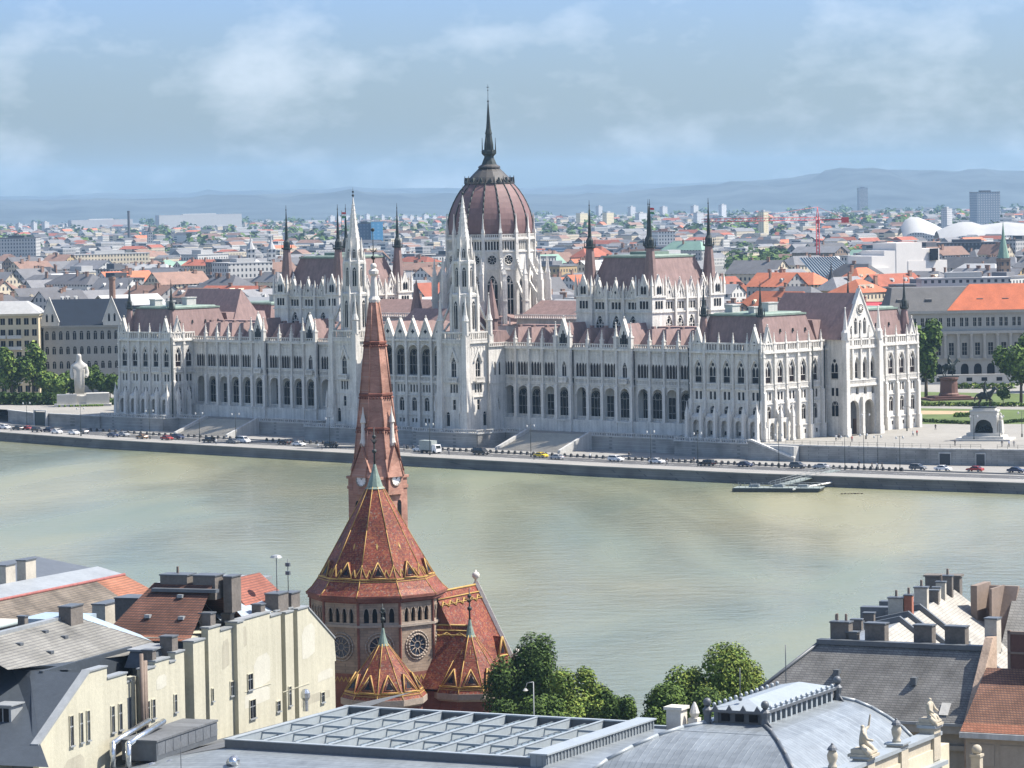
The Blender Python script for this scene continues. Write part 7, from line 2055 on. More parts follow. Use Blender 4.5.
m = MB(); q = [a_ + nn * 5.2, P_ + nn * 5.2, P_ - nn * 5.2, a_ - nn * 5.2]; m.prism([(v.x, v.y) for v in q], 6, 14.7); q = [a_ + nn * 5.4 + dn * .2, a_ - nn * 5.4 + dn * .2]; m.extrude([(q[0].x, q[0].y, 14.7), (q[1].x, q[1].y, 14.7), (a_.x + dn.x * .2, a_.y + dn.y * .2, 24.5)], dn * .3); C_('nave_wall', m, [DBRICK])
for f in (.86,):
    c = P_ - dn * (12 * (1 - f)) + nn * 4.2; z = 24.9 - 10.3 * .75; m = MB(Tx_(Vector((c.x, c.y, z))) @ Rz_(math.atan2(nn.y, nn.x) + math.pi / 2))
    m.add([(-1.1, -.55, -.9), (1.1, -.55, -.9), (0, -.45, 1.5), (0, 1.5, 1.6)], [(0, 1, 2), (0, 2, 3), (1, 3, 2)], 1)
    for p, q in (((-1.1, -.58, -.9), (0, -.5, 1.5)), ((0, -.5, 1.5), (1.1, -.58, -.9)), ((-1.1, -.58, -.9), (1.1, -.58, -.9))): m.tube(p, q, .15, n=5)
    m.face([(-.45, -.6, -.55), (.45, -.6, -.55), (0, -.56, .45)], 2); C_('roof_dormer', m, [TILE_Y, TILE, GLASS], r_)
# the steeple
S_ = aty(378, 500, 466); TS = Tx_(Vector((S_.x - CHX, S_.y - CHY, 0)))
m = MB(TS @ Rz_(math.pi / 4 + .1) @ Matrix.Diagonal((.9, .9, 1, 1))); m.box(-3.0, 3.0, -3.0, 3.0, 6, 38.4); m.box(-3.12, 3.12, -3.12, 3.12, 36.7, 37.1); m.box(-3.2, 3.2, -3.2, 3.2, 38.05, 38.4); st_ = C_('steeple_wall', m, [BRICK])
m = MB(TS)
SP = [(3.7, 38.3), (3.15, 40.6), (2.68, 44.6), (2.15, 49.0), (1.42, 55.7), (.66, 60.9)]
m.lathe(SP, 8, ph=math.pi / 8); sp_ = C_('spire', m, [BRICK])
m = MB(TS)
for k in range(8):
    a = math.pi / 8 + k * math.pi / 4
    for (r0, z0), (r1, z1) in zip(SP, SP[1:]): m.tube(pol(r0, z0, a), pol(r1, z1, a), .11, .1, 5)
C_('edge_roll', m, [BRICK], sp_)
for (rr, z) in ((2.72, 44.6), (2.2, 49.0), (1.48, 55.7)):
    m = MB(TS); m.lathe([(rr, z - .35), (rr + .14, z - .2), (rr + .14, z + .05), (rr - .03, z + .15)], 8, ph=math.pi / 8)
    for k in range(8):
        a, b = math.pi / 8 + k * math.pi / 4, math.pi / 8 + (k + 1) * math.pi / 4
        for i in range(4): q = pol(rr + .12, z - .5, a).lerp(pol(rr + .12, z - .5, b), (i + .5) / 4); m.ball(tuple(q), .15, 5, 3)
    C_('spire_band', m, [DBRICK], sp_)
m = MB(TS); m.lathe([(.70, 60.8), (.78, 61.2), (.55, 61.6), (.40, 63.6), (.34, 64.2), (.62, 64.5), (.66, 64.9), (.3, 65.2), (.28, 65.8)], 10, sm=False); m.ball((0, 0, 65.5), .42, 8, 6); C_('spire_cap', m, [PSTONE], sp_)
m = MB(TS); m.tube((0, 0, 65.6), (0, 0, 70.3), .1, .04, 6); m.ball((0, 0, 66.6), .3); m.ball((0, 0, 70.2), .25)
for k in range(4): m.tube((0, 0, 67.2), (.5 * math.cos(k * 1.57), .5 * math.sin(k * 1.57), 67.8), .05, n=4)
C_('weathervane', m, [DCOPPER], sp_)
for k in range(4):
    a = .1 + k * math.pi / 2 - math.pi / 4 - math.pi / 4 + math.pi / 4
    T = TS @ Rz_(a)
    m = MB(T); m.extrude([(-1.5, -3.15, 36.0), (1.5, -3.15, 36.0), (1.35, -3.15, 39.2), (0, -3.0, 42.4), (-1.35, -3.15, 39.2)], (0, 1.7, 0)); g = C_('clock_gable', m, [BRICK], st_)
    m = MB(T); m.add([(-1.6, -3.3, 39.0), (0, -3.15, 42.8), (0, -1.2, 42.8), (-1.6, -1.2, 39.0), (1.6, -3.3, 39.0), (1.6, -1.2, 39.0)], [(0, 1, 2, 3), (4, 5, 2, 1)]); C_('gable_roof', m, [BRICK], g)
    m = MB(T); m.lathe([(.42, 42.3), (.5, 42.7), (.34, 43.3), (.26, 45.2), (.42, 45.4), (.12, 46.6), (.04, 47.4)], 8, 0, -2.6); C_('pinnacle', m, [PSTONE], g)
    m = MB(T @ Tx_(Vector((0, -3.2, 38.0))))
    m.face([(.82 * math.cos(t), 0, .82 * math.sin(t)) for t in [2 * math.pi * i / 24 for i in range(24)]], 0)
    for i in range(24):
        t, u = 2 * math.pi * i / 24, 2 * math.pi * (i + 1) / 24; m.tube((.86 * math.cos(t), 0, .86 * math.sin(t)), (.86 * math.cos(u), 0, .86 * math.sin(u)), .09, n=4, mi=1)
    for i in range(12): t = math.pi * i / 6; m.tube((.66 * math.cos(t), -.02, .66 * math.sin(t)), (.78 * math.cos(t), -.02, .78 * math.sin(t)), .035, n=3, mi=2)
    m.tube((0, -.03, 0), (.3, -.03, .36), .04, n=3, mi=2); m.tube((0, -.03, 0), (-.1, -.03, .66), .03, n=3, mi=2)
    C_('clock_face', m, [plain('white_dial', (.72, .71, .68), .5), PSTONE_D, plain('black_hands', (.02, .02, .02), .5)], g)
    for x in (-1.0, 1.0):
        w_ = inst('belfry_window', window_mesh(.75, 2.6, 'o', (0, 0), GLASS, PSTONE_D), st_, T @ Vector((x * 1.1, -2.73, 32.6)), a)

# ================================================================ the near bank: concert hall with zinc roofs
VA = Vector((-27.8, 356.0, 0)); VYAW = math.atan2(-.449, .893)
VU, VV = Vector((.893, -.449, 0)), Vector((.449, .893, 0))
def VWp(x, y, z=0.0): return VA + VU * x + VV * y + Vector((0, 0, z))
def seam_mat(name, col, pitch, axis=0, rough=.42, depth=.5, var=.26):
    """sheet metal with standing seams every pitch metres along a local axis"""
    M = mat(name, col, rough, var, .25, 1.5, 0, .25, spec=.5)
    t, N, K, b = nodes_of(M)
    c = N.new('ShaderNodeTexCoord'); s = N.new('ShaderNodeSeparateXYZ'); K(c.outputs['Object'], s.inputs[0])
    d = N.new('ShaderNodeMath'); d.operation = 'DIVIDE'; d.inputs[1].default_value = pitch; K(s.outputs[axis], d.inputs[0])
    f = N.new('ShaderNodeMath'); f.operation = 'FRACT'; K(d.outputs[0], f.inputs[0])
    g = N.new('ShaderNodeMath'); g.operation = 'LESS_THAN'; g.inputs[1].default_value = .14; K(f.outputs[0], g.inputs[0])
    bp = N.new('ShaderNodeBump'); bp.inputs['Strength'].default_value = depth; bp.inputs['Distance'].default_value = .05; K(g.outputs[0], bp.inputs['Height']); K(bp.outputs[0], b.inputs['Normal'])
    src = b.inputs['Base Color'].links[0].from_socket
    mu = N.new('ShaderNodeMixRGB'); mu.blend_type = 'MULTIPLY'; mu.inputs['Color2'].default_value = (.72, .74, .76, 1); K(g.outputs[0], mu.inputs['Fac']); K(src, mu.inputs['Color1']); K(mu.outputs[0], b.inputs['Base Color'])
    # odd sheets weathered differently
    fl = N.new('ShaderNodeMath'); fl.operation = 'FLOOR'; K(d.outputs[0], fl.inputs[0])
    wn_ = N.new('ShaderNodeTexWhiteNoise'); wn_.noise_dimensions = '1D'; K(fl.outputs[0], wn_.inputs['W'])
    mr = N.new('ShaderNodeMapRange'); mr.inputs['To Min'].default_value = .88; mr.inputs['To Max'].default_value = 1.1; K(wn_.outputs['Value'], mr.inputs['Value'])
    m2 = N.new('ShaderNodeVectorMath'); m2.operation = 'SCALE'; K(mu.outputs[0], m2.inputs[0]); K(mr.outputs[0], m2.inputs['Scale']); K(m2.outputs[0], b.inputs['Base Color'])
    return M
ZX = seam_mat('zinc_sheet', (.215, .24, .255), .62, 0); ZY = seam_mat('zinc_sheet_cross', (.215, .24, .255), .62, 1)
ZD = mat('dark_zinc', (.085, .095, .105), .5, .2, .5, 3, spec=.5); ZP = mat('pale_zinc', (.27, .30, .315), .4, .12, .4, 2, .1, spec=.5)
ZT = seam_mat('tarred_felt', (.115, .122, .128), 1.0, 1, .8, .2)
HALL = empty('concert_hall', VA, VYAW, 'large hall with grey zinc roofs, a long glazed skylight and a curved vault with lantern', 'hall')
def V_(name, mb, mats, parent=None): return mb.build(name, mats, parent or HALL)
m = MB(); m.box(-15.5, 66, -40, 21.6, BUDA, 16.5); m.box(66, 67.2, -40, 20.5, BUDA, 20.9); V_('wall', m, [mat('hall_stucco', (.50, .45, .33), .85, .12, .3, 3, .1)])
# flat and sloping zinc round the skylight
m = MB(); m.add([(-13.4, -2.4, 17.5), (0, -2.4, 20.25), (0, 21.8, 20.25), (-13.4, 44, 17.3), (-4, 44, 19.5)], [(0, 1, 2, 4, 3)]); V_('left_roof', m, [ZT])
m = MB(); m.add([(-40, -2.0, 14.0), (-13.4, -2.0, 17.6), (0, -2.0, 20.2), (36, -2.0, 20.2), (36, -42, 14.5), (-40, -42, 10)], [(0, 1, 5), (1, 2, 3, 4, 5)]); V_('front_roof', m, [ZY])
m = MB(); m.face([(35.2, -2.2, 20.4), (44.4, -2.2, 20.0), (44.4, 22.5, 20.0), (35.2, 22.5, 20.4)]); m.face([(35.2, -2.2, 20.4), (44.4, -2.2, 20.0), (44.4, -30, 15.5), (35.2, -30, 15.5)]); V_('seamed_roof', m, [ZY])
# skylight
sk = MB(); sk.box(-.25, 33.5, -2.3, -1.9, 19.6, 20.95); sk.box(-.25, .15, -1.9, 21.9, 19.6, 20.95); sk.box(-.25, 33.5, 21.9, 22.3, 19.6, 20.95); sky_ = V_('skylight_kerb', sk, [ZD])
m = MB(); m.box(-.35, 33.6, 21.8, 22.4, 20.953, 21.1); m.box(-.35, 33.6, -2.4, -1.8, 20.953, 21.05); m.box(-.35, .25, -1.8, 21.8, 20.953, 21.05); V_('kerb_flashing', m, [ZP], sky_)
GLZ = mat('skylight_glass', (.13, .165, .17), .22, .45, .35, 1.2, 0, spec=.6)
nb = 9; bw = 33.2 / nb
for i in range(nb):
    x0, x1 = .2 + i * bw, .2 + (i + 1) * bw; xc = (x0 + x1) / 2
    pn = MB()
    for j in range(4):
        y0, y1 = -1.85 + j * 5.92, -1.85 + (j + 1) * 5.92
        pn.add([(x0, y0, 20.0), (x0, y1, 20.0), (xc, y0, 20.62), (xc, y1, 20.62), (x1, y0, 20.0), (x1, y1, 20.0)], [(0, 2, 3, 1), (2, 4, 5, 3)])
    g = V_('glazing', pn, [GLZ], sky_)
    m = MB()
    for j in range(17):
        y = -1.7 + j * 1.45
        m.tube((x0, y, 20.03), (xc, y, 20.65), .05, n=4); m.tube((xc, y, 20.65), (x1, y, 20.03), .05, n=4)
    V_('glazing_bar', m, [ZP], sky_)
for i in range(nb + 1):
    x = .2 + i * bw; m = MB(); m.box(x - .1, x + .1, -1.9, 21.9, 20.15, 20.98); m.box(x - .15, x + .15, -1.9, 21.9, 20.982, 21.06); V_('beam', m, [ZP], sky_)
for j in range(1, 4):
    y = -1.85 + j * 5.92; m = MB(); m.box(.2, 33.2, y - .1, y + .1, 20.7, 20.93); V_('cross_beam', m, [ZP], sky_)
m = MB(); m.box(33.5, 35.2, -2.3, 22.4, 19.4, 21.3); m.box(33.35, 35.4, -2.45, 22.6, 21.302, 21.45, 1)
for j in range(34): y = -2.1 + j * .73; m.box(35.2, 35.3, y, y + .12, 19.5, 21.25, 1)
V_('ribbed_upstand', m, [ZX, ZP])
m = MB(); m.box(0, 36, 22.3, 26, 17, 19.9); m.box(-.2, 44, 25.6, 26.1, 18.5, 20.2, 1); V_('back_roof', m, [ZT, ZP])
for x in (38.5, 41.8): m = MB(); m.box(x - .5, x + .5, 24.5, 25.5, 19, 21.3); m.lathe([(.35, 21.3), (.55, 21.8), (.3, 22.5), (.1, 22.9)], 8, x, 25.0); V_('parapet_urn', m, [PSTONE])
m = MB(); m.box(36.0, 37.6, 23.6, 25.2, 19, 22.2); m.box(35.8, 37.8, 23.4, 25.4, 22.2, 22.5); V_('stone_pier', m, [PSTONE])
# vault: curved hip in front, barrel behind, lantern on top
XC = 54.0
VP = [(2.7, 25.0), (4.4, 24.75), (6.0, 24.2), (7.6, 23.4), (9.2, 22.4), (10.4, 21.3), (11.0, 20.4)]
m = MB()
for (d0, z0), (d1, z1) in zip(VP, VP[1:]):
    yf0, yf1 = -.4 - (d0 - 2.7) * 1.35, -.4 - (d1 - 2.7) * 1.35
    m.add([(XC - d0, yf0, z0), (XC + d0, yf0, z0), (XC + d1, yf1, z1), (XC - d1, yf1, z1)], [(0, 1, 2, 3)], 1, True)
    m.add([(XC + d0, yf0, z0), (XC + d0, 18.5, z0), (XC + d1, 18.5, z1), (XC + d1, yf1, z1)], [(0, 1, 2, 3)], 0, True)
    m.add([(XC - d0, yf0, z0), (XC - d0, 18.5, z0), (XC - d1, 18.5, z1), (XC - d1, yf1, z1)], [(0, 1, 2, 3)], 0, True)
vp = [(XC + d, 18.5, z) for d, z in VP]; m.face(vp + [(XC + 11, 18.5, 16)] + [(XC - 11, 18.5, 16)] + [(XC - d, 18.5, z) for d, z in VP[::-1]], 2)
vault = V_('vault_roof', m, [ZY, ZX, ZD])
for sx in (-1, 1):
    m = MB()
    for (d0, z0), (d1, z1) in zip(VP, VP[1:]): m.tube((XC + sx * d0, -.4 - (d0 - 2.7) * 1.35, z0 + .05), (XC + sx * d1, -.4 - (d1 - 2.7) * 1.35, z1 + .05), .2, n=6)
    V_('hip_roll', m, [ZD if sx > 0 else ZP], vault)
m = MB()
for (d0, z0), (d1, z1) in zip(VP, VP[1:]): m.tube((XC + d0, 18.5, z0 + .08), (XC + d1, 18.5, z1 + .08), .22, n=6)
V_('verge_roll', m, [ZP], vault)
m = MB(); m.box(XC - 5.2, XC + 5.2, -3.45, -3.3, 24.42, 24.6); V_('seam_roll', m, [ZP], vault)
la = MB(); la.box(XC - 2.2, XC + 2.2, .3, 16.6, 24.6, 26.2); lan = V_('ridge_lantern', la, [ZD])
m = MB(); m.add([(XC - 2.9, -.5, 26.25), (XC + 2.9, -.5, 26.25), (XC + 2.9, 17.4, 26.25), (XC - 2.9, 17.4, 26.25), (XC, 2.4, 26.95), (XC, 15.0, 26.95)], [(0, 1, 4), (1, 2, 5, 4), (2, 3, 5), (3, 0, 4, 5), (0, 3, 2, 1)]); m.box(XC - 3.0, XC + 3.0, -.6, 17.5, 26.0, 26.246, 1); V_('lantern_roof', m, [ZP, ZD], lan)
for i in range(13):
    y = 1.0 + i * 1.28
    for sx in (-1, 1):
        m = MB(); m.box(XC + sx * 2.6 - .22, XC + sx * 2.6 + .22, y - .2, y + .2, 24.8, 26.0); V_('lantern_post', m, [ZP], lan)
        m = MB(); m.ball((XC + sx * 2.85, y, 26.5), .2, 6, 5); m.lathe([(.16, 26.2), (.12, 26.5)], 6, XC + sx * 2.85, y); V_('crest_ball', m, [ZP], lan)
for i in range(4):
    x = XC - 2.1 + i * 1.4; m = MB(); m.extrude([(x - .3, -.55, 26.25), (x + .3, -.55, 26.25), (x, -.55, 26.75)], (0, .15, 0)); V_('crest', m, [ZD], lan)
for i in range(3):
    x = XC - 1.4 + i * 1.4; m = MB(); m.box(x - .42, x + .42, .2, .28, 25.1, 25.8); V_('lantern_window', m, [GLASS], lan)
for (x, y) in ((XC + 2.9, -.5), (XC + 2.9, 17.6), (XC - 2.9, -.5)):
    m = MB(); m.lathe([(.45, 24.7), (.35, 25.6), (.5, 26.2), (.25, 26.5)], 8, x, y); m.ball((x, y, 26.9), .42, 8, 6); m.tube((x, y, 25.6), (x + .9, y - .3, 24.6), .16, .1, 5); V_('corner_scroll', m, [ZD], lan)
m = MB(); m.tube((XC - .3, 1.2, 26.9), (XC - .3, 1.2, 30.0), .05, n=5); m.ball((XC - .3, 1.2, 27.1), .22); V_('lightning_rod', m, [ZD], lan)
m = MB(); m.tube((XC - 2.2, 17, 26.5), (XC - 2.2, 17, 30.2), .05, n=5); V_('lightning_rod', m, [ZD], lan)
# cornice gutter, attic parapet on the square side
CREAM_ST = mat('cream_carved_stone', (.41, .365, .28), .8, .15, .5, 3, .2)
m = MB(); m.box(XC + 10.6, 66.2, -14, 18.6, 19.6, 20.5); V_('gutter_roof', m, [ZP])
m = MB(); m.box(66.0, 67.0, -14, 18.2, 19.5, 22.0); m.box(65.7, 67.3, -14.2, 18.4, 22.0, 22.35, 1); m.box(65.8, 67.8, -14, 18.6, 19.2, 19.6, 1)
for y in (-8, -.5, 8.2, 17.0): m.box(65.8, 67.3, y - .9, y + .9, 19.8, 22.55 if y < 16 else 22.9); m.box(65.6, 67.5, y - 1.05, y + 1.05, 22.56 if y < 16 else 22.9, 22.72 if y < 16 else 23.15, 1)
V_('attic_parapet', m, [CREAM_ST, ZP])
def figure(px, label, y, pose, h0=23.15, sc=1.6):
    p = VWp(66.5, y, h0); o = empty('stone_statue', p, VYAW, label, 'statue')
    if pose == 'lyre':
        j = [(0, 0, .5, .28, .3), (0, 0, .9, .24, .26), (0, 0, 1.35, .22, .3), (0, 0, 1.55, .1, .1), (0, 0, 1.78, .16, .15), (.5, .1, .55, .2, .18), (.6, .15, .1, .13, .12), (-.1, .3, .45, .2, .18), (-.25, .7, .15, .13, .12), (0, .34, 1.42, .10, .10), (.12, .66, 1.6, .075, .075), (.2, .72, 2.3, .05, .05), (.2, -.3, 1.35, .11, .11), (.45, -.45, 1.0, .09, .09), (.8, -.35, .95, .07, .07)]
        e = [(0, 1), (1, 2), (2, 3), (3, 4), (0, 5), (5, 6), (0, 7), (7, 8), (2, 9), (9, 10), (10, 11), (2, 12), (12, 13), (13, 14)]
    else:
        j = [(0, 0, .5, .3, .3), (0, 0, .95, .24, .26), (.05, 0, 1.35, .22, .28), (.05, 0, 1.55, .1, .1), (.1, 0, 1.78, .16, .15), (.5, .15, .55, .2, .18), (.6, .15, .1, .13, .12), (.45, -.2, .5, .2, .18), (.6, -.25, .1, .13, .12), (.1, .3, 1.4, .11, .11), (.25, .42, 1.05, .09, .09), (.55, .3, .85, .07, .07), (.1, -.3, 1.4, .11, .11), (.2, -.45, 1.0, .09, .09), (.5, -.35, .8, .07, .07)]
        e = [(0, 1), (1, 2), (2, 3), (3, 4), (0, 5), (5, 6), (0, 7), (7, 8), (2, 9), (9, 10), (10, 11), (2, 12), (12, 13), (13, 14)]
    inst('body', skin_mesh('body', j, e, [CREAM_ST], 2, 0), o, (0, 0, 0), 0, sc)
    m = MB(); m.box(-.55 * sc, .45 * sc, -.5 * sc, .5 * sc, 0, .42 * sc); m.box(-.7 * sc, .8 * sc, -.6 * sc, .6 * sc, -.02, .14 * sc); m.build('seat', [CREAM_ST], o)
    m = MB()
    for k in range(6): a = -.9 + k * .35; m.tube((.1 * sc, a * .4 * sc, .62 * sc), (.62 * sc, a * .55 * sc, .12 * sc), .14 * sc, .2 * sc, 6)
    m.build('drapery', [CREAM_ST], o)
figure(0, 'seated stone figure with one arm raised high on the hall parapet', -.5, 'lyre', 22.72)
figure(0, 'seated stone figure with lowered arms on the far end of the hall parapet', 17.0, 'sit', 23.15, 1.45)
for (y, lab) in ((8.2, 'draped stone urn between the two seated figures on the hall parapet'), (-8, 'stone urn at the near end of the hall parapet')):
    p = VWp(66.5, y, 22.72); o = empty('stone_urn', p, VYAW, lab, 'urn')
    m = MB(); m.lathe([(.42, 0), (.42, .2), (.3, .35), (.46, .8), (.5, 1.2), (.36, 1.5), (.33, 1.62)], 10, sm=True); m.build('vase', [CREAM_ST], o)
    m = MB(); m.lathe([(.5, 1.62), (.38, 1.85), (.12, 2.1)], 10); m.ball((0, 0, 2.12), .13); m.build('lid', [ZD], o)
p = VWp(69.5, 22.0, BUDA); o = empty('stone_pillar', p, VYAW, 'round headed cream stone pillar standing just beyond the far seated figure', 'pillar')
m = MB(); m.box(-.45, .45, -.45, .45, 0, 12.0); m.build('shaft', [CREAM_ST], o); m = MB(); m.box(-.55, .55, -.55, .55, 12.0, 12.25); m.ball((0, 0, 12.65), .52, 10, 6); m.build('head', [CREAM_ST], o)
# plant on the left roof: flat dark unit, steel pipe, cowls, ducts
def vthing(name, x, y, z, lab, cat): return empty(name, VWp(x, y, z), VYAW + .12, lab, cat)
o = vthing('roof_unit', -9.8, 3.0, 19.3, 'long low dark panelled plant unit against the cream firewall', 'plant unit')
m = MB(); m.box(-1.9, 1.9, -7.5, 7.0, -.6, 1.3); m.build('casing', [ZD], o); m = MB(); m.box(-2.0, 2.0, -7.6, 7.1, 1.302, 1.5); m.build('lid', [ZT], o)
for k in range(8): m = MB(); y = -7.2 + k * 1.8; m.box(1.9, 1.93, y, y + 1.6, -.1, 1.15); m.build('panel', [mat('panel_grey', (.12, .13, .14), .5)] if k == 0 else [bpy.data.materials['panel_grey']], o)
o = vthing('steel_duct', -9.8, -6.2, 18.2, 'shiny steel duct rising and bending over the dark plant unit', 'duct')
STL = plain('shiny_steel', (.55, .57, .58), .22, .9)
m = MB()
for x in (-1.0, .7): m.tube((x, 0, 0), (x, 0, 2.4), .32, n=10); m.ball((x, 0, 2.4), .33); m.tube((x, 0, 2.4), (x - .6, 9.5, 3.3), .32, n=10)
m.build('pipe', [STL], o)
def cowl(x, y, z, lab, s=1.0, tilt=False):
    o = vthing('roof_cowl', x, y, z, lab, 'cowl')
    m = MB(); m.lathe([(.45 * s, -.3), (.42 * s, 1.2 * s)], 10); m.build('pipe', [STL], o)
    m = MB()
    if tilt: m.tube((0, 0, 1.1 * s), (.9 * s, -.6 * s, 1.6 * s), .6 * s, .7 * s, 10)
    else: m.lathe([(.4 * s, 1.15 * s), (.75 * s, 1.7 * s), (.75 * s, 2.4 * s), (.45 * s, 2.9 * s), (.1 * s, 3.0 * s)], 10)
    m.build('hood', [STL], o)
cowl(-7.2, -5.5, 16.9, 'pale tilted roof cowl left of the steel duct', .9, True)
cowl(-5.4, -5.0, 17.2, 'dark mouthed tilted roof cowl beside the pale one', .9, True)
cowl(-13.4, 36.5, 18.2, 'shiny upright ventilator before the right end of the cream firewall', .72)
cowl(3.2, -7.0, 18.6, 'low round ventilator on the zinc roof left of the skylight', .8, True)
m = MB(Tx_(-VWp(-1.5, -8.5, 18.4))); a = VWp(-1.5, -8.5, 18.4); m.tube(a, a + Vector((0, 0, 3.2)), .04, n=5); tag(m.build('rod', [ZD], None, a), 'thin upright lightning rod on the zinc roof left of the skylight', 'rod')

# ================================================================ the near bank, left: cream firewall house and the roofs behind it
WO = Vector((-41.7, 355.0, 0)); WD = Vector((.345, .9386, 0)); WN = Vector((.9386, -.345, 0)); WYAW = math.atan2(WD.y, WD.x)
def WP_(t, q, z=0.0): return WO + WD * t - WN * q + Vector((0, 0, z))       # t along the firewall, q to the left of it
def wroot(name, t, q, lab, cat='house'):
    o = empty(name, WP_(t, q, 0), WYAW, lab, cat); return o, Tx_(Vector((-t, -q, 0)))     # local x = t, local y = q
CREAMW = mat('cream_render', (.405, .385, .295), .85, .18, .18, 2.5, .15, streak=.35)
BEIGED = mat('flue_brown', (.20, .155, .125), .85, .2, .5, 3)
OLDTILE = brick_mat('old_grey_tiles', (.19, .185, .165), (.15, .147, .135), (.10, .10, .095), .42, .2, ms=.03, var=.35, nscale=.22)
BROWNT = brick_mat('brown_clay_tiles', (.155, .07, .045), (.11, .05, .034), (.055, .035, .03), .36, .24, ms=.045, var=.35, nscale=.3, bump=.7)
ORANGET = brick_mat('terracotta_tiles', (.34, .15, .09), (.27, .11, .065), (.18, .085, .055), .36, .22, ms=.04, var=.25, nscale=.3, bump=.6)
DKMETAL = mat('dark_blue_sheet', (.045, .055, .066), .55, .18, .3, 2, .1, spec=.4)
PALEM = mat('pale_sheet_metal', (.235, .25, .255), .45, .18, .25, 1.5, .15, spec=.5)
CHB = mat('dark_chimney', (.135, .12, .105), .9, .28, .7, 4, .3); CHL = mat('rendered_chimney', (.40, .37, .31), .9, .2, .6, 4, .2)  # first: one dark grey-brown for all faces of a stack
def stack_ch(o, T, x0, x1, y0, y1, z0, z1, mt=None, pots=0, cap=True):
    m = MB(T); m.box(x0, x1, y0, y1, z0, z1); c = m.build('chimney', [mt or CHB], o)
    if cap: m = MB(T); m.box(x0 - .09, x1 + .09, y0 - .09, y1 + .09, z1 + .002, z1 + .14); m.build('chimney_cap', [ZD], c)
    for k in range(pots):
        m = MB(T); x = x0 + (x1 - x0) * (k + .5) / pots; m.lathe([(.16, z1 + .2), (.14, z1 + .9)], 8, x, (y0 + y1) / 2); m.build('chimney_pot', [BEIGED], c)
    return c
H1, T_ = wroot('firewall_house', 24, 0, 'cream house whose long windowless firewall of stepped bays faces the zinc roofs')
# bays of the firewall: (t0, t1, top, how far it stands forward)
bays = [(-1.6, 2.3, 28.0, 0), (2.3, 6.7, 26.8, 0), (6.7, 9.4, 25.6, -.9), (10.7, 13.2, 26.6, 0), (13.2, 16.6, 27.1, 0), (16.6, 18.0, 26.6, 0), (18.0, 20.2, 27.4, 0), (20.2, 21.7, 27.2, -1.1), (21.7, 24.5, 28.1, .35), (24.5, 26.2, 27.0, -1.2), (26.2, 29.2, 29.0, 0), (29.2, 32.3, 28.4, 0), (32.3, 34.0, 28.9, .55), (34.0, 42.3, 28.9, .0), (42.3, 45.2, 28.4, .0), (45.2, 46.4, 28.6, -.7), (46.4, 48.6, 28.3, .0), (48.6, 49.8, 28.5, -.6), (49.8, 52.9, 28.3, 0)]
WINS = [(-5.7, 21.3, 24.2, .75), (-3.6, 21.3, 24.2, .6), (-2.1, 21.3, 24.2, .6), (3.3, 21.3, 23.9, .7), (5.0, 21.3, 23.9, .7), (11.3, 21.4, 23.3, .7), (12.6, 21.4, 23.3, .7), (17.8, 21.3, 23.1, .6), (26.9, 21.2, 22.5, .4), (31.9, 21.1, 22.6, .9), (36.6, 21.1, 22.8, 1.3), (37.1, 17.9, 19.9, 1.5), (44.0, 17.7, 18.8, 1.0), (47.2, 17.9, 20.0, .7), (56.4, 17.0, 18.1, 1.0), (27.2, 18.1, 18.7, .7)]
m = MB(T_)
m.extrude([(-12.6, 0, BUDA), (-1.6, 0, BUDA), (-1.6, 0, 28.0), (-12.6, 0, 22.4)], (0, .6, 0))
for (t0, t1, zt, f) in bays: m.box(t0 + .001, t1 - .001, -f, .8 + max(0, -f), BUDA, zt)
m.extrude([(52.9, 0, BUDA), (60.2, 0, BUDA), (60.2, 0, 21.2), (60.6, 0, 21.2), (60.2, 0, 23.8), (52.9, 0, 28.1)], (0, .8, 0))
m.box(9.4, 10.7, .8, 1.6, BUDA, 26)
m.build('firewall', [CREAMW], H1)
m = MB(T_)
for (t0, t1, zt, f) in bays: m.box(t0 - .05, t1 + .05, -f - .12, .9, zt + .002, zt + .16)
m.extrude([(-12.8, -.12, 22.2), (-1.6, -.12, 28.0), (-1.6, -.12, 28.25), (-12.8, -.12, 22.5)], (0, .85, 0)); m.extrude([(52.9, -.12, 28.102), (60.3, -.12, 23.8), (60.3, -.12, 24.0), (52.9, -.12, 28.3)], (0, 1.0, 0))
m.build('wall_flashing', [PALEM], H1)
for (t, z0, z1, w) in WINS:
    f = max([b[3] for b in bays if b[0] <= t <= b[1]] + [0]); f = [b[3] for b in bays if b[0] <= t <= b[1]]; f = f[0] if f else 0
    m = MB(T_ @ Tx_(Vector((t, -f - .012, z0)))); m.face([(-w / 2, 0, 0), (w / 2, 0, 0), (w / 2, 0, z1 - z0), (-w / 2, 0, z1 - z0)], 0)
    for x0_, x1_, za, zb in ((-w / 2 - .1, -w / 2, 0, z1 - z0), (w / 2, w / 2 + .1, 0, z1 - z0), (-w / 2 - .1, w / 2 + .1, z1 - z0, z1 - z0 + .1)): m.box(x0_, x1_, -.1, .01, za, zb, 2)
    m.box(-w / 2 - .14, w / 2 + .14, -.2, .01, -.14, 0, 1)
    if w > .55: m.box(-.03, .03, -.05, -.004, 0, z1 - z0, 1); m.box(-w / 2, w / 2, -.05, -.004, (z1 - z0) * .62, (z1 - z0) * .66, 1)
    m.build('window', [GLASS, PALEM, CREAMW], H1)
PATCH = [mat('patched_render_pale', (.45, .435, .36), .85, .12, .4, 3), mat('patched_render_grey', (.33, .31, .24), .9, .2, .5, 3, streak=.4)]
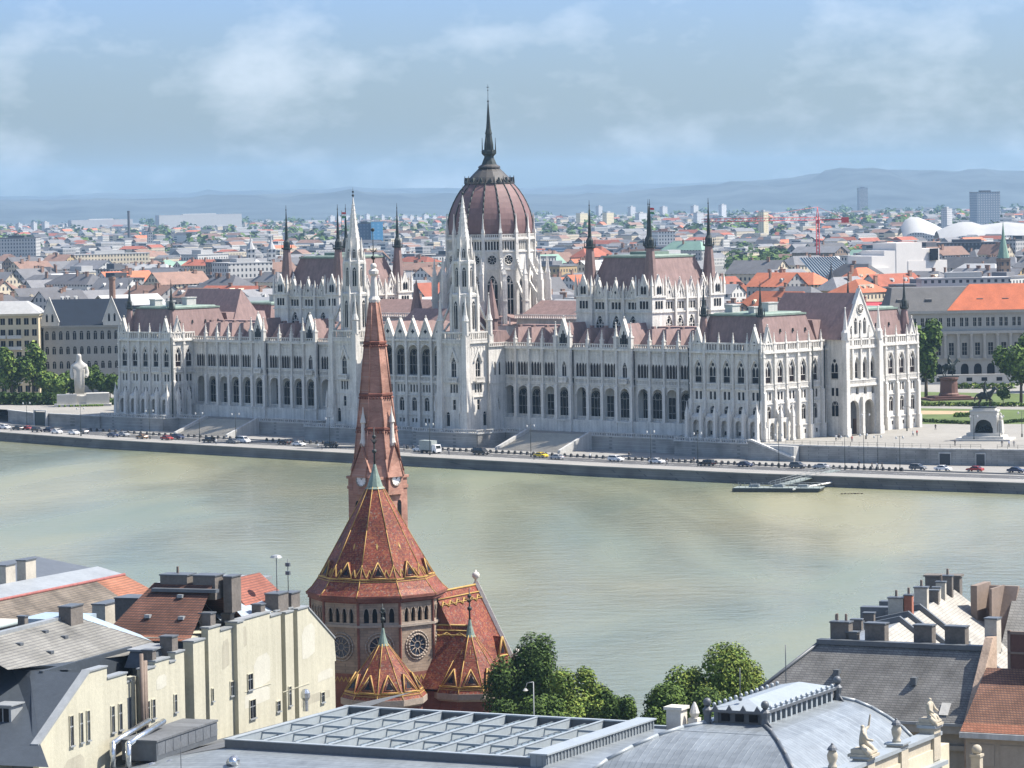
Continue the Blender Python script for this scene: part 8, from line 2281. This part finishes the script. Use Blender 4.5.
for i, (t0, t1, z0, z1, k) in enumerate(((35.2, 41.8, 19.2, 21.0, 0), (37.8, 42.0, 21.05, 24.6, 0), (50.4, 58.6, 17.2, 18.3, 1), (18.6, 19.7, 17.8, 20.2, 1), (13.4, 16.2, 18.0, 20.4, 1), (34.4, 36.0, 25.8, 28.2, 1), (51.0, 54.5, 22.6, 26.4, 0), (29.6, 31.4, 24.2, 27.4, 1), (-7.5, -3.0, 17.5, 20.2, 1), (13.5, 15.8, 24.2, 25.6, 0), (55.2, 59.6, 19.4, 20.6, 0), (2.6, 5.8, 18.2, 20.3, 1))):
    a, b, c = (t1 - t0) * .2, (z1 - z0) * .18, .3 * math.sin(i * 2.3); f = [x[3] for x in bays if x[0] <= (t0 + t1) / 2 <= x[1]]; f = (f[0] if f else 0)
    m = MB(T_ @ Tx_(Vector((0, -f - .006 - .001 * i, 0)))); m.face([(t0, 0, z0), (t0 + a * 2, 0, z0 - c * .3), (t1, 0, z0 + b * .6), (t1 + c * .3, 0, z1 - b), (t1 - a, 0, z1), (t0 + a, 0, z1 - b * .4), (t0 - c * .2, 0, z1 - b * 1.6)]); m.build('render_patch', [PATCH[k]], H1)
m = MB(T_); m.box(34.1, 42.2, -.05, -.002, 21.0, 21.08); m.box(45.3, 52.8, -.05, -.002, 19.6, 19.68); m.build('string_line', [CREAMW], H1)
for x in (9.6, 10.15, 10.5): m = MB(T_); m.tube((x, -.25, 18.0), (x, -.25, 28.4 if x < 10 else 27.6), .22, n=8); m.build('flue', [BEIGED], H1)
for (a, b, y0, y1, z0, z1) in ((13.3, 14.2, .3, 1.5, 26.5, 28.2), (18.2, 19.6, .4, 1.8, 27.0, 29.0), (27.3, 28.6, .2, 1.5, 28.6, 30.4), (33.0, 34.0, .5, 1.6, 28.8, 29.7), (46.0, 48.8, .6, 2.2, 28.2, 30.4), (49.6, 52.0, .6, 2.0, 28.2, 30.1), (41.0, 42.2, .5, 1.6, 28.7, 29.8)): stack_ch(H1, T_, a, b, y0, y1, z0, z1)
m = MB(T_); m.box(34.0, 45.2, 2.45, 2.6, 16.5, 21.0); 
# roof planes behind the firewall
def wl(px, py, z): d = atz(px, py, z) - WO; return (d.dot(WD), -d.dot(WN), z)
def wA(px, py):      # point of the cross roof plane behind the first gable
    for k in range(400):
        z = 18 + k * .03; t, q, _ = wl(px, py, z)
        if z > 28.0 + (t + 1.6) * .514: return (t, q, z)
    return (t, q, z)
m = MB(T_); P1 = wl(12, 667, 28.0); P2 = wA(30, 678); P3 = wA(39.5, 742)
m.add([(-12.6, .62, 22.35), (-1.7, .62, 27.95), (-1.7, P2[1] + .5, 27.95), P2, P3], [(0, 1, 2, 3, 4)])
m.add([P1, P2, P3], [(0, 1, 2)], 1)
P4 = tuple(c + (c - a) * .32 for a, c in zip(P1, P3))
m.add([P1, P3, P4, (P4[0], P4[1] + 22, P4[2]), (P1[0], P1[1] + 20, 28.0)], [(0, 1, 2, 3, 4)])
m.add([P1, P2, (-1.7, P2[1] + .5, 27.95), (3.5, 4.0, 27.5), (3.5, 32, 27.5), (P1[0], P1[1] + 20, 28.0)], [(0, 1, 2, 3, 4, 5)])
DMX = P1[0] * .3 + P3[0] * .7, P1[1] * .3 + P3[1] * .7 + 2.7, P1[2] * .3 + P3[2] * .7 - .1
m.build('mansard_roof', [DKMETAL, DKMETAL], H1)
m = MB(T_ @ Tx_(Vector(DMX)) @ Matrix.Scale(.8, 4)); m.box(-.8, 2.2, -1.1, 1.1, -.6, 1.7); dm = m.build('dormer', [PALEM], H1)
m = MB(T_ @ Tx_(Vector(DMX)) @ Matrix.Scale(.8, 4)); m.face([(-.82, -.8, -.3), (-.82, .8, -.3), (-.82, .8, 1.4), (-.82, -.8, 1.4)]); m.box(-.9, -.82, -.06, .06, -.3, 1.4, 1); m.box(-1.2, 2.3, -1.4, 1.4, 1.702, 1.85, 1); m.build('dormer_window', [GLASS, PALEM], dm)
m = MB(T_); m.box(-12.4, -3, .65, 3.0, BUDA, 21.0); m.box(-3, 60, .85, 24, BUDA, 24.0); m.box(-2, 18, 4.9, 5.3, 23, 28.0); m.build('body', [DKMETAL], H1)
# grey tiled house
H2, T2_ = wroot('grey_tiled_house', 12, 10, 'house with a broad weathered grey tiled slope behind the dark blue roof')
m = MB(T2_); m.add([(-6, 11.8, 31.1), (17.5, 11.6, 31.1), (24, 5.0, 27.6), (17.5, 4.2, 27.2), (3.6, 5.8, 28.1), (-6, 6.6, 28.6)], [(0, 1, 2, 3, 4, 5)]); m.add([(-6, 11.8, 31.1), (17.5, 11.6, 31.1), (19, 22, 25.6), (-6, 22, 25.6)], [(0, 1, 2, 3)]); m.build('roof', [OLDTILE], H2)
m = MB(T2_); m.box(-6, 17.6, 11.4, 12.1, 30.95, 31.3); m.build('ridge_cap', [PALEM], H2)
m = MB(T2_); m.add([(17.5, 11.6, 31.15), (24, 5.0, 27.65), (25.2, 5.6, 27.7), (21.5, 12.5, 31.0)], [(0, 1, 2, 3)]); m.box(18, 24, 12, 18, 30.0, 30.6); m.build('valley_sheet', [mat('blue_zinc', (.30, .37, .42), .35, .15, .3, 2, .1, spec=.5)], H2)
m = MB(T2_); m.box(14.6, 20.4, 1.3, 4.2, 26.2, 27.9, 0, .5); m.box(14.8, 20.2, 1.5, 4.0, 27.902, 28.1, 1); m.build('lift_housing', [ZD, PALEM], H2)
m = MB(T2_); m.box(-5, 18.5, 5.5, 21, BUDA, 25.6); m.build('wall', [CREAMW], H2)
stack_ch(H2, T2_, 14.6, 17.4, 10.2, 11.6, 29.6, 32.3); stack_ch(H2, T2_, -5, 1.2, 12.2, 13.2, 30.0, 31.8, CHL); stack_ch(H2, T2_, 8.2, 9.0, 12.2, 13.0, 30.6, 32.0); stack_ch(H2, T2_, 2.4, 3.4, 8.2, 12.0, 28.0, 29.0)
for (x, y) in ((2.0, 9.6), (9.0, 10.4), (10.6, 9.0), (4.5, 7.5)):
    z = 27.3 + (y - 4.4) / 7.4 * 3.75; m = MB(T2_); m.box(x - .35, x + .35, y - .35, y + .35, z, z + .28); m.build('roof_light', [ZD], H2)
# brown tiled house
H3, T3_ = wroot('brown_tiled_house', 28, 6, 'house with a brown clay tiled slope and three big dark chimney stacks')
m = MB(T3_); m.add([(24.3, 1.0, 28.4), (31.2, 1.6, 33.2), (31.2, 8.6, 33.2), (24.3, 11.5, 28.2), (38, 1.0, 28.4), (38, 11.5, 28.4)], [(0, 1, 2, 3), (1, 4, 5, 2)]); m.face([(24.3, 11.5, 28.2), (31.2, 8.6, 33.2), (38, 11.5, 28.4)]); m.build('roof', [BROWNT], H3)
m = MB(T3_); m.add([(23.7, 1.0, 27.95), (24.4, 1.0, 28.5), (24.4, 11.6, 28.3), (23.7, 11.6, 27.75)], [(0, 1, 2, 3)]); m.build('eaves_course', [ORANGET], H3)
m = MB(T3_); m.box(24.0, 38, 1.0, 11.2, BUDA, 28.2); m.box(23.9, 24.0, 1.2, 11, 25, 27.8, 1); m.build('wall', [CREAMW, DKMETAL], H3)
m = MB(T3_); m.box(29.6, 30.5, .6, 8.2, 32.4, 32.75); m.build('walkway', [ZD], H3)
stack_ch(H3, T3_, 31.0, 33.2, 4.6, 7.8, 31.5, 34.0, CHB, 1); stack_ch(H3, T3_, 31.0, 33.2, 1.3, 3.9, 31.5, 34.0); stack_ch(H3, T3_, 32.2, 34.6, -.1, .9, 30.0, 33.8)
for (x, y) in ((26.5, 3.2), (26.6, 7.2), (29.3, 4.6)):
    z = 28.3 + (x - 24.3) / 6.9 * 4.9; m = MB(T3_); m.box(x - .3, x + .3, y - .3, y + .3, z, z + .35); m.build('roof_light', [PALEM], H3)
m = MB(T3_); m.add([(32.5, .9, 28.5), (42, .9, 28.3), (42, 9, 31.4), (32.5, 4, 31.6)], [(0, 1, 2, 3)]); m.build('sheet_roof', [seam_mat('blue_seam_sheet', (.36, .41, .44), .55, 0)], H3)
# red tiled house beyond
H4, T4_ = wroot('red_tiled_house', 48, 8, 'house with a small red tiled roof just left of the rooftop aerials')
m = MB(T4_); m.add([(42, 2.0, 28.6), (54, 2.4, 28.6), (52, 5.5, 32.2), (44, 6.0, 32.2), (54, 12, 28.6), (42, 12, 28.6)], [(0, 1, 2, 3), (1, 4, 2), (4, 5, 3, 2), (5, 0, 3)]); m.build('roof', [brick_mat('red_brown_tiles', (.27, .10, .065), (.21, .075, .05), (.12, .05, .04), .36, .24, ms=.04, var=.3, nscale=.3)], H4)
m = MB(T4_); m.box(42, 54, 2.2, 11.5, BUDA, 28.5); m.build('wall', [CREAMW], H4); m = MB(T4_); m.add([(38, .9, 28.4), (47, .9, 28.4), (47, 3.4, 29.8), (38, 5, 30.4)], [(0, 1, 2, 3)]); m.build('sheet_roof', [bpy.data.materials['blue_seam_sheet']], H4)
for (t, q, h, lab) in ((47.5, 1.4, 34.6, 'thin aerial mast with a white dish on the cream firewall house'), (50.4, 1.3, 34.0, 'second thin aerial mast on the cream firewall house')):
    p = WP_(t, q, 30.2); m = MB(); m.tube((0, 0, 0), (0, 0, h - 30.2), .05, n=5); o = tag(m.build('aerial_mast', [ZD], None, p), lab, 'aerial')
    m = MB()
    if 'dish' in lab: m.lathe([(.7, h - 30.4), (.5, h - 30.15), (.1, h - 30.05)], 10)
    else:
        for z in (.6, .85): m.lathe([(.3, (h - 30.2) * z - .3), (.3, (h - 30.2) * z + .1)], 6)
    m.build('dish' if 'dish' in lab else 'antenna', [PALEM if 'dish' in lab else ZD], o)
# long sheet-metal roof, terracotta end
H5, T5_ = wroot('long_metal_roofed_house', 40, 34, 'long house with a pale sheet metal roof, red edge and a terracotta tiled end')
m = MB(T5_); m.add([(18, 41, 30.3), (78, 39, 29.6), (78, 35.5, 28.7), (18, 36.5, 29.3)], [(0, 1, 2, 3)]); m.add([(18, 41, 30.3), (78, 39, 29.6), (78, 46, 28), (18, 48, 28)], [(0, 1, 2, 3)]); m.build('sheet_roof', [PALEM], H5)
m = MB(T5_); m.tube((18, 36.4, 29.25), (78, 35.4, 28.65), .22, n=5); m.build('red_edge', [plain('rust_red_paint', (.26, .085, .07), .6)], H5)
m = MB(T5_); m.add([(18, 36.4, 29.2), (70.5, 35.5, 28.65), (70.5, 30.6, 25.7), (18, 32.4, 26.2)], [(0, 1, 2, 3)]); m.build('tile_slope', [brick_mat('mossy_tiles', (.15, .125, .095), (.12, .10, .08), (.08, .07, .06), .4, .2, ms=.03, var=.4, nscale=.4)], H5)
m = MB(T5_); m.add([(70.5, 35.5, 28.65), (78, 35.4, 28.6), (78, 29.5, 25.8), (70.5, 30.6, 25.7)], [(0, 1, 2, 3)]); m.build('terracotta_slope', [ORANGET], H5)
m = MB(T5_); m.box(18, 78, 31.5, 46, BUDA, 25.9); m.build('wall', [mat('pale_render_wall', (.45, .43, .37), .85, .12, .3, 2)], H5)
stack_ch(H5, T5_, 58, 60.4, 41, 42.2, 29, 31.6, CHL); stack_ch(H5, T5_, 63, 65.6, 41, 42.2, 29, 31.7, CHL); m = MB(T5_); m.box(36.2, 36.8, 32, 40.8, 28.2, 30.9); m.build('fire_parapet', [ZD], H5)
H6, T6_ = wroot('gutter_house', 22, 22, 'low pale house with a grey green gutter between the tiled and the metal roofs')
m = MB(T6_); m.add([(-2, 25.5, 28.7), (34, 23.5, 28.9), (34, 29, 27.6), (-2, 31, 27.6)], [(0, 1, 2, 3)]); m.build('roof', [CHB], H6); m = MB(T6_); m.tube((-2, 25.4, 28.7), (33, 23.4, 28.9), .3, n=6); m.tube((33, 23.4, 28.9), (36.5, 25, 28.2), .3, n=6); m.build('gutter', [mat('grey_green_sheet', (.33, .38, .37), .5, .15, .3, 2)], H6)
m = MB(T6_); m.box(-2, 34, 25.7, 30, BUDA, 28.5); m.build('wall', [bpy.data.materials['pale_render_wall']], H6)
for x in (6, 17, 26, 30): m = MB(T6_); m.box(x, x + 1.1, 25.62, 25.69, 26.2, 27.9); m.build('window', [GLASS], H6)
stack_ch(H6, T6_, 36.0, 40.5, 17.0, 18.6, 27.5, 30.0, CHL); stack_ch(H6, T6_, 34.0, 37.4, 12.0, 14.8, 28.5, 31.0); stack_ch(H6, T6_, 20.0, 20.8, 26.0, 27.0, 28.4, 30.0)
H7, T7_ = wroot('white_attic_house', 80, 22, 'small white attic house with flat grey roof right of the terracotta slope')
m = MB(T7_); m.box(76, 85, 20, 29, BUDA, 27.6); m.build('wall', [WHITE_ST], H7); m = MB(T7_); m.box(75.2, 86, 19.2, 30, 27.602, 28.0); m.build('roof', [PALEM, ZD], H7)
H8, T8_ = wroot('flat_roofed_house', 62, 58, 'dark flat roofed house with tall chimneys at the far left by the river')
m = MB(T8_); m.box(30, 92, 48, 66, BUDA, 27.3); m.build('wall', [bpy.data.materials['pale_render_wall']], H8); m = MB(T8_); m.box(29.4, 93, 47.4, 67, 27.302, 27.7); m.add([(70, 47.3, 27.7), (93, 47.3, 27.7), (90, 54, 29.4), (74, 56, 29.4)], [(0, 1, 2, 3)], 1); m.build('roof', [PALEM, ZD], H8)
for (x, y, w, d, z) in ((60, 50, 3.2, 2.4, 32.0), (63.5, 52, 2.6, 2, 32.2), (48, 52, 1.8, 1.8, 31.4), (51, 54, 2.4, 2, 31.8), (44, 49, 2.0, 1.6, 30.6), (54, 49, 2.4, 1.6, 29.8)): stack_ch(H8, T8_, x, x + w, y, y + d, 27.5, z, CHB if z > 31 else CHL)
p = WP_(42, 47, 27); m = MB(); m.tube((0, 0, 0), (0, 0, 9), .09, n=6); tag(m.build('mast', [PALEM], None, p), 'tall thin mast at the left picture edge on the far left roofs', 'mast')
m = MB(T7_)

# ================================================================ the near bank, right: slate house and pale roofs
def vroot(name, x, y, lab, cat='house'): return empty(name, VWp(x, y, 0), VYAW, lab, cat), Tx_(Vector((-x, -y, 0)))
SLATED = brick_mat('diamond_slate', (.18, .175, .16), (.145, .14, .13), (.10, .098, .093), .55, .22, ms=.035, var=.35, nscale=.35)
K1, S1 = vroot('slate_house', 52, 44, 'house with a broad dark slate slope and a row of dark chimneys along its ridge')
m = MB(S1); m.add([(37.5, 37.0, 20.3), (63.0, 37.0, 20.3), (63.0, 43.7, 27.0), (44.8, 43.7, 27.0), (37.5, 62, 20.3)], [(0, 1, 2, 3), (0, 3, 4)]); m.add([(44.8, 43.75, 27.0), (63, 43.75, 27.0), (63, 51, 20.3), (37.5, 62, 20.3)], [(0, 1, 2, 3)]); m.build('roof', [SLATED], K1)
m = MB(S1); m.box(44.5, 63.2, 43.3, 44.3, 26.85, 27.35); m.tube((44.8, 43.7, 27.1), (37.6, 37.1, 20.5), .2, n=6); m.tube((44.8, 43.7, 27.1), (37.6, 62, 20.5), .2, n=6); m.build('ridge_roll', [ZD], K1)
m = MB(S1); m.box(38, 63, 37.8, 50, BUDA, 19.6); m.box(37.6, 63, 36.6, 37.8, 19.2, 20.0); m.box(37.8, 63, 37.3, 37.8, 17.4, 17.9); m.build('wall', [mat('shaded_grey_render', (.30, .28, .24), .85, .18, .3, 2, streak=.4)], K1)
m = MB(S1); m.box(37.3, 63, 36.35, 36.65, 20.0, 20.3); m.build('gutter', [PALEM], K1)
for x in (44, 49, 54, 59): m = MB(S1); m.box(x - .6, x + .6, 37.75, 37.79, 12.5, 16.5); m.build('window', [GLASS], K1)
for (x, y) in ((47.8, 40.6), (56.4, 40.2)):
    z = 20.3 + (y - 37) ; m = MB(S1); m.box(x - .3, x + .3, y - .3, y + .6, z, z + .75); m.build('roof_vent', [ZD], K1)
m = MB(S1); m.add([(60.0, 37.5, 20.95), (61.0, 37.5, 20.95), (61.0, 38.6, 22.05), (60.0, 38.6, 22.05)], [(0, 1, 2, 3)]); m.build('skylight', [WHITE_ST], K1)
for (x, w, d, mt) in ((45.6, 2.0, 1.2, CHB), (49.4, 2.2, 1.2, CHB), (54.8, 2.0, 1.2, CHB), (58.2, 2.2, 1.2, CHB), (47.3, 1.2, .9, CHB)): stack_ch(K1, S1, x, x + w, 44.6, 44.6 + d, 25.0, 29.0 if x != 47.3 else 28.0, mt, 2 if x < 47 else 0)
m = MB(S1); m.box(63.05, 63.9, 36.6, 44.4, BUDA, 20.6); m.extrude([(63.05, 36.6, 20.6), (63.05, 44.4, 20.6), (63.05, 44.4, 28.3), (63.05, 43.2, 28.3)], (.85, 0, 0)); fw = m.build('party_wall', [mat('worn_brick_wall', (.36, .27, .20), .9, .3, .8, 4, .3)], K1)
stack_ch(K1, S1, 62.6, 63.9, 44.4, 45.8, 26.5, 30.0, CHL)
K2, S2 = vroot('brown_roofed_house', 70, 38, 'beige house with a rusty brown tiled roof and stone fronted wall at the right edge')
m = MB(S2); m.add([(63.95, 33.2, 20.3), (90, 33.2, 20.3), (90, 41, 25.5), (63.95, 41, 25.5)], [(0, 1, 2, 3)]); m.build('roof', [brick_mat('rusty_tiles', (.22, .115, .07), (.17, .085, .055), (.09, .055, .045), .32, .2, ms=.04, var=.35, nscale=.4, bump=.7)], K2)
m = MB(S2); m.add([(63.95, 32.9, 20.12), (90, 32.9, 20.12), (90, 33.9, 20.85), (63.95, 33.9, 20.85)], [(0, 1, 2, 3)]); m.build('eaves_course', [ORANGET], K2)
m = MB(S2); m.box(64.2, 90, 33.8, 48, BUDA, 19.9); m.box(63.9, 90, 32.7, 33.8, 19.5, 20.05, 1); m.box(64.0, 90, 33.6, 33.8, 12.2, 12.6, 1)
for k in range(8): m.box(64.6 + k * 3.2, 67.2 + k * 3.2, 33.72, 33.8, 16.6, 18.8)
m.build('wall', [mat('beige_stone_front', (.34, .295, .24), .85, .15, .4, 3, .2, streak=.3), STONE_D], K2)
for k in range(5): inst('window', window_mesh(1.4, 2.6, 'r', (1, 1), GLASS, STONE_D), K2, S2 @ Vector((67.0 + k * 4.4, 33.76, 12.9)), 0)
m = MB(S2)
m.box(66.2, 66.5, 41.0, 41.3, 24.5, 29.4); m.box(69.2, 69.5, 41.0, 41.3, 24.5, 29.4); m.box(72.2, 72.5, 41.0, 41.3, 24.5, 29.4); m.box(66.2, 76, 41.0, 41.3, 29.0, 29.3); m.box(66.2, 76, 41.0, 41.3, 27.0, 27.2); m.build('steel_frame', [BEIGED], K2)
m = MB(S2); m.box(66.5, 69.2, 41.1, 41.2, 24.6, 29); m.build('rust_panel', [mat('rust_panel', (.10, .05, .04), .7, .25, .5, 3)], K2); m = MB(S2); m.box(69.5, 76, 41.1, 41.2, 24.6, 28.9); m.build('pale_panel', [PALEM], K2)
# pale roofs further back
K3 = empty('pale_roofed_house', VWp(43.3, 73, 0), VYAW + R(9.5), 'long house with sunlit pale tiled slope and a crowd of chimneys towards the river', 'house'); S3 = Matrix.Identity(4)
PALET = brick_mat('pale_tiles', (.33, .315, .275), (.28, .265, .235), (.21, .20, .18), .5, .24, ms=.02, var=.2, nscale=.25)  # pale base colour over the whole slope
m = MB(S3); m.add([(0, -20, 26.2), (0, 31, 26.0), (11, 31, 17.5), (11, -20, 17.5)], [(0, 1, 2, 3)]); m.build('sunlit_slope', [PALET], K3)
m = MB(S3); m.add([(0, -20, 26.2), (0, 31, 26.0), (-8, 31, 24.2), (-8, -20, 24.2)], [(0, 1, 2, 3)]); m.build('metal_slope', [seam_mat('pale_seam_sheet', (.27, .285, .29), .7, 1, .45, .3)], K3)
m = MB(S3); m.box(-7.8, 10.8, -19.5, 30.5, BUDA, 17.4); m.extrude([(-7.8, -19.5, 17.4), (10.8, -19.5, 17.4), (0, -19.5, 26.0), (-7.8, -19.5, 24.1)], (0, 50, 0)); m.build('wall', [CHL], K3)
for y in (-3.5, 1.5, 8.5):
    m = MB(S3); m.extrude([(-4, y, 25.9), (0, y, 26.8), (10.4, y, 18.6), (10.4, y, 17.6), (-4, y, 25.0)], (0, .6, 0)); m.build('fire_parapet', [ZD], K3)
for (x, y, w, d, zt, mt, pt) in ((-2.6, 3.2, 1.7, 1.2, 28.0, CHL, 1), (-.8, 3.4, .9, 1.1, 28.3, mat('red_stack', (.28, .11, .07), .9, .25, .6, 4), 1), (-1.0, 10.5, 1.5, 1.2, 28.4, CHL, 1), (-1.6, 6.0, 1.0, 1.0, 26.8, CHB, 0), (-.7, 17.5, 1.2, .9, 27.3, CHB, 0), (-.6, 19.6, .9, .9, 27.4, CHL, 0), (-.6, 22, 1.1, .9, 27.8, CHL, 1), (-.6, 26, 1.2, 1.0, 28.1, CHB, 1), (-7.2, -6.5, 1.2, 1.0, 26.3, CHB, 1), (-6.0, -8.5, 1.4, 1.0, 26.0, CHB, 0), (-5.6, -3, 1.2, .9, 26.2, CHB, 0), (-4.8, 0, 1.2, .9, 26.6, CHB, 0)): stack_ch(K3, S3, x, x + w, y, y + d, 23.5, zt, mt, pt)
for (y, x0, x1) in ((9, -7, -2.6), (-2.2, -7.5, -4.5), (15, -6, -1.5)): m = MB(S3); m.box(x0, x1, y, y + 1.6, 24, 25.9 + (y > 8) * .4); m.build('roof_hatch', [ZD], K3)
for (x, y) in ((5.2, 10), (3.0, -1), (7.5, 18)):
    z = 26.1 - x * .78; m = MB(S3); m.box(x - .3, x + .3, y - .4, y + .4, z, z + .4); m.build('roof_vent', [ZD], K3)
m = MB(S3); m.box(-3.6, .6, 31.2, 33, 20, 27.5); m.box(-3.8, .8, 31.0, 33.2, 27.502, 27.7); m.build('chimney', [CHB], K3)
K4, S4 = vroot('tile_roofed_house', 62, 100, 'house with light diamond tiled slope and tall dark firewall at the right edge')
m = MB(S4); m.add([(46.5, 94, 17.5), (90, 94, 17.5), (90, 103, 26.6), (46.0, 103, 26.6)], [(0, 1, 2, 3)]); m.add([(46.0, 103, 26.6), (90, 103, 26.6), (90, 112, 18), (46, 112, 18)], [(0, 1, 2, 3)]); m.build('roof', [brick_mat('pale_diamond_tiles', (.29, .28, .25), (.24, .23, .205), (.17, .165, .15), .6, .3, ms=.03, var=.2, nscale=.3)], K4)
m = MB(S4); m.box(47, 90, 95, 111, BUDA, 18); m.build('wall', [CHL], K4)
m = MB(S4); m.extrude([(42.6, 98.6, 18), (46.6, 97.5, 18), (46.6, 102.5, 26.8), (42.6, 102.5, 26.8)], (0, .5, 0)); m.box(42.2, 43.0, 98, 103, 18, 27.2); m.box(44.6, 44.9, 97.8, 102.6, 18, 26.9); m.build('firewall', [BEIGED], K4)

# ================================================================ trees and lamp on the near quay
NL = [(530, 628, 434, 4.6, 7.4, 'dark tall tree at the right side of the church', 60, [LEAF_D, LEAF_D, LEAF_M], 9000), (506, 703, 424, 3.0, 3.0, 'low dark tree under the church gable', 61, [LEAF_D, LEAF_D, LEAF_M], 3500),
      (577, 665, 428, 4.2, 5.5, 'bright green tree between the two dark trees right of the church', 62, [LEAF_L, LEAF_M, LEAF_M], 8000), (604, 686, 426, 3.4, 4.4, 'small dark tree right of the bright green one', 63, [LEAF_D, LEAF_M, LEAF_D], 4500),
      (622, 698, 424, 2.2, 3.6, 'smallest dark tree beside the stone pier', 64, [LEAF_D, LEAF_M, LEAF_D], 2500), (552, 694, 416, 3.6, 3.6, 'low dark tree in front of the bright green one', 65, [LEAF_D, LEAF_M, LEAF_D], 5000),
      (662, 687, 428, 4.6, 5.0, 'leftmost round tree of the big clump behind the curved vault', 66, [LEAF_M, LEAF_D, LEAF_M], 7000), (690, 664, 436, 4.8, 6.4, 'middle tree of the clump behind the curved vault', 67, [LEAF_M, LEAF_L, LEAF_D], 8000),
      (722, 645, 440, 5.4, 7.6, 'tallest tree of the clump behind the curved vault', 68, [LEAF_L, LEAF_M, LEAF_M], 10000), (758, 664, 446, 4.3, 5.4, 'rightmost fresh green tree of the clump behind the vault', 69, [LEAF_L, LEAF_L, LEAF_M], 6000), (700, 690, 424, 4.6, 5.0, 'dark tree in front of the tallest of the clump', 70, [LEAF_D, LEAF_M, LEAF_D], 6000)]
for (px, py, Y, rx, rz, lab, sd, mts, n) in NL:
    p = aty(px, py, Y); gz = BUDA if Y < 428 else 3.2
    tree((p.x, p.y, gz), p.z - gz, rx, rz, lab, sd, int(n * 1.9), .215, mts)
p = aty(534, 720, 402); o = empty('street_lamp', (p.x, p.y, BUDA), 0, 'pale bent street lamp in front of the dark tree right of the church', 'street lamp')
m = MB(); hz = aty(533, 682, 402).z - BUDA; m.tube((0, 0, 0), (0, 0, hz), .09, .06, 6); m.build('pole', [PALEM], o); m = MB(); m.tube((0, 0, hz), (-.7, 0, hz - .1), .05, n=5); m.tube((-.7, 0, hz - .1), (-.9, 0, hz - .7), .04, n=5); m.build('arm', [PALEM], o); m = MB(); m.lathe([(.12, hz - .7), (.32, hz - .95), (.1, hz - 1.05)], 8, -.9, 0); m.build('lamp_head', [WHITE_ST], o)
